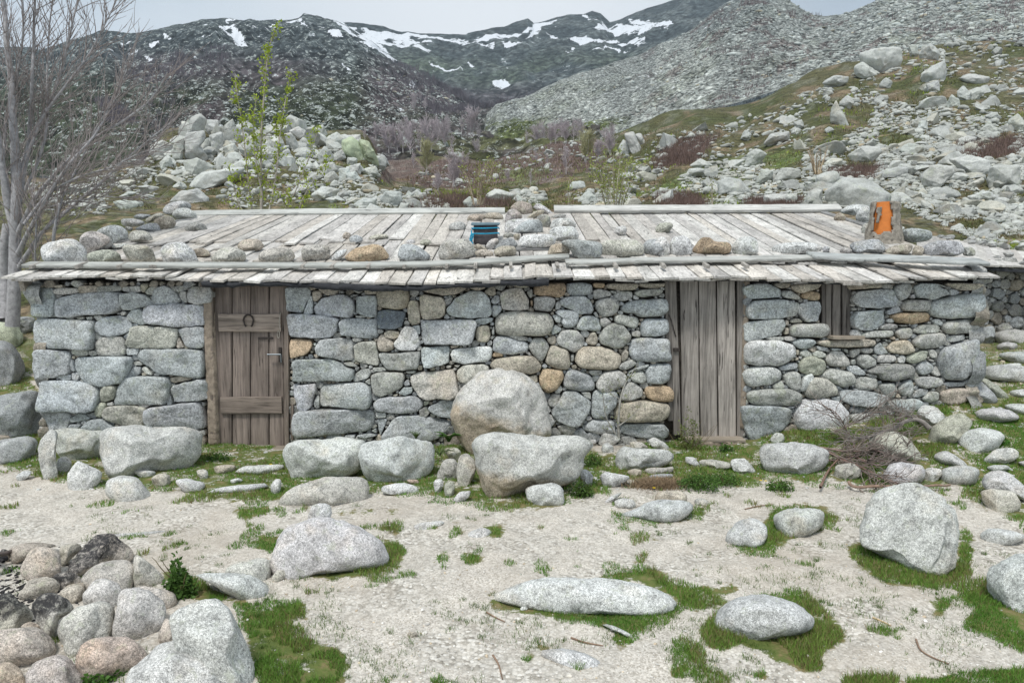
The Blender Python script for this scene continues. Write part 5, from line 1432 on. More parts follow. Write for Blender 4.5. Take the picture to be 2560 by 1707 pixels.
def unparent_off(o, parent):      # keeps a child's mesh in world coordinates under its parent
    p = parent; off = np.zeros(3)
    while p is not None: off += np.array(p.location); p = p.parent
    o.parent = parent; o.location = tuple(-off); return o
rr = np.random.default_rng(3)
wb = MB(); O = np.array([0, WALLY, 0.]); Ux = np.array([1., 0, 0]); Vz = np.array([0, 0, 1.]); Nf = np.array([0, -1., 0])
wpol = []
for (t, P, lab, zn) in parse(WALL):
    P2 = toplane(P); P2[:, 1] = np.minimum(P2[:, 1], 1.705); sz = np.sqrt(abs(area(P2))); wpol.append(P2)
    uc = P[:, 0].mean(); rnd = (uc > 1190 and t in 'bolmw') or (uc > 1190 and rr.random() < .5) or (t in 'bol' and rr.random() < .4)
    col = np.array(TINT[t])*np.array([1.09, 1.10, 1.10])*rr.uniform(.88, 1.1)*(1+rr.normal(0, .010, 3))
    stone_in_plane(wb, P2, O, Ux, Vz, Nf, float(np.clip(sz*(.26 if rnd else .16), .012, .10)), col, rnd, rr, gap=.0035)
def rect(u0, v0, u1, v1): return toplane(np.array([[u0, v0], [u1, v0], [u1, v1], [u0, v1]], float))
holes = [rect(512, 660, 722, 1150), rect(1664, 650, 1858, 1120), rect(2052, 650, 2128, 842)]
LE = [(at(82, 700, WALLY)[0]), (at(108, 1090, WALLY)[0])]
def ins(x, z):
    l = np.interp(z, [0, 1.75], [at(108, 1090, WALLY)[0], at(86, 720, WALLY)[0]]); r_ = np.interp(z, [.3, 1.75], [at(2440, 1000, WALLY)[0], at(2458, 690, WALLY)[0]])
    return (x > l) & (x < r_) & (z < 1.70) & (z > -.1+.0*x)
fill_stones(wb, wpol, (X0-.05, X1+.1, -.1, 1.80), holes, O+np.array([0, .018, 0]), Ux, Vz, Nf, rr, inside=ins, rmin=.014, asp=(1.2, 2.0), tints=('g', 'm', 'm', 'b', 'g', 'w'), topup=1.6)
# side walls, in the same masonry
DEP = 3.75
for (xs, n_, uax) in ((X0+.02, np.array([-1., 0, 0]), np.array([0, -1., 0])), (X1-.02, np.array([1., 0, 0]), np.array([0, 1., 0]))):
    O2 = np.array([xs, WALLY+(DEP if uax[1] < 0 else 0.0), 0.])
    top = (lambda s: 1.74+.235*s) if uax[1] > 0 else (lambda s: 1.74+.225*(DEP-s))
    fill_stones(wb, [], (0, DEP, 0, 2.75), [], O2, uax, Vz, n_, rr, rmin=.03, rmax=.17, cell=.028, inside=lambda x, z: (z < top(x)-.04), asp=(1.1, 1.5), prot=.3)
wall = wb.build('masonry_wall', M['wallstone'], None, True); unparent_off(wall, hut)
cb = MB()
def bx(b, x0, x1, y0, y1, z0, z1, c=(1, 1, 1), zt=None):
    V = [(x0, y0, z0), (x1, y0, z0), (x1, y1, z0), (x0, y1, z0), (x0, y0, z1), (x1, y0, z1), (x1, y1, z1 if zt is None else zt), (x0, y1, z1 if zt is None else zt)]
    b.add(V, [(0, 3, 2, 1), (4, 5, 6, 7), (0, 1, 5, 4), (1, 2, 6, 5), (2, 3, 7, 6), (3, 0, 4, 7)], c)
bx(cb, X0+.06, X1-.06, WALLY+.075, 10.88, -.4, 1.72, zt=2.55)
core = cb.build('earth_core', M['earth']); unparent_off(core, hut)
# ------------------------------------------------------------ roof
def roofz(x, y):
    x = np.asarray(x, float); y = np.asarray(y, float)
    z = 1.765+(.2440+.0015*x)*(y-6.85)+.020*np.sin(x*1.3+.6)*np.clip((9-y)/2, 0, 1)-.028*np.exp(-((x+.9)/1.5)**2)*np.clip((8.2-y), 0, 1)
    return z+.012*np.sin(x*2.9+1)*np.clip((11-y)/4, 0, 1)
def roofz_t(x, y):
    inside = (y > 6.8) & (y < 11.02); return np.where(inside, roofz(x, y)+.035, -50)
NR = np.array([0, -.259, .966])
roof = empty('roof', (0, 0, 0)); unparent_off(roof, hut)
eb = MB(); WOODC = [(.56, .55, .53), (.53, .51, .49), (.60, .595, .58), (.48, .455, .425), (.56, .55, .54), (.46, .45, .44), (.55, .525, .49)]
def wc(rr, k=1.0): return np.array((.92, .905, .875))*np.array(WOODC[int(rr.integers(len(WOODC)))])*rr.uniform(.86, 1.1)*k
def course(b, xa, xb, ya, yb, wmin, wmax, lift, rr, jy=.03, tl=.022, skew=.0, kk=1.0, gapp=.0, fan=0.0, seg=5):
    x = xa; i = 0
    while x < xb:
        w = rr.uniform(wmin, wmax); xc = x+w/2
        y0 = ya+rr.normal(0, jy); y1 = yb+rr.normal(0, min(jy*.6, .04))
        if rr.random() > gapp:
            A = np.array([xc+rr.normal(0, .006), y0, 0]); B = np.array([xc+skew+fan*xc+rr.normal(0, .010), y1, 0])
            lf = lift+rr.uniform(0, .009)
            A[2] = float(roofz(A[0], A[1]))+lf+rr.normal(0, .004); B[2] = float(roofz(B[0], B[1]))+lf
            basebox(b, A, B, w-.010, tl, NR, wc(rr, kk), jit=.0028, seg=seg, endcut=rr.normal(0, .015), warp=.006, seed=i)
        x += w; i += 1
rr = np.random.default_rng(12)
course(eb, -5.08, 4.60, 6.90, 7.75, .12, .2, -.045, rr, kk=.9, jy=.03)
course(eb, -5.12, -2.12, 6.84, 7.72, .11, .19, -.018, rr, skew=.05, kk=1.15)
course(eb, -2.03, 1.15, 6.86, 7.72, .12, .21, -.018, rr, skew=.0, jy=.022, kk=1.15)
course(eb, 1.15, 4.66, 6.86, 7.72, .14, .23, -.018, rr, skew=-.03, jy=.018, kk=1.15)
course(eb, -4.95, 1.35, 7.50, 8.85, .13, .22, .012, rr, jy=.03)
course(eb, -4.95, 1.35, 8.45, 10.95, .14, .23, .036, rr, jy=.17)
course(eb, 1.35, 4.72, 7.50, 10.95, .13, .22, .012, rr, jy=.05, seg=8, skew=.05)
planks = eb.build('roof_planks', M['roofwood'], None, False); unparent_off(planks, roof)
# deck under the planks
db = MB(); nx = 60; ny = 12
xs = np.linspace(-5.05, 4.88, nx); ys = np.linspace(7.0, 10.93, ny); XX, YY = np.meshgrid(xs, ys)
Zt = roofz(XX, YY)-.065; Vt = np.stack([XX, YY, Zt], -1).reshape(-1, 3); Vb = Vt-np.array([0, 0, .015])
i = np.arange(ny-1)[:, None]*nx; k = np.arange(nx-1)[None]
F = np.stack([i+k, i+k+1, i+k+1+nx, i+k+nx], -1).reshape(-1, 4)
db.addn(np.concatenate([Vt, Vb]), np.concatenate([F, F[:, ::-1]+nx*ny]))
rim = [j for j in range(nx-1)]
Fr = [(j, j+nx*ny, j+1+nx*ny, j+1) for j in range(nx-1)]+[(j*nx, (j+1)*nx, (j+1)*nx+nx*ny, j*nx+nx*ny) for j in range(ny-1)]+[(j*nx+nx-1, j*nx+nx-1+nx*ny, (j+1)*nx+nx-1+nx*ny, (j+1)*nx+nx-1) for j in range(ny-1)]
db.F4 += [list(f) for f in Fr]
deck = db.build('roof_deck', M['felt'], None); unparent_off(deck, roof)
# felt edge hanging out under the eave
fb = MB(); us = np.linspace(505, 1372, 150); Vf = []
for u in us:
    x = at(u, 705, 6.86)[0]; zt = float(roofz(x, 6.86))-.030; dz = .030+.010*sin(x*3)+.012*float(vnoise(np.array([[x*9, 0, 1]]))[0])
    Vf += [(x, 6.90, zt), (x, 6.845+.008*sin(x*17), zt-.012), (x, 6.838+.01*sin(x*23), zt-dz-.012), (x, 6.86, zt-dz-.03+.008*float(vnoise(np.array([[x*25, 4, 1]]))[0]))]
Ff = [(4*i+k, 4*i+k+1, 4*i+k+5, 4*i+k+4) for i in range(len(us)-1) for k in range(3)]
fb.add(Vf, Ff); fe = fb.build('felt_edge', M['felt'], None, True); unparent_off(fe, roof)
def rh(u, v): return hit(u, v, roofz_t)
def board(name, pts, w, t, lift, c=(.50, .50, .47), n=26, rough=.006):
    """long board following picture points laid on the roof slope"""
    fl = lambda x, y: np.where((y > 6.8) & (y < 11), roofz(x, y)+lift*1.035, -50.)
    Q = np.array([hit(u, v, fl) for u, v in pts]); d = np.concatenate([[0], np.cumsum(np.linalg.norm(np.diff(Q, axis=0), axis=1))])
    T = np.linspace(0, d[-1], n); P = np.stack([np.interp(T, d, Q[:, k]) for k in range(3)], 1)
    b = MB(); V = []; S_ = np.array([0, .966, .259])
    for i, p in enumerate(P):
        j = float(vnoise(np.array([[p[0]*3, lift*50, w*9]]))[0])*rough; ww = w/2*(1+.08*float(vnoise(np.array([[p[0]*1.4, 7, w]]))[0]))
        for (a, q) in ((-1, -1), (-1, .7), (-.9, 1), (.9, 1), (1, .7), (1, -1)): V.append(p+S_*(a*ww+j)+NR*(q*t/2+j*.6))
    F = [(i*6+k, i*6+(k+1) % 6, (i+1)*6+(k+1) % 6, (i+1)*6+k) for i in range(n-1) for k in range(6)]
    e = (n-1)*6; F += [(5, 4, 3, 0), (3, 2, 1, 0), (e, e+1, e+2, e+3), (e, e+3, e+4, e+5)]
    b.add(V, [f for f in F], c); o_ = b.build(name, M['longwood']); unparent_off(o_, roof); return o_
board('eave_board', [(66, 661), (300, 662), (700, 664), (1000, 661), (1200, 655), (1330, 646), (1422, 641)], .15, .035, .055, (.41, .42, .395))
board('eave_board', [(1414, 656), (1600, 651), (1850, 647), (2046, 643)], .15, .035, .055, (.43, .435, .41))
board('eave_board', [(2026, 638), (2100, 642), (2300, 649), (2458, 655)], .23, .035, .085, (.41, .43, .42))
pb = None
for u in (92, 205, 308, 388, 397, 482, 578, 669, 761, 834, 924, 1013, 1118, 1189, 1277, 1393, 1538, 1657, 1765, 1862):
    p = rh(u, 668); pb = MB(); basebox(pb, p+np.array([0, -.09, -.012])+NR*.012, p+np.array([0, .08, .03])+NR*.012, .035, .034, NR, (.34, .32, .29), seg=2)
    unparent_off(pb.build('peg', M['roofwood']), roof)
def rboard(u0, v0, u1, v1, c):
    A = at(u0, v0, 10.86); B = at(u1, v1, 10.86); b = MB(); A[2] = max(A[2]+.03, float(roofz(A[0], 10.86))+.07); B[2] = max(B[2]+.03, float(roofz(B[0], 10.86))+.07)
    basebox(b, A, B, .20, .045, (0, -.5, .87), c, jit=.004, seg=24, warp=.01); unparent_off(b.build('ridge_board', M['longwood']), roof)
rboard(478, 540, 1262, 532, (.47, .48, .455)); rboard(1385, 527, 2100, 524, (.50, .50, .475))
for (u0, v0, u1, v1) in ((428, 556, 484, 551), (352, 585, 404, 580), (290, 606, 358, 602), (240, 622, 300, 618), (2060, 533, 2190, 573), (1290, 625, 1400, 622)):
    A = rh(u0, v0)+NR*.01; B = rh(u1, v1)+NR*.01; b = MB(); basebox(b, A, B, .10, .03, NR, (.25, .25, .245), jit=.004, seg=3)
    unparent_off(b.build('verge_board', M['longwood']), roof)
# rafters' ends and eave beam seen under the left corner
b = MB(); basebox(b, (-5.0, 6.98, 1.70), (-5.0, 8.4, 2.06), .05, .16, (0, 0, 1), (.33, .30, .26)); unparent_off(b.build('verge_rafter', M['roofwood']), roof)
# ------------------------------------------------------------ doors and shutter
def vplank(b, u0, u1, v0, v1, Y, th, c, rr, off=(0, 0)):
    A = at((u0+u1)/2, v1, Y); B = at((u0+u1)/2+off[0], v0, Y); w = at(u1, (v0+v1)/2, Y)[0]-at(u0, (v0+v1)/2, Y)[0]
    basebox(b, A, B, w-.011, th, (0, -1, 0), c, jit=.0015, seg=6, warp=.003, seed=int(u0))
def hpart(b, name, mat, par): return unparent_off(b.build(name, mat), par)
D1 = np.array([.215, .178, .150]); D2 = np.array([.29, .265, .24])
d1 = empty('door', (0, 0, 0)); unparent_off(d1, hut); tag(d1, 'brown plank door with a horseshoe and two cross battens')
b = MB(); rr = np.random.default_rng(5)
for (a, c_, k) in ((536, 581, .95), (581.5, 627, 1.1), (627.5, 673, 1.0), (673.5, 714, 1.12)): vplank(b, a, c_, 716, 1119, 7.155, .035, D1*k*np.array([1, 1, 1.03]), rr, (0, 0))
pl = hpart(b, 'door_planks', M['doorwood'], d1)
for (u0, v0, u1, v1, k) in ((547, 785, 703, 829, 1.45), (552, 991, 705, 1034, .9)):
    b = MB(); A = at(u0, (v0+v1)/2, 7.118); B = at(u1, (v0+v1)/2, 7.118); h = at(u0, v0, 7.118)[2]-at(u0, v1, 7.118)[2]
    basebox(b, A, B, h, .028, (0, -1, 0), D1*k, jit=.002, seg=6); hpart(b, 'batten', M['battenwood'], d1)
b = MB(); c0 = at(621, 803, 7.085); L = []          # horseshoe, open end down
th = np.linspace(-pi*.30, pi*1.30, 26); R1, R2 = .052, .068
L.append((np.stack([c0[0]+R1*np.cos(th)*(1-.12*(np.sin(th) < 0)), np.full(26, c0[1]), c0[2]+R2*np.sin(th)], 1), np.full(26, .0095)))
tubes(b, L, 6); hpart(b, 'horseshoe', M['iron'], d1)
b = MB(); A = at(668, 886, 7.075); B = at(702, 886, 7.075); tubes(b, [(np.array([A, (A+B)/2, B]), np.array([.009]*3)), (np.array([B, at(703, 905, 7.1)]), np.array([.008]*2))], 6); hpart(b, 'bolt_handle', M['steel'], d1)
b = MB(); p = at(645, 845, 7.125); q = at(682, 845, 7.125); basebox(b, p, q, .022, .012, (0, -1, 0)); hpart(b, 'latch_plate', M['iron'], d1); b = MB(); p = at(700, 868, 7.12); q = at(700, 905, 7.12); basebox(b, p, q, .03, .012, (0, -1, 0)); hpart(b, 'latch_plate', M['iron'], d1)
b = MB(); th = np.linspace(0, 1, 12); P = [at(701-3*sin(t*3), 782+42*t, 7.085) for t in th]; L2 = np.linspace(0, 2*pi, 10)
P2_ = [at(696+3*sin(t), 836-9*cos(t), 7.085) for t in L2]; tubes(b, [(np.array(P), np.full(12, .0028)), (np.array(P2_), np.full(10, .0028))], 4); hpart(b, 'cord', M['cord'], d1)
fr = empty('door_frame', (0, 0, 0)); unparent_off(fr, hut)
b = MB(); vplank(b, 713, 727, 716, 1121, 7.12, .09, D1*.95, rr, (-2, 0)); hpart(b, 'door_post', M['doorwood'], fr)
b = MB(); vplank(b, 528, 537, 716, 1119, 7.12, .07, D1*.8, rr); hpart(b, 'door_post', M['doorwood'], fr)
b = MB(); vplank(b, 727, 737, 1010, 1098, 7.10, .06, D1*.8, rr); hpart(b, 'door_post', M['doorwood'], fr)
b = MB(); A = at(505, 712, 7.09); B = at(722, 712, 7.09); basebox(b, A, B, .045, .10, (0, -1, 0), D1*.75); hpart(b, 'lintel', M['battenwood'], fr)
# plaster reveal beside the left door and thresholds: lumpy lime plaster
def lump(name, x0, x1, z0, z1, y0, y1, nx, nz, par, amp=.018, mat='plaster', seed=0):
    xs = np.linspace(x0, x1, nx); zs = np.linspace(z0, z1, nz); XX, ZZ = np.meshgrid(xs, zs)
    e = amp*fbm(np.stack([XX*14, ZZ*14, XX*0+seed], -1), 3, seed); Y_ = y0+np.abs(e)*.8
    edge = np.minimum.reduce([np.arange(nx)[None]+0*ZZ, nx-1-np.arange(nx)[None]+0*ZZ, np.arange(nz)[:, None]+0*XX, nz-1-np.arange(nz)[:, None]+0*XX])
    Y_ = np.where(edge == 0, y1, Y_)
    V = np.stack([XX+np.where(edge > 0, e*.3, 0), Y_, ZZ], -1).reshape(-1, 3)
    i = np.arange(nz-1)[:, None]*nx; k = np.arange(nx-1)[None]
    F = np.stack([i+k, i+k+1, i+k+1+nx, i+k+nx], -1).reshape(-1, 4)
    o_ = mk(name, V, F, M[mat]); return unparent_off(o_, par)
xa = lambda u: at(u, 900, 7.07)[0]; za = lambda v: at(600, v, 7.07)[2]
lump('plaster_reveal', xa(508), xa(537), za(1121), za(740), 7.075, 7.2, 8, 50, hut, seed=2)
lump('plaster_reveal', xa(1856), xa(1875), za(1080), za(690), 7.10, 7.2, 6, 46, hut, seed=4)
lump('threshold', xa(534), xa(706), za(1140), za(1117), 6.98, 7.2, 26, 6, hut, seed=5)
lump('threshold', xa(1716), xa(1860), za(1122), za(1094), 6.98, 7.2, 26, 6, hut, seed=6)
def topslab(u0, u1, v, par):
    b = MB(); z = za(v); basebox(b, (xa(u0), 7.08, z-.012), (xa(u1), 7.08, z-.012), .2, .03, (0, 0, 1), (.30, .26, .21), jit=.006, seg=10); unparent_off(b.build('sill', M['longwood']), par)
topslab(534, 706, 1118, hut); topslab(1716, 1862, 1094, hut); topslab(2070, 2150, 840, hut)
d2 = empty('door', (0, 0, 0)); unparent_off(d2, hut); tag(d2, 'grey silvered plank door without battens')
b = MB()
for (a, c_, k, o_) in ((1699, 1745, 1.05, -5), (1745.5, 1790, 1.1, -5), (1790.5, 1836, 1.22, -4), (1836.5, 1858, .85, 0)): vplank(b, a+5, c_+5, 686, 1095, 7.14, .03, D2*k, rr, (o_, 0))
hpart(b, 'door_planks', M['doorwood'], d2)
b = MB(); p = [at(1672, 786, 7.09), at(1678, 800, 7.08), at(1684, 822, 7.08), at(1690, 842, 7.09)]; tubes(b, [(np.array(p), np.full(4, .006)), (np.array([at(1712, 775, 7.11), at(1709, 788, 7.10), at(1711, 800, 7.11)]), np.full(3, .004))], 5)
hpart(b, 'latch_chain', M['iron'], d2)
b = MB(); A = at(1683, 874, 7.09); B = at(1699, 874, 7.09); basebox(b, A, B, .035, .02, (0, -1, 0)); hpart(b, 'lock_plate', M['iron'], d2)
fr2 = empty('door_frame', (0, 0, 0)); unparent_off(fr2, hut)
b = MB(); vplank(b, 1668, 1683, 686, 1050, 7.13, .07, D2*.55, rr, (-10, 0)); vplank(b, 1683, 1704, 686, 1085, 7.13, .05, D2*.75, rr, (-14, 0)); hpart(b, 'door_post', M['doorwood'], fr2)
sh = empty('window_shutter', (0, 0, 0)); unparent_off(sh, hut); tag(sh, 'closed grey plank shutter in the small window')
b = MB()
for (a, c_, k) in ((2052, 2064, .6), (2063, 2079, .9), (2079.5, 2103, 1.0), (2103.5, 2127, .75)): vplank(b, a, c_, 684, 842, 7.15, .03, D2*k*.8, rr)
hpart(b, 'shutter_planks', M['doorwood'], sh)
# ------------------------------------------------------------ chimney
ch = empty('chimney', (0, 0, 0)); unparent_off(ch, hut)
cb_ = rh(2226, 606); cy = cb_[1]+.16; na, nz = 64, 34; V = []; an = np.linspace(-pi, pi, na, endpoint=False)
zb = float(roofz(cb_[0], cy))-.10; zt = at(2200, 509, cy)[2]; hgt = zt-zb
for j in range(nz):
    f = j/(nz-1)
    for a in an:
        r = .225-.07*min(f*1.35, 1)+(.04 if f < .16 else 0)
        p = np.array([cos(a)*3, sin(a)*3, f*4]); r += .018*float(vnoise((p*1.6)[None], 5)[0])+.010*float(vnoise((p*5)[None], 6)[0])
        top = .03*float(vnoise(np.array([[cos(a)*2, sin(a)*2, 9]]), 3)[0]) if j == nz-1 else 0
        V.append((cb_[0]+.0+r*cos(a)*1.06, cy+r*sin(a), zb+hgt*f+top))
F = []
for j in range(nz-1):
    for i_ in range(na):
        a = an[i_]; f = j/(nz-1); nn = float(vnoise(np.array([[a*7, f*11, 2]]), 8)[0])*.10
        hole = (-2.85+nn*1.2 < a < -1.62+nn*1.5 and .36+nn < f < .98 and not (-2.66+nn < a < -2.42+nn and .55 < f < .9)) or (-.75 < a < -.55+nn and .40 < f < .56+nn)
        if not hole: F.append((j*na+i_, j*na+(i_+1) % na, (j+1)*na+(i_+1) % na, (j+1)*na+i_))
M['mortar'] = plain('crumbling_mortar', (.30, .275, .235), .95, .1, ns=16, na=.45, bd=.03)
o_ = mk('mortar_casing', V, F, M['mortar']); unparent_off(o_, ch)
md = o_.modifiers.new('thick', 'SOLIDIFY'); md.thickness = .022; md.offset = -1
b = MB(); P = np.array([[cb_[0]-.0, cy, zb+.02], [cb_[0], cy, zb+hgt*.5], [cb_[0], cy, zb+hgt+.012]]); tubes(b, [(P, np.array([.168, .140, .124]))], 40)
hpart(b, 'clay_pipe', M['clay'], ch)
# ------------------------------------------------------------ roof hatch with blue rope
hp = rh(1213, 611); Yh = hp[1]+.03; p0 = at(1180, 608, Yh); p1 = at(1247, 604, Yh); zt = at(1213, 551, Yh)[2]
hatch = empty('roof_hatch', (0, 0, 0), None); unparent_off(hatch, hut); tag(hatch, 'small dark hatch box tied with blue rope')
b = MB(); bx(b, p0[0]+.02, p1[0]-.02, Yh, Yh+.36, p0[2]-.08, zt-.035); hpart(b, 'hatch_box', M['hatch'], hatch)
b = MB(); A = np.array([p0[0]-.01, Yh+.17, zt-.03]); B = np.array([p1[0]+.01, Yh+.17, zt-.025]); basebox(b, A, B, .42, .018, (0, -.1, .99), seg=4, jit=.003); hpart(b, 'lid', M['bluewood'], hatch)
b = MB(); basebox(b, (p0[0]-.005, Yh-.012, zt-.045), (p1[0]+.005, Yh-.012, zt-.045), .035, .02, (0, -1, 0)); hpart(b, 'front_board', M['bluewood'], hatch)
for zz in (.10, .165):
    b = MB(); th = np.linspace(0, 1, 14); zc = zt-zz
    loop = [(p0[0]+.005, Yh+.2, zc), (p0[0]-.002, Yh-.02, zc+.004), ((p0[0]+p1[0])/2, Yh-.024, zc+.002), (p1[0]+.002, Yh-.02, zc+.012), (p1[0]+.0, Yh+.2, zc+.01)]
    tubes(b, [(np.array(loop), np.full(5, .008))], 6); hpart(b, 'rope', M['rope'], hatch)
b = MB(); L = []
for k in range(7):
    r_ = np.random.default_rng(k); s = np.array([p0[0]-.005, Yh-.03, zt-.12-.01*k]); pts = [s]
    for q in range(6): s = s+np.array([r_.normal(-.002, .012), r_.normal(-.002, .006), -.024]); pts.append(s)
    L.append((np.array(pts), np.full(7, .007)))
tubes(b, L, 5); hpart(b, 'rope_knot', M['rope'], hatch)
# ------------------------------------------------------------ rear hut on the right
h2 = empty('stone_hut', (8.4, 11.5, 0.8), 'smaller rear hut of small round stones with a plank roof, right of the long hut', 'hut')
wb = MB(); Y2 = 10.35; O = np.array([0, Y2, 0.]); rr = np.random.default_rng(21)
xl = at(2436, 750, Y2)[0]
fill_stones(wb, [], (xl, xl+3.2, .5, 2.02), [], O, Ux, Vz, Nf, rr, rmin=.016, rmax=.085, cell=.014, asp=(1.1, 1.6), tints=('g', 'm', 'm', 'w', 'b'), prot=.5)
unparent_off(wb.build('masonry_wall', M['wallstone'], None, True), h2)
b = MB(); bx(b, xl+.02, xl+3.15, Y2+.06, Y2+2.2, .2, 1.98, zt=2.2); unparent_off(b.build('earth_core', M['earth']), h2)
rf2 = empty('roof', (0, 0, 0)); unparent_off(rf2, h2)
def r2(s, t):      # s 0..1 left to right, t 0..1 eave to top
    e = at(2300+s*420, 651+s*26, 9.95); tp = at(2292+s*400, 584+s*70*(s**.0), 12.4-s*.6)
    return e*(1-t)+tp*t
b = MB(); n = 22
for i in range(n):
    s = (i+.5)/n; A = r2(s, -.02+rr.normal(0, .02)); B = r2(s*.97, 1.0); basebox(b, A, B, .135, .024, (0, -.2, 1), wc(rr, .95), jit=.003, seg=4)
unparent_off(b.build('roof_planks', M['roofwood']), rf2)
b = MB(); A = r2(0, .0)-np.array([0, -.03, .06]); B = r2(1, .0)-np.array([0, -.03, .06]); basebox(b, A, B, .12, .05, (0, 0, 1), (1, 1, 1), seg=8, jit=.01); unparent_off(b.build('felt_edge', M['felt']), rf2)
# ------------------------------------------------------------ boulders from silhouettes
CAM0 = np.array([0, 0, CAMZ])
def facets(D, rr, k, lo, hi, front=False, soft=.8):
    P = D.copy()
    for _ in range(k):
        n = rr.normal(0, 1, 3)
        if front: n = n*np.array([.75, 1, .75]); n[1] = -abs(n[1])-.35 if rr.random() < .8 else n[1]
        n /= np.linalg.norm(n); h = rr.uniform(lo, hi); d = P@n; m = d > h
        P[m] -= np.outer((d[m]-h)*soft, n)
    return P
def poly_rock(name, P, typ, fn, rr, mat, dk=.85, sub=4, rough=1.0, sink=0.0, near=None, shallow=0.0, flat=False):
    P = np.asarray(P, float).copy(); umin, vmin = P.min(0); umax, vmax = P.max(0); w, h = umax-umin, vmax-vmin
    cu, cv = (umin+umax)/2, (vmin+vmax)/2; v0 = vmax
    if sink: vm_ = vmin+.4*h; lowm = P[:, 1] > vm_; P[lowm, 1] = vm_+(P[lowm, 1]-vm_)*(1+sink); vmax = P[:, 1].max(); h = vmax-vmin; cv = (vmin+vmax)/2
    B = None; vv = v0-.02*h
    while B is None and vv < 1900: B = hit(cu, min(vv, 1900), fn); vv += 3
    if B is None: return None
    r = ray(cu, cv); r /= np.linalg.norm(r)
    dist = B[1]/r[1] if False else np.linalg.norm(B-CAM0)
    wm = w/FPX*dist; hm = h/FPX*dist
    Dp = .5*dk*min(max(wm, hm), 1.9*min(wm, hm)+.02)
    if near: dist *= near
    C = CAM0+r*(dist+Dp*.22)
    if fn is g and 60 < cu < 2450 and 6.2 < C[1] < 9.5:      # what leans on the wall stays before it
        ym = 7.10-Dp*.55
        if C[1] > ym: C = CAM0+(C-CAM0)*((ym)/C[1])
    R = np.cross(r, [0, 0, 1]); R /= np.linalg.norm(R); Up = np.cross(R, r)
    if flat: P = P.mean(0)+(P-P.mean(0))*1.1
    Q = chaikin(np.asarray(P, float), 1, .09 if flat else .2); Q = chaikin(Q, 1, .25); kk_ = np.sqrt(abs(area(np.asarray(P, float)))/abs(area(Q))); Q = Q.mean(0)+(Q-Q.mean(0))*kk_*1.02
    q2 = []
    for (u, v) in Q:
        d = ray(u, v); t = ((C-CAM0)@r)/(d@r); X = CAM0+d*t-C; q2.append((X@R, X@Up))
    q2 = resample(np.array(q2), 90); ctr = q2.mean(0); q2 = q2-ctr; C = C+R*ctr[0]+Up*ctr[1]
    an = np.arctan2(q2[:, 1], q2[:, 0]); ra = np.hypot(q2[:, 0], q2[:, 1]); o_ = np.argsort(an); an = an[o_]; ra = ra[o_]
    an = np.concatenate([an-2*pi, an, an+2*pi]); ra = np.concatenate([ra]*3)
    D0, F = ICO6(sub)
    D = facets(D0, rr, 2 if sink > .6 else 10, .72 if sink > .6 else .50, .90 if sink > .6 else .82, True, .97)
    th = np.arctan2(D0[:, 2], D0[:, 0]); s0 = np.hypot(D0[:, 0], D0[:, 2])
    s = np.hypot(D[:, 0], D[:, 2]); th2 = np.arctan2(D[:, 2], D[:, 0])
    Rr = np.interp(th2, an, ra); sa = np.power(np.clip(s, 0, 1), .80); wq = np.clip((s0-.78)/.17, 0, 1); sa = sa*(1-wq)+np.power(s0, .8)*wq; dth = np.angle(np.exp(1j*(th-th2))); th2 = th2+dth*wq; Rr = np.interp(th2, an, ra)
    y = D[:, 1]; y = np.sign(y)*np.power(np.abs(y), .9)
    X = np.cos(th2)*Rr*sa; Z = np.sin(th2)*Rr*sa; Yv = y*Dp
    L = np.stack([X, Yv, Z], 1); sz = min(wm, hm)*.5; sd = rr.uniform(0, 99)
    nn = L/(np.linalg.norm(L, axis=1)[:, None]+1e-9)
    k1 = 1.3/max(sz, .03)
    off = (fbm(L*k1+sd, 3, 2)*.075*rough+fbm(L*k1*4+sd, 3, 5)*.022*rough)*sz
    rid = (.5-np.abs(vnoise(L*k1*.8+sd+7)))*.05*rough*sz
    L = L+nn*(off+rid)[:, None]
    Wd = C+L[:, :1]*R+L[:, 1:2]*np.array(r)+L[:, 2:3]*Up
    base = np.array([C[0], C[1], Wd[:, 2].min()]); Wd = Wd-base
    if shallow: base[2] -= shallow*hm
    ob = mk(name, Wd, F, mat, smooth=not flat); ob.location = base
    tb_ = np.array(TINT[typ]) if mat is not M['rockfar'] else np.array((.53, .55, .52) if typ != 'L' else (.46, .52, .37))
    if name == 'stone' and B[1] < 3.9 and B[0] < -1.2: tb_ = tb_*.55+np.array((.60, .555, .50))*.45
    c = tb_*rr.uniform(.86, 1.08)*(1+rr.normal(0, .012, 3)); ob.color = (*c, 1)
    ob['_d'] = float(dist)
    return ob
_I6 = {}
def ICO6(s):
    if s in ICO: return ICO[s]
    if s not in _I6: _I6[s] = ico(s)
    return _I6[s]
NOUN = [('boulder', 'boulder'), ('pebble', 'pebble'), ('shard', 'stone_shard'), ('slab', 'stone_slab'), ('block', 'stone_block'), ('crag', 'crag'), ('bedrock', 'bedrock_outcrop'), ('rock', 'rock'), ('stone', 'stone')]
def noun(lab):
    import re
    ws = re.findall(r'[a-z]+', lab)
    head = ws[:9]
    for w in head:
        for k, n in NOUN:
            if w == k: return k, n
    return 'stone', 'stone'
rr = np.random.default_rng(99)
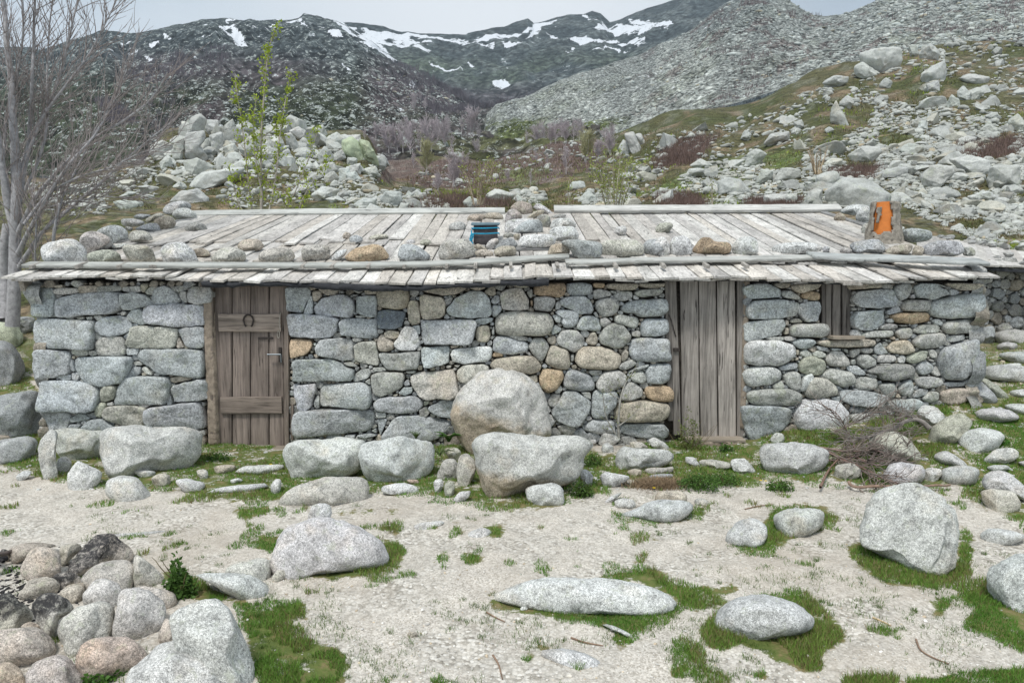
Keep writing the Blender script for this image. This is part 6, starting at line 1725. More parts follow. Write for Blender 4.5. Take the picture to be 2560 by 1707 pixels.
def add_rocks(data, fn, mat, grpf, dk=.85, base_sub=4, rough=1.0, deflab=None, soot=True):
    for (t, P, lab, zn) in parse(data):
        hero = t in 'WXG'; sub = 6 if t == 'X' else (5 if hero or zn in 'SUT' else base_sub)
        l = lab or deflab[zn]; cat, nm = noun(l)
        ob = poly_rock(nm, P, t, fn, rr, M['soot'] if t == 'k' else (M['stained'] if 'brown face' in l or 'huge rounded' in l else mat), dk, sub, rough, flat=(mat is M['rockfar']), shallow=(.30 if any(w in l for w in ('bedrock', 'streak', 'sliver')) and 'sloping' not in l else 0.0), near=(.87 if 'balanced' in l else None), sink=(.15 if fn is not g else (.75 if any(w in l for w in ('bedrock', 'flat', 'low ', 'dome', 'slab', 'half buried', 'sliver', 'streak')) and 'table' not in l and 'bench' not in l else .25)))
        if ob is None: print('MISS', l); continue
        del ob['_d']
        tag(ob, l, cat, grpf(l, zn))
add_rocks(ROOFR, roofz_t, M['roofstone'], lambda l, z: 'stones weighting the plank roof', .95, 4, .9)
def ggrp(l, z):
    if 'fire ring' in l or 'egg shaped stone at the lower' in l or 'pinkish orange oval' in l: return 'stones of the fire ring'
    if 'kerb' in l: return 'kerb stones before the hut'
    return 'boulders and stones in front of the hut'
add_rocks(GROUNDR, g, M['rock'], ggrp, .85, 4, 1.15)
add_rocks(HILLR, g, M['rockfar'], lambda l, z: 'rocks of the left outcrop' if ('outcrop' in l) else 'boulders on the slopes behind the hut', .8, 4, 1.3,
          {'T': 'pale granite boulder strewn on the green and brown right hillside', 'U': 'pale boulder low in the valley mouth just behind the ridge board', 'S': 'pale fractured rock in the rocky outcrop left behind the hut'})
# ------------------------------------------------------------ random boulders on the slopes: the larger ones one by one
def rnd_mesh(i, sub=5):
    r_ = np.random.default_rng(500+i); D0, F = ICO6(sub); P = facets(D0, r_, 11, .36, .74, False, 1.0)
    P = P*np.array([r_.uniform(.85, 1.25), r_.uniform(.8, 1.1), r_.uniform(.5, .85)])
    P = P+(P/np.linalg.norm(P, axis=1)[:, None])*(fbm(P*1.6+i*7, 4, i)*.07)[:, None]
    return P, F
RM = [mk('hillside_boulder', *rnd_mesh(i), M['rockfar'], smooth=False, mesh_only=True) for i in range(14)]
R42 = [rnd_mesh(50+i, 2)[0] for i in range(10)]; F42 = ICO[2][1]; R12 = [rnd_mesh(80+i, 1)[0]*1.1 for i in range(10)]; F12 = ICO[1][1]
REG = [(pp(s), wt) for s, wt in (('1600,300 1750,260 1900,190 2050,110 2150,90 2500,100 2500,480 2100,480 1900,480 1480,480 1300,470 1420,400 1500,350', 1.0),
       ('250,380 420,330 620,300 860,330 880,420 700,470 500,480 100,500 60,430', .75), ('2060,455 2500,450 2420,600 2260,560 2120,500', 1.0), ('1480,420 2100,300 2500,300 2500,480 1500,480', 1.0), ('780,440 1450,440 1480,480 760,480', .35), ('1120,310 1620,300 1500,420 900,440', .10),
       ('1900,240 2100,190 2330,300 2500,450 1900,470', .8))]
def samp_reg(n, rng):
    out = []
    while len(out) < n:
        p, wt = REG[int(rng.integers(len(REG)))]
        if rng.random() > wt: continue
        lo, hi = p.min(0), p.max(0); u, v = rng.uniform(lo[0], hi[0]), rng.uniform(lo[1], hi[1])
        if inpoly(np.array([u]), np.array([v]), p)[0] and float(vnoise(np.array([[u/60, v/35, 0]]), 4)[0]) > -.42+.35*rng.random(): out.append((u, v))
    return out
def yfix(U, V, it=14):
    """picture points -> ground, in one go"""
    out = []
    for u, v in zip(U, V): out.append(hit(u, v))
    return out
rng = np.random.default_rng(4)
k = 0
for (u, v) in samp_reg(300, rng):
    h_ = hit(u, v)
    if h_ is None: continue
    wpx = float(np.clip(rng.lognormal(3.68, .38), 22, 95)); r_ = wpx*.5*h_[1]/FPX
    o_ = bpy.data.objects.new('hillside_boulder', RM[k % 14]); COL.objects.link(o_)
    o_.location = (h_[0], h_[1], h_[2]+r_*.12); o_.scale = (r_*rng.uniform(.85, 1.2), r_*rng.uniform(.8, 1.1), r_*rng.uniform(.7, 1.15)); o_.rotation_euler = (rng.normal(0, .25), rng.normal(0, .25), rng.uniform(0, 6.28))
    c = np.array((.50, .515, .49))*rng.uniform(.72, 1.08)*(np.array([1, 1, 1]) if rng.random() < .7 else np.array([1.02, .98, .90])); o_.color = (*c, 1)
    lb = 'pale granite boulder strewn on the green and brown right hillside' if u > 1500 else ('pale stone scattered on the turf round the left outcrop' if u < 1000 else 'pale stone lying among the brown valley scrub')
    tag(o_, lb, 'boulder', 'boulders on the slopes behind the hut'); k += 1
OUTP = pp('300,390 400,350 420,290 460,262 560,268 680,290 800,310 870,350 885,375 760,400 600,395 450,410', 1.08844)
placed = 0
while placed < 85:
    u = rng.uniform(330, 970); v = rng.uniform(285, 445)
    if not inpoly(np.array([u]), np.array([v]), OUTP)[0]: continue
    h_ = hit(u, v)
    if h_ is None: continue
    wpx = float(np.clip(rng.lognormal(3.9, .32), 28, 105)); r_ = wpx*.5*h_[1]/FPX
    o_ = bpy.data.objects.new('rock', RM[placed % 14]); COL.objects.link(o_); o_.location = (h_[0], h_[1]+r_*.4, h_[2]-r_*.05)
    o_.scale = (r_*rng.uniform(.75, 1.1), r_*rng.uniform(.8, 1.1), r_*rng.uniform(1.0, 1.7)); o_.rotation_euler = (rng.normal(0, .35), rng.normal(0, .45), rng.uniform(0, 6.28))
    o_.color = (*(np.array((.56, .58, .545))*rng.uniform(.75, 1.08)), 1)
    tag(o_, 'pale fractured rock in the rocky outcrop left behind the hut', 'rock', 'rocks of the left outcrop'); placed += 1
def rock_soup(name, pos, rad, rng, lod42, mat, tint0, tv_=.2, flat=1.0, parts=None):
    Vs = []; Fs = []; Cs = []; n = 0
    for p, r_ in zip(pos, rad):
        B, F = (R42, F42) if lod42 else (R12, F12)
        q = B[int(rng.integers(len(B)))]; a = rng.uniform(0, 6.28); c_, s_ = cos(a), sin(a)
        sc = r_*np.array([rng.uniform(.7, 1.4), rng.uniform(.7, 1.2), rng.uniform(.6, 1.1)*flat]); q = q*sc
        q = np.column_stack([q[:, 0]*c_-q[:, 1]*s_, q[:, 0]*s_+q[:, 1]*c_, q[:, 2]])+p
        Vs.append(q); Fs.append(F+n); n += len(q); tn = np.array(tint0)*rng.uniform(1-tv_, 1+tv_)
        if rng.random() < (.10 if name in ('gravel', 'rubble') else .03): tn = tn*np.array([1.0, .86, .68])
        Cs.append(np.tile(tn, (len(q), 1)))
    ob = mk(name, np.concatenate(Vs), np.concatenate(Fs), mat, None, True if lod42 else False, {'tint': np.concatenate(Cs)})
    return tag(ob, kind='stuff')
pos = []; rad = []
smp = np.array(samp_reg(15500, rng)); hts = hitv(smp[:, 0], smp[:, 1])
for h_ in hts:
    if np.isnan(h_[0]): continue
    wpx = float(np.clip(rng.lognormal(2.5, .5), 4, 34)); r_ = wpx*.5*h_[1]/FPX; pos.append(h_+np.array([0, 0, r_*.15])); rad.append(r_)
tag(rock_soup('hillside_stones', pos, rad, rng, True, M['rockfar_attr'], (.46, .475, .445)), 'countless small pale stones over the slopes behind the hut', 'stones')
# boulder stream on the scree and on the dark flank
def on_grid(G, rng, n, cond):
    out = []; nr, nc, _ = G.shape
    U, V = proj(G)
    while len(out) < n:
        j = rng.integers(1, nr-2, 4000); i = rng.integers(1, nc-2, 4000)
        # even out over the picture: keep with weight by picture area of the cell
        a = np.abs((V[j+1, i]-V[j, i])*(U[j, i+1]-U[j, i])); keep = (rng.random(4000) < np.clip(a/12, 0, 1)) & cond(U[j, i], V[j, i])
        for jj, ii in zip(j[keep], i[keep]):
            f = rng.random(2); p = G[jj, ii]+(G[jj+1, ii]-G[jj, ii])*f[0]+(G[jj, ii+1]-G[jj, ii])*f[1]; out.append((p, U[jj, ii], V[jj, ii]))
    return out[:n]
sc = on_grid(V_SCREE, rng, 15000, lambda u, v: (u > 1180) & (u < 2650) & (v > -30) & (v < 330))
pos = [a[0] for a in sc]; rad = [float(np.clip(rng.lognormal(1.55, .45)*(1+1.3*max(0, (a[1]-1500)/1000)), 2, 26))*.5*a[0][1]/FPX for a in sc]
tag(rock_soup('scree_boulders', pos, rad, rng, False, M['rockfar_attr'], (.42, .45, .43), .4), 'field of pale scree blocks on the right mountainside', 'scree')
fl = on_grid(V_LEFT, rng, 8000, lambda u, v: (u > 60) & (u < 1180) & (v > 165) & (v < 345) & (v > 240-.09*u+60*np.sin(u/90)))
pos = [a[0] for a in fl]; rad = [float(np.clip(rng.lognormal(1.55, .5), 2, 20))*.5*a[0][1]/FPX for a in fl]
tag(rock_soup('flank_boulders', pos, rad, rng, False, M['rockfar_attr'], (.50, .54, .52), .3), 'grey boulders peppering the dark left mountain flank', 'boulders')
# stones along the verge of the rear hut's roof
for i in range(26):
    s = rng.uniform(.15, 1); t_ = 1.0-rng.uniform(0, .10) if i < 18 else rng.uniform(.02, .5)
    p = r2(s, t_)
    r_ = rng.uniform(.05, .12); o_ = bpy.data.objects.new('roof_stone', RM[i % 14]); COL.objects.link(o_); o_.location = p+np.array([0, 0, r_*.5]); o_.scale = (r_*1.2, r_, r_); o_.rotation_euler = (0, 0, rng.uniform(0, 6))
    c = np.array(TINT['w'])*rng.uniform(.8, 1.05); o_.color = (*c, 1); tag(o_, 'small pale stone on the verge of the rear hut roof', 'stone', 'stones on the rear hut roof')
# gravel
pos = []; rad = []; cnt = 0
while cnt < 5200:
    u = rng.uniform(-60, 2620); v = 1120+(1720-1120)*rng.random()**.8; y0 = CAMZ/-tv(v); x0 = (u-CX)/FPX*y0; 
    gm = float(gmask(np.array([x0]), np.array([y0]))[0][0])
    if gm > .4 and rng.random() < .9: continue
    if u < 700 and v < 1400 and rng.random() < .6: continue
    r_ = float(np.clip(rng.lognormal(-5.45, .42), .0022, .016)); pos.append((x0, y0, gs(x0, y0)+r_*.2)); rad.append(r_); cnt += 1
tag(rock_soup('gravel', pos, rad, rng, True, M['rockfar_attr'], (.66, .64, .60), .3), 'loose pale gravel on the path before the hut', 'gravel')

# rubble on the grass right of the hut and along its foot
pos = []; rad = []
while len(pos) < 620:
    if rng.random() < .5: u, v = rng.uniform(2150, 2600), rng.uniform(850, 1190)
    else: u, v = rng.uniform(60, 2150), rng.uniform(1095, 1225)
    h_ = hit(u, v)
    if h_ is None or h_[1] > 12 or (h_[1] > 7.0 and u < 2440): continue
    r_ = float(np.clip(rng.lognormal(2.15, .45), 4, 24))*.5*h_[1]/FPX; pos.append(h_); rad.append(r_)
tag(rock_soup('rubble', pos, rad, rng, True, M['wallstone'], TINT['w'], .2, .7), 'small stones littering the grass along the wall foot and right of the hut', 'rubble')
# ------------------------------------------------------------ grass and heath blades (one mesh each, nobody could count them)
def blades(name, P, H, Wd, col, rng, mat, lean=.45, label=None, cat=None, seg2=True):
    n = len(P); a = rng.uniform(0, 2*pi, n); d = np.stack([np.cos(a), np.sin(a), np.zeros(n)], 1)
    b_ = rng.uniform(0, 2*pi, n); ln = np.stack([np.cos(b_), np.sin(b_), np.zeros(n)], 1)*(rng.random(n)*lean*H)[:, None]
    up = np.array([0, 0, 1.])*H[:, None]; w = d*(Wd*.5)[:, None]
    V = np.stack([P-w, P+w, P+up*.55+ln*.35-w*.8, P+up*.55+ln*.35+w*.8, P+up+ln], 1).reshape(-1, 3)
    i = np.arange(n)*5; F3 = np.stack([i+2, i+3, i+4], 1); F4 = np.stack([i, i+1, i+3, i+2], 1)
    Ft = np.concatenate([np.stack([i, i+1, i+3], 1), np.stack([i, i+3, i+2], 1), F3])
    k = np.repeat(col, 5, 0); sh_ = np.tile(np.array([.8, .8, .95, .95, 1.1]), n)[:, None]
    ob = mk(name, V, Ft, mat, None, False, {'tint': k*1.0})
    return tag(ob, label, cat, kind='stuff')
rng = np.random.default_rng(8)
def ground_pts(n, mask=True, urange=(-100, 2660), vrange=(1000, 1830), fn=None):
    out = []
    tot = 0
    while tot < n:
        u = rng.uniform(*urange, 40000); v = rng.uniform(*vrange, 40000)
        t = tv(v); y = np.clip(CAMZ/np.maximum(-t, .02), 1, 14)
        for _ in range(12):
            x = (u-CX)/FPX*y/(cos(PITCH)+(CY-v)/FPX*sin(PITCH)); z = gsm(x, y); y = np.clip(.5*y+.5*(z-CAMZ)/np.minimum(t, -.02), 1, 14)
        x = (u-CX)/FPX*y/(cos(PITCH)+(CY-v)/FPX*sin(PITCH)); z = g(x, y)
        gm, uu, vv = gmask(x, y, z)
        q = gm+.36*fbm(P3(x*5, y*5), 4, 61)*1.5
        ok = (q > .47) & (rng.random(len(u)) < 1) & (y < 12)
        out.append(np.stack([x, y, z], 1)[ok]); tot += ok.sum()
    return np.concatenate(out)[:n]
P = np.concatenate([ground_pts(175000), ground_pts(32000, vrange=(830, 1120))]); n = len(P)
pn = fbm(P3(P[:, 0]*2.1, P[:, 1]*2.1), 3, 12); 
H = rng.uniform(.012, .036, n)*(1+.5*np.clip(pn, -.6, 1)); W_ = rng.uniform(.0022, .0045, n)*np.clip(P[:, 1]/4, .8, 1.8)
c = np.array([.14, .265, .045])*(rng.uniform(.7, 1.35, n)[:, None]); c = c*(1+pn[:, None]*np.array([.35, .1, .3]))
dry = rng.random(n) < (.10+.25*(pn > .3)); c[dry] = np.array([.26, .22, .10])*rng.uniform(.7, 1.2, dry.sum())[:, None]
blades('grass', P-np.array([0, 0, .003]), H, W_, np.clip(c, .01, 1), rng, M['grass'], .9, 'short green turf in patches round the stones and along the hut', 'grass')
# tiny tufts sprouting through the gravel
Q = []
for _ in range(950):
    u = rng.uniform(0, 2560); v = 1230+480*rng.random()**.7
    if float(vnoise(np.array([[u/230, v/110, 0]]), 3)[0]) < -.1: continue
    y0 = CAMZ/-tv(v); x0 = (u-CX)/FPX*y0; k = int(rng.integers(8, 44)); r_ = rng.uniform(.008, .036)
    Q.append(np.stack([x0+rng.normal(0, r_, k), y0+rng.normal(0, r_, k), np.zeros(k)], 1))
Q = np.concatenate(Q); Q[:, 2] = g(Q[:, 0], Q[:, 1]); n = len(Q)
blades('tiny_grass_tufts', Q, rng.uniform(.010, .026, n), rng.uniform(.0016, .003, n), np.array([.10, .17, .035])*rng.uniform(.7, 1.3, (n, 1)), rng, M['grass'], 1.2, 'sparse tiny grass tufts sprouting through the gravel', 'grass')
# heath on the slopes
def slope_pts(n, polys, ywin=(12, 165)):
    out = []
    k = 0
    while len(out) < n and k < n*6:
        p = polys[int(rng.integers(len(polys)))]; lo, hi = p.min(0), p.max(0); u, v = rng.uniform(lo[0], hi[0]), rng.uniform(lo[1], hi[1]); k += 1
        if not inpoly(np.array([u]), np.array([v]), p)[0]: continue
        h_ = hit(u, v)
        if h_ is not None: out.append(h_)
    return np.array(out)
def clumpy(P, per, spread):
    Q = np.repeat(P, per, 0); s = spread*np.repeat(P[:, 1], per)/40
    Q[:, 0] += rng.normal(0, 1, len(Q))*s; Q[:, 1] += rng.normal(0, 1, len(Q))*s; Q[:, 2] = g(Q[:, 0], Q[:, 1]); return Q
P = clumpy(slope_pts(1500, BROWN), 18, .35); n = len(P)
dd = P[:, 1]/40
blades('brown_scrub', P, rng.uniform(.15, .5, n)*np.clip(dd, .5, 2), rng.uniform(.012, .028, n)*np.clip(dd, .4, 3), np.array([.15, .105, .09])*rng.uniform(.6, 1.5, (n, 1)), rng, M['brush'], .6, 'bare brown low scrub in drifts over the valley floor and hillside', 'scrub')
HS = [p for p, w in REG]
P = clumpy(slope_pts(2600, HS), 13, .38); n = len(P); dd = P[:, 1]/40
cc = np.where(rng.random(n)[:, None] < .5, np.array([.095, .105, .035]), np.array([.16, .13, .07]))*rng.uniform(.6, 1.5, (n, 1))
yg = fbm(P3(P[:, 0]/4, P[:, 1]/4), 2, 5) > .50; cc[yg] = np.array([.24, .32, .04])*rng.uniform(.7, 1.2, (yg.sum(), 1))
blades('heath', P, rng.uniform(.06, .22, n)*np.clip(dd, .5, 3), rng.uniform(.02, .05, n)*np.clip(dd, .4, 3), cc, rng, M['brush'], 1.2, 'olive and brown heath covering the slopes between the boulders', 'heath')
# ------------------------------------------------------------ trees
def spline(P, n):
    P = np.array(P, float); d = np.concatenate([[0], np.cumsum(np.linalg.norm(np.diff(P, axis=0), axis=1))]); T = np.linspace(0, d[-1], n)
    Q = np.stack([np.interp(T, d, P[:, k]) for k in range(3)], 1)
    for _ in range(2): Q[1:-1] = (Q[:-2]+2*Q[1:-1]+Q[2:])/4
    return Q
def wander(p, d, L, n, rng, wob=.12, up=.0):
    pts = [p]; d = d/np.linalg.norm(d); st = L/n
    for _ in range(n):
        d = d+rng.normal(0, wob, 3)+np.array([0, 0, up]); d /= np.linalg.norm(d); p = p+d*st; pts.append(p)
    return np.array(pts), d
def twigs(lines, limb, rad, rng, every, Lr, r0, f0=.2, sub=3, up=.05, wob=.1, ang=(.35, .8), leaves=None, nseg=6, subl=(.25, .5)):
    d = np.concatenate([[0], np.cumsum(np.linalg.norm(np.diff(limb, axis=0), axis=1))]); s = d[-1]*f0
    while s < d[-1]:
        p = np.array([np.interp(s, d, limb[:, k]) for k in range(3)]); i = min(np.searchsorted(d, s), len(limb)-1); T = limb[i]-limb[i-1]; T /= np.linalg.norm(T)+1e-9
        q = rng.normal(0, 1, 3); q -= q@T*T; q /= np.linalg.norm(q); a = rng.uniform(*ang); dr = T*cos(a)+q*sin(a); dr[2] = max(dr[2], -.15)
        L = rng.uniform(*Lr)*(1.0-.35*s/d[-1]); W_, _ = wander(p, dr, L, nseg, rng, wob, up)
        lines.append((W_, np.linspace(r0, r0*.3, nseg+1)))
        if leaves is not None: leaves.append(W_)
        for _ in range(int(rng.integers(0, sub+1))):
            j = int(rng.integers(1, nseg)); T2 = W_[j+1]-W_[j]; T2 /= np.linalg.norm(T2); q = rng.normal(0, 1, 3); q -= q@T2*T2; q /= np.linalg.norm(q)
            W2, _ = wander(W_[j], T2*.8+q*.5, L*rng.uniform(*subl), 4, rng, wob, up); lines.append((W2, np.linspace(r0*.55, r0*.25, 5)))
            if leaves is not None: leaves.append(W2)
        s += every*rng.uniform(.5, 1.5)
def leafmesh(name, pts, size, cols, rng, parent=None, mat='leaf'):
    n = len(pts); a = rng.normal(0, 1, (n, 3)); a /= np.linalg.norm(a, axis=1)[:, None]; b_ = rng.normal(0, 1, (n, 3)); b_ -= (a*b_).sum(1)[:, None]*a; b_ /= np.linalg.norm(b_, axis=1)[:, None]
    s = (size*rng.uniform(.6, 1.3, n))[:, None]
    V = np.stack([pts, pts+a*s*.5+b_*s*.32, pts+a*s*1.05, pts+a*s*.5-b_*s*.32], 1).reshape(-1, 3); F = np.arange(n*4).reshape(n, 4)
    return mk(name, V, F.astype(np.int32), M[mat], parent, False, {'tint': np.repeat(cols, 4, 0)})
rng = np.random.default_rng(31)
def tree_from_px(nm, label, cat, limbs, Y, tcol, twigkw, base, leafn=0, leafc=None, leafs=.03, ydev=.5, sides=7, leaftop=0):
    e = empty(nm, tuple(base), label, cat); tb = MB(); tw = []; lv = []
    for (pts, r0, r1, tk) in limbs:
        n = len(pts); yo = np.cumsum(rng.normal(0, ydev/n, n)); yo[0] = 0 if r0 > .03 else yo[0]
        P = spline([at(u, v, Y+yo[i]) for i, (u, v) in enumerate(pts)], 22); P = P+fbm(P*2.3, 2, 4)[:, None]*.012
        tubes(tb, [(P, np.linspace(r0, r1, 22)*(.8 if nm == 'bare_tree' and r0 < .05 else 1))], sides, tcol)
        if tk is not None: twigs(tw, P, None, rng, leaves=lv, **{**twigkw, **tk})
    o1 = tb.build('trunk', M['bark'], None, True); unparent_off(o1, e)
    if tw:
        cb_ = MB(); tubes(cb_, tw, 3, tuple(np.array(tcol)*np.array([.82, .74, .70]))); o2 = cb_.build('twigs', M['bark'], None, True); unparent_off(o2, e)
    if leafn:
        A = np.concatenate([l[1:] for l in lv]) if lv else P; idx = rng.integers(0, len(A), leafn); pts_ = A[idx]+rng.normal(0, leafs*.6, (leafn, 3))
        cc = np.array(leafc)*rng.uniform(.65, 1.3, (leafn, 1)); o3 = leafmesh('leaves', pts_, leafs, cc, rng); unparent_off(o3, e)
    return e
BK = (.33, .325, .33)
L = [([(33, 815), (36, 700), (39, 600), (44, 500), (40, 400), (31, 300), (28, 200), (20, 100), (8, 0), (0, -70)], .085, .02, {}),
     ([(50, 490), (64, 400), (76, 300), (83, 200), (82, 100), (86, 0), (92, -70)], .045, .012, {}),
     ([(47, 450), (62, 370), (95, 310), (130, 250), (158, 160), (180, 60), (200, -30)], .04, .01, {}),
     ([(42, 640), (70, 580), (95, 540), (130, 470), (180, 400), (240, 340), (290, 240), (318, 170)], .04, .008, {}),
     ([(42, 590), (82, 500), (140, 430), (220, 350), (300, 310), (380, 250), (420, 180)], .036, .007, {}),
     ([(45, 670), (110, 570), (170, 525), (240, 470), (310, 400), (390, 335), (445, 292)], .038, .006, {}),
     ([(45, 560), (110, 520), (180, 505), (260, 490), (330, 500)], .02, .005, {}),
     ([(25, 520), (5, 400), (-12, 300), (-35, 150), (-50, 0)], .05, .015, {}),
     ([(50, 430), (100, 300), (160, 220), (215, 150), (262, 60), (290, 5)], .03, .007, {}),
     ([(38, 600), (15, 500), (6, 400), (12, 300), (45, 190), (60, 60), (50, -40)], .035, .01, {}),
     ([(128, 700), (130, 640), (138, 560), (152, 500), (178, 440), (215, 380), (250, 300), (300, 230)], .03, .006, {}),
     ([(45, 520), (80, 440), (110, 360), (120, 260), (118, 150), (125, 50), (140, -30)], .03, .008, {}),
     ([(60, 560), (120, 480), (200, 440), (280, 420), (350, 380), (400, 370)], .022, .005, {}),
     ([(10, 800), (12, 700), (14, 600), (20, 560)], .07, .05, None),
     ([(88, 760), (86, 640), (92, 560), (80, 470)], .018, .01, {})]
tree_from_px('bare_tree', 'leafless grey multi stemmed tree at the left corner of the hut', 'tree', L, 8.9, BK, dict(every=.055, Lr=(.35, 1.15), r0=.0066, f0=.15, sub=5, up=.055, wob=.09, ang=(.3, .75)), at(35, 800, 8.9)-np.array([0, 0, .2]), ydev=1.3)
L = [([(655, 560), (654, 450), (652, 350), (657, 250), (668, 150), (680, 90), (686, 74)], .035, .006, {}), ([(632, 560), (622, 440), (606, 330), (592, 240), (587, 190)], .022, .005, {}),
     ([(668, 560), (690, 440), (702, 330), (718, 230), (726, 172)], .02, .005, {}), ([(652, 470), (640, 400), (632, 330), (640, 250)], .014, .004, {}), ([(690, 560), (738, 480), (770, 400), (795, 330)], .015, .004, {}),
     ([(640, 560), (600, 520), (585, 470), (578, 430)], .012, .004, {}), ([(652, 345), (690, 320), (710, 300)], .012, .004, {}), ([(735, 560), (755, 500), (790, 440), (812, 400)], .012, .003, {})]
tree_from_px('young_birch', 'slender young birch with fresh yellow green leaves rising behind the roof', 'tree', L, 13.5, (.42, .38, .33), dict(every=.16, Lr=(.15, .5), r0=.006, f0=.12, sub=2, up=.08, wob=.1), at(655, 600, 13.5), leafn=2600, leafc=(.36, .45, .05), leafs=.055, ydev=.4, sides=6)
def shrub(nm, label, u, v, hpx, wpx, n, Y, tcol, leafn, leafc, leafs, r0=.02, tw=True):
    L = []
    for i in range(n):
        a = rng.uniform(-1, 1); L.append(([(u+a*wpx*.12, v), (u+a*wpx*.25, v-hpx*.4), (u+a*wpx*.42, v-hpx*.75), (u+a*wpx*.5+rng.normal(0, 4), v-hpx*rng.uniform(.75, 1))], r0, r0*.2, {}))
    H_ = hpx/FPX*Y
    return tree_from_px(nm, label, 'shrub', L, Y, tcol, dict(every=H_*.07, Lr=(H_*.12, H_*.35), r0=r0*.28, f0=.15, sub=2, up=.08, wob=.1), at(u, v, Y), leafn=leafn, leafc=leafc, leafs=leafs, ydev=H_*.5, sides=5)
shrub('willow_bush', 'bushy willow with tiny yellow green leaves behind the right half of the ridge', 1535, 530, 150, 150, 16, 21, (.42, .39, .30), 1300, (.33, .40, .09), .06, .018)
shrub('bare_bush', 'straw coloured upright bare bush behind the middle of the ridge', 1195, 512, 112, 100, 12, 23, (.42, .35, .27), 500, (.30, .34, .10), .07, .022)
shrub('thin_sapling', 'thin pale sapling left of the willow bush behind the ridge', 1425, 530, 90, 26, 3, 19, (.45, .40, .33), 120, (.28, .34, .08), .06, .014)
shrub('bare_sapling', 'small beige leafless sapling among boulders above the right roof', 2042, 436, 72, 60, 7, 38, (.45, .37, .26), 0, None, .1, .045)
shrub('thin_sapling', 'faint thin sapling behind the right ridge board near the brown scrub', 1782, 520, 72, 16, 2, 21, (.45, .40, .33), 60, (.3, .34, .08), .06, .014)
# ---- valley birches: four models, copied
def crown_tree(seed, spread, leafy, upk):
    r_ = np.random.default_rng(seed); global rng; old = rng; rng = r_; tb = MB(); cb_ = MB(); tw = []
    ns = 1 if seed % 2 else 3
    for s in range(ns):
        tr, _ = wander(np.array([r_.normal(0, .02), r_.normal(0, .02), 0.]), np.array([r_.normal(0, .12), r_.normal(0, .12), 1.]), .92, 10, r_, .05, .05); tubes(tb, [(tr, np.linspace(.011, .003, 11))], 5, (.60, .57, .56))
        br = []
        twigs(br, tr, None, r_, .035, (spread*.6, spread), .0075, f0=.18, sub=0, up=upk, wob=.07, ang=(.5, 1.0))
        for w_, _r in br:
            tw.append((w_, _r)); twigs(tw, w_, None, r_, .022, (.08, .2), .0055, f0=.1, sub=3, up=upk, wob=.1, ang=(.3, .8), nseg=4)
    tubes(cb_, tw, 3, (.50, .44, .46) if not leafy else (.42, .41, .24))
    rng = old
    return tb, cb_, np.concatenate([w for w, _ in tw])
VT = []
for i, (sp, lf, up_) in enumerate(((.42, 0, .04), (.36, 0, .08), (.44, 1, .04), (.34, 0, .09))):
    tb, cb_, pts_ = crown_tree(60+i, sp, lf, up_)
    tm = tb.build('trunk', M['bark'], None, True); cm = cb_.build('crown', M['bark'], None, True)
    bpy.data.objects.remove(tm.copy()) if False else None
    VT.append((tm, cm, pts_))
UL, VL = proj(V_LEFT); 
def on_left(u, v):
    h_ = hit(u, v)
    if h_ is not None: return h_
    d = (UL-u)**2+(VL-v)**2; k_ = np.unravel_index(np.argmin(d), d.shape); return V_LEFT[k_]
LS = [(565, 1145, 215, 2, 'round headed birch just greening at the front of the left valley grove'), (735, 1225, 225, 0, None), (640, 1250, 115, 0, None), (320, 1000, 160, 0, None), (375, 1000, 170, 0, None), (410, 1000, 190, 1, None), (460, 1010, 205, 3, None), (520, 985, 190, 1, None), (600, 990, 190, 0, None), (640, 965, 180, 1, None), (690, 962, 175, 0, None), (720, 905, 125, 3, None),
      (850, 900, 175, 0, None), (160, 915, 75, 1, None), (230, 905, 90, 0, None), (290, 905, 110, 1, None), (910, 905, 75, 3, None), (1220, 960, 100, 1, None), (1295, 945, 125, 0, None), (1340, 940, 145, 3, None), (1375, 942, 120, 0, None), (1410, 940, 135, 1, None), (1480, 932, 125, 0, None), (1520, 925, 135, 1, None), (1560, 915, 120, 0, None),
      (1600, 1062, 200, 2, 'tall yellowish birch standing alone left of the fan of upright rocks'), (1475, 1140, 175, 1, None), (1690, 1040, 110, 0, None), (1770, 1015, 175, 0, 'broad brownish bare birch left of the fan of upright rocks'), (1290, 1070, 80, 3, None), (1360, 1082, 70, 3, None), (1245, 1215, 90, 1, None), (495, 745, 120, 3, None), (560, 720, 80, 3, None), (610, 700, 60, 1, None),
      (900, 1010, 90, 0, None), (740, 1000, 120, 1, None), (440, 940, 150, 0, None), (560, 930, 170, 1, None), (1450, 900, 110, 0, None), (800, 880, 110, 1, None), (480, 690, 70, 0, None), (530, 660, 60, 3, None), (1100, 1180, 60, 0, None), (480, 1100, 100, 1, None)]
first = {}
for (x, y, hp_, kd, lab) in LS:
    u, v = 850+x*.38265, y*.38265; p = on_left(u, v); Hm = hp_*.38265*p[1]/FPX
    e = empty('bare_birch', tuple(p-np.array([0, 0, .01*Hm])), lab or ('leafless pale birch in the dense left grove on the valley floor' if u < 1190 else 'leafless pale birch in the sparse row across the right valley floor'), 'tree', 'birches on the valley floor')
    e.scale = (Hm*rng.uniform(.9, 1.25), Hm, Hm); e.rotation_euler = (0, 0, rng.uniform(0, 6.28))
    tm, cm, _p = VT[kd]
    if kd not in first: first[kd] = 1; a, b2 = tm, cm
    else: a, b2 = tm.copy(), cm.copy(); COL.objects.link(a); COL.objects.link(b2)
    a.parent = e; b2.parent = e
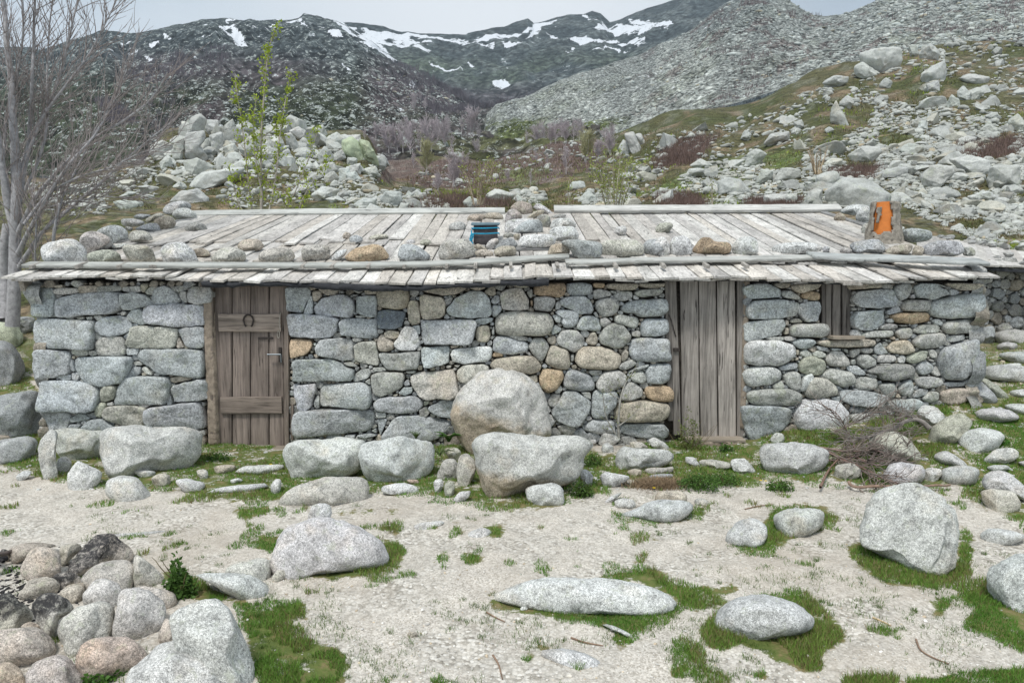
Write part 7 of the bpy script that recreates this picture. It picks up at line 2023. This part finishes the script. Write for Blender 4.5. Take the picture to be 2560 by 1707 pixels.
# far woods: a grey haze of bare stems on the dark flank
def far_wood(polys, n):
    Q = []
    k = 0
    while len(Q) < n and k < n*9:
        k += 1; p = polys[int(rng.integers(len(polys)))]; lo, hi = p.min(0), p.max(0); u, v = rng.uniform(lo[0], hi[0]), rng.uniform(lo[1], hi[1])
        if not inpoly(np.array([u]), np.array([v]), p)[0]: continue
        j = int(rng.integers(0, 1)); d = (UL-u)**2+(VL-v)**2; k_ = np.unravel_index(np.argmin(d), d.shape); Q.append(V_LEFT[k_])
    return np.array(Q)
WP = [pp(s, .38265) for s in '''830,400 1500,300 1500,420 1180,560 1150,800 1000,900 900,880 980,560 850,500
640,640 800,700 900,820 700,800'''.split('\n')]+[pp(s, .38265)+np.array([850, 0]) for s in '''250,390 620,470 860,500 1000,560 1280,510 1200,600 900,650 450,600 300,480
480,620 700,720 1000,640 900,720 600,760''' .split('\n')]
P = far_wood(WP, 1300); per = 12; Q = np.repeat(P, per, 0); sc_ = np.repeat(P[:, 1], per)/FPX
Q = Q+np.stack([rng.normal(0, 1, len(Q))*sc_*7, rng.normal(0, 1, len(Q))*sc_*3, np.zeros(len(Q))], 1); n = len(Q)
blades('far_bare_wood', Q-np.array([0, 0, .5]), rng.uniform(7, 19, n)*sc_, rng.uniform(.5, 1.3, n)*sc_, np.array([.125, .11, .125])*rng.uniform(.6, 1.5, (n, 1)), rng, M['brush'], .5, 'bare purplish grey woodland on the far mountain flank', 'woodland')
UR, VR_ = proj(V_SCREE); sel = []
while len(sel) < 260:
    j = int(rng.integers(2, V_SCREE.shape[0]-2)); i = int(rng.integers(2, V_SCREE.shape[1]-2)); u, v = UR[j, i], VR_[j, i]
    if 1650 < u < 2640 and v > -20 and float(vnoise(np.array([[u/90, v/45, 1]]), 6)[0]) > .38: sel.append(V_SCREE[j, i])
P = np.array(sel); Q = np.repeat(P, 16, 0); sc_ = np.repeat(P[:, 1], 16)/FPX
Q = Q+np.stack([rng.normal(0, 1, len(Q))*sc_*7, rng.normal(0, 1, len(Q))*sc_*4, np.zeros(len(Q))], 1); n = len(Q)
blades('scree_scrub', Q, rng.uniform(5, 14, n)*sc_, rng.uniform(.5, 1.4, n)*sc_, np.array([.16, .13, .13])*rng.uniform(.6, 1.5, (n, 1)), rng, M['brush'], .7, 'leafless purplish scrub in patches on the right scree slope', 'scrub')
# ------------------------------------------------------------ brushwood heap
def kp(x, y): return (1860+x*.44643, 1007+y*.44643)
def branch(label, path, r0, r1, Y, n_tw, Lr, col=(.20, .15, .12), seed=0):
    global rng; old = rng; rng = np.random.default_rng(seed)
    pts = [kp(*p) for p in path]; yo = np.cumsum(rng.normal(0, .05, len(pts)))
    def yy_(i, u, v):
        h_ = hit(u, v+8); return min(Y+yo[i], h_[1]-.06) if h_ is not None else Y+yo[i]
    P = spline([at(u, v, yy_(i, u, v)) for i, (u, v) in enumerate(pts)], 20); P = P+fbm(P*6, 2, seed)[:, None]*.010
    e = empty('dead_branch', tuple(P[0]), label, 'branch', 'branches of the brushwood heap'); b = MB(); tubes(b, [(P, np.linspace(r0, r1, 20))], 6, col); unparent_off(b.build('stem', M['bark'], None, True), e)
    tw = []
    if n_tw:
        twigs(tw, P, None, rng, .85/n_tw, Lr, .0052, f0=.12, sub=5, up=-.01, wob=.16, ang=(.25, .9), nseg=7, subl=(.3, .7))
        b = MB(); tubes(b, tw, 4, tuple(np.array(col)*.5+np.array([.13, .12, .11]))); unparent_off(b.build('twigs', M['bark'], None, True), e)
    rng = old
branch('thick grey bent branch arching at the top right of the brushwood heap', [(1042, 145), (1010, 105), (975, 88), (900, 105), (850, 140), (780, 165), (690, 190), (600, 215)], .024, .007, 6.2, 22, (.25, .6), (.22, .20, .185), 1)
branch('reddish branch running from the smooth block down to the right', [(362, 232), (420, 262), (520, 300), (640, 350), (760, 410), (860, 450)], .014, .004, 6.15, 24, (.2, .5), (.22, .145, .12), 2)
branch('short brown stick propped upright at the lower left of the heap', [(428, 472), (455, 410), (490, 350), (530, 310)], .012, .007, 6.0, 0, (.1, .3), (.21, .14, .11), 3)
branch('long broken brown pole lying on the ground before the heap', [(588, 440), (600, 465), (680, 470), (860, 468), (1000, 470), (1155, 456)], .014, .010, 5.85, 4, (.1, .3), (.27, .19, .145), 4)
branch('pinkish branch lying level across the middle of the heap', [(380, 240), (560, 268), (640, 262), (720, 255), (800, 250)], .013, .004, 6.25, 20, (.2, .5), (.23, .17, .145), 5)
branch('fine twiggy branch fanning up at the top left of the heap', [(640, 300), (600, 200), (560, 110), (520, 50), (480, 25)], .009, .003, 6.6, 26, (.25, .55), (.21, .15, .13), 6)
branch('twiggy branch spreading over the centre of the heap', [(560, 330), (680, 260), (800, 200), (880, 60), (890, 45)], .011, .004, 6.5, 26, (.25, .55), (.21, .155, .13), 7)
branch('fine twiggy branch trailing to the right of the heap', [(640, 320), (760, 360), (850, 310), (900, 270), (930, 210)], .009, .003, 6.35, 26, (.2, .5), (.20, .16, .14), 8)
branch('low twiggy branch drooping at the front of the heap', [(560, 320), (660, 380), (740, 420), (800, 480)], .009, .003, 6.1, 26, (.2, .45), (.21, .15, .13), 9)
branch('upper twiggy branch reaching right across the heap', [(500, 170), (620, 110), (760, 45), (860, 75), (960, 80)], .010, .004, 6.7, 26, (.2, .5), (.21, .17, .15), 10)
branch('reddish branch curving low through the left of the heap', [(400, 300), (500, 330), (600, 300), (700, 330), (780, 320)], .012, .004, 6.2, 26, (.2, .5), (.20, .13, .11), 11)
branch('dark crooked branch rising behind the lichened boulder', [(700, 330), (760, 240), (820, 190), (870, 120), (880, 70)], .014, .005, 6.35, 24, (.2, .5), (.15, .12, .11), 12)
branch('thin dark branch drooping at the right front of the heap', [(700, 250), (820, 290), (880, 350), (860, 400)], .010, .003, 6.15, 24, (.2, .4), (.16, .12, .11), 13)
for i, (a_, c_, r_, lb) in enumerate((((-40, 1425), (66, 1392), .022, 'charred stick lying on the fire ring stones at the left edge'), ((-30, 1440), (50, 1410), .030, 'burnt black log inside the fire ring at the left edge'), ((-20, 1395), (40, 1420), .020, 'short burnt branch end beside the black log'))):
    A = hit(*a_)+np.array([0, -.1, .06+.03*i]); B_ = hit(*c_)+np.array([0, -.1, .08]); L_ = spline([A, (A+B_)/2+np.array([0, 0, .015]), B_], 14); L_ = L_+fbm(L_*9, 2, i)[:, None]*.008
    b = MB(); tubes(b, [(L_, np.linspace(r_, r_*.5, 14))], 8, (.03, .029, .03) if i else (.12, .10, .09)); o_ = b.build('burnt_stick', M['bark'], None, True); tag(o_, lb, 'burnt wood')
Qa = []; Ra = []
while len(Qa) < 420:
    u, v = rng.normal(60, 70), rng.normal(1475, 38); h_ = hit(u, v)
    if h_ is None: continue
    Qa.append(h_); Ra.append(float(rng.uniform(.006, .022)))
M['char'] = attrmat('charcoal_bits', .9, .2)
tag(rock_soup('charcoal', Qa, Ra, rng, False, M['char'], (.035, .034, .035), .5), 'black charcoal and ash between the stones of the fire ring', 'charcoal')
# ------------------------------------------------------------ small plants
def clump(nm, label, u, v, rpx, hpx, n, ls, col, Y=None, cat='plant', stems=6, seed=0):
    global rng; old = rng; rng = np.random.default_rng(seed+100)
    h_ = hit(u, v); Yc = Y or h_[1]; k_ = Yc/FPX; c = at(u, v, Yc); e = empty(nm, tuple(c), label, cat)
    A = rng.normal(0, 1, (n, 3)); A /= np.linalg.norm(A, axis=1)[:, None]; A *= rng.random((n, 1))**.4; A[:, 2] = np.abs(A[:, 2])
    sc3 = np.array([rpx*k_, rpx*k_*.6, hpx*k_]); P = c+A*sc3*(1+.25*fbm(A*3, 2, seed))[:, None]
    cc = np.array(col)*rng.uniform(.6, 1.35, (n, 1)); unparent_off(leafmesh('leaves', P, ls, cc, rng), e)
    tw = []
    for i in range(stems): W_, _ = wander(c.copy(), np.array([rng.normal(0, .5), rng.normal(0, .3), 1]), hpx*k_*rng.uniform(.7, 1.1), 6, rng, .1, .05); tw.append((W_, np.linspace(.004, .0015, 7)))
    b = MB(); tubes(b, tw, 4, (.16, .13, .07)); unparent_off(b.build('stems', M['bark'], None, True), e); rng = old; return e
clump('nettle_plant', 'dark green serrated nettle clump right of the fire ring', 452, 1490, 40, 75, 900, .026, (.075, .15, .03), seed=1, stems=9)
clump('nettle_plant', 'tall thin nettle stem standing behind the fire ring', 440, 1455, 14, 85, 120, .026, (.08, .17, .03), seed=2, stems=3)
clump('low_weed', 'round leaved green weed at the lower picture edge by the fire ring', 250, 1700, 60, 34, 600, .022, (.09, .20, .035), seed=3)
clump('green_shrub', 'small leafy shrub at the left foot of the right door', 1722, 1150, 42, 120, 1100, .020, (.15, .19, .055), seed=4, Y=6.85, cat='shrub', stems=12)
clump('green_shrub', 'low bright green shrub between the stone table and the kerb', 1745, 1222, 60, 48, 1700, .018, (.085, .17, .035), seed=5, cat='shrub')
clump('green_shrub', 'low green shrub along the kerb before the right door', 1810, 1210, 48, 32, 900, .018, (.09, .18, .035), seed=6, cat='shrub')
clump('green_shrub', 'dark green cushion right of the wedge shaped boulder', 1452, 1240, 36, 40, 900, .018, (.07, .13, .025), seed=7, cat='shrub')
clump('green_shrub', 'green leafy cushion above the small upright stone by the wedge shaped boulder', 1480, 1165, 30, 32, 700, .018, (.09, .17, .035), seed=8, cat='shrub')
clump('low_weed', 'green weed on the grass below the smooth block', 1950, 1225, 40, 24, 600, .02, (.08, .16, .03), seed=9)
clump('low_weed', 'green weed at the threshold of the left door', 545, 1150, 36, 22, 500, .018, (.06, .13, .025), seed=10)
clump('low_weed', 'broad weed beside the pale stones on the right slope', 2490, 1110, 28, 22, 260, .03, (.08, .2, .03), seed=11)
clump('low_weed', 'green weed below the right door threshold', 1815, 1128, 20, 22, 260, .022, (.07, .16, .03), seed=12)
def bigleaf(nm, label, u, v, Y, n, L_, wd, col, seed, lean=.8):
    r_ = np.random.default_rng(seed); c = at(u, v, Y); e = empty(nm, tuple(c), label, 'plant'); b = MB()
    for i in range(n):
        a = r_.uniform(0, 2*pi); l = L_*r_.uniform(.6, 1.1); d = np.array([cos(a), sin(a)*.7-.25, 0]); sd = np.array([-d[1], d[0], 0]); V = []
        for k_ in range(7):
            t = k_/6; p = c+d*l*lean*t*(.6+.5*t)+np.array([0, 0, l*(1.1*t-.75*lean*t*t)]); w = wd*sin(pi*(.08+.92*t)**.8)*(1 if t < 1 else 0)*.5+.001
            V += [p-sd*w+np.array([0, 0, w*.4]), p, p+sd*w+np.array([0, 0, w*.4])]
        F = [(3*k_+j, 3*k_+j+1, 3*k_+j+4, 3*k_+j+3) for k_ in range(6) for j in range(2)]
        b.add(V, F, np.array(col)*r_.uniform(.7, 1.25))
    unparent_off(b.build('leaves', M['leaf'], None, True), e)
bigleaf('dock_plant', 'broad leaved dark green dock left of the huge boulder', 1122, 1105, 6.75, 12, .22, .065, (.07, .15, .035), 3)
bigleaf('spiky_plant', 'narrow leaved grey green plant hanging right of the bench blocks', 1100, 1140, 6.45, 22, .20, .016, (.13, .18, .075), 4, 1.0)
bigleaf('grass_clump', 'upright tuft of grass at the wall above the bench blocks', 1040, 1100, 6.9, 70, .13, .007, (.13, .20, .05), 5, .5)
L = [([(1548, 1093), (1545, 1050), (1550, 1000), (1562, 960), (1585, 925), (1598, 905)], .014, .004, {}), ([(1540, 1085), (1515, 1045), (1508, 1000), (1506, 975)], .009, .003, {}), ([(1546, 1065), (1575, 1045), (1600, 1020)], .007, .003, {}), ([(1552, 1000), (1530, 985), (1515, 960)], .006, .003, {})]
tree_from_px('wall_sapling', 'small grey stemmed sapling growing against the wall left of the right door', 'sapling', L, 6.85, (.33, .32, .29), dict(every=.06, Lr=(.06, .16), r0=.0028, f0=.2, sub=2, up=.03, wob=.14), at(1548, 1093, 6.85), leafn=260, leafc=(.22, .27, .09), leafs=.016, ydev=.08, sides=6)
P = []
rng = np.random.default_rng(77)
h_ = hit(1640, 1215)
if h_ is not None:
    n = 2600; Q = np.stack([h_[0]+rng.normal(0, .10, n), h_[1]+rng.normal(0, .06, n), np.zeros(n)], 1); Q[:, 2] = g(Q[:, 0], Q[:, 1])
    blades('dry_straw', Q, rng.uniform(.02, .08, n), rng.uniform(.003, .005, n), np.array([.27, .20, .13])*rng.uniform(.6, 1.4, (n, 1)), rng, M['brush'], 2.0, 'mat of dry brown straw below the stone table', 'straw')
for (u, v, lb) in ((677, 1165, 'yellow flower before the left door threshold'), (1635, 1225, 'yellow flower beside the dry straw'), (1902, 1206, 'yellow flower below the smooth block, left of two'), (1914, 1207, 'yellow flower below the smooth block, right of two')):
    h_ = hit(u, v+4); b = MB(); p = h_+np.array([0, 0, .03]); tubes(b, [(np.array([h_, h_+np.array([.003, 0, .015]), p]), np.full(3, .0015))], 4, (.1, .2, .03))
    e = empty('dandelion', tuple(h_), lb, 'flower'); unparent_off(b.build('stalk', M['leaf']), e)
    b = MB()
    for k_ in range(16):
        a = k_*2*pi/16; d = np.array([cos(a), sin(a), .35]); s_ = np.array([-sin(a), cos(a), 0])*.003; b.add([p-s_, p+s_, p+d*.013+s_, p+d*.013-s_], [(0, 1, 2, 3)], (.75, .55, .02))
    unparent_off(b.build('petals', M['leaf']), e)
for i, (pts_, lb) in enumerate((([(1862, 1274), (1895, 1266), (1932, 1262)], 'curved brown twig on the right path'), ([(1428, 1596), (1460, 1608), (1508, 1616)], 'thin twig at the lower centre of the gravel'), ([(1216, 1532), (1240, 1546), (1262, 1556)], 'reddish twig below the front grass patch'), ([(2182, 1545), (2205, 1555), (2228, 1566)], 'pale curled bark strip on the lower right gravel'), ([(2290, 1600), (2300, 1630), (2340, 1650), (2372, 1662)], 'bent dark twig on the lower right gravel'), ([(1232, 1640), (1246, 1660), (1256, 1700)], 'thin forked twig at the bottom of the gravel'))):
    W_ = [hit(u, v)+np.array([0, 0, .006]) for u, v in pts_]; b = MB(); tubes(b, [(spline(W_, 10), np.linspace(.005, .003, 10))], 5, (.26, .18, .13) if i != 3 else (.55, .42, .26)); o_ = b.build('twig', M['bark'], None, True); tag(o_, lb, 'twig')
# ------------------------------------------------------------ valley air
hm = bpy.data.materials.new('valley_haze'); hm.use_nodes = True; ht = hm.node_tree; ht.nodes.clear()
ho = ht.nodes.new('ShaderNodeOutputMaterial'); hv = ht.nodes.new('ShaderNodeVolumePrincipled')
hv.inputs['Color'].default_value = (.74, .88, 1.0, 1); hv.inputs['Density'].default_value = .00014; hv.inputs['Anisotropy'].default_value = 0.0
S.cycles.volume_bounces = 0; S.cycles.max_bounces = 5; S.cycles.diffuse_bounces = 3; S.cycles.transparent_max_bounces = 4
ht.links.new(hv.outputs[0], ho.inputs['Volume'])
b = MB(); bx(b, -3600, 3600, -30, 2600, -320, 1300); hz = b.build('haze', hm); tag(hz, kind='stuff')
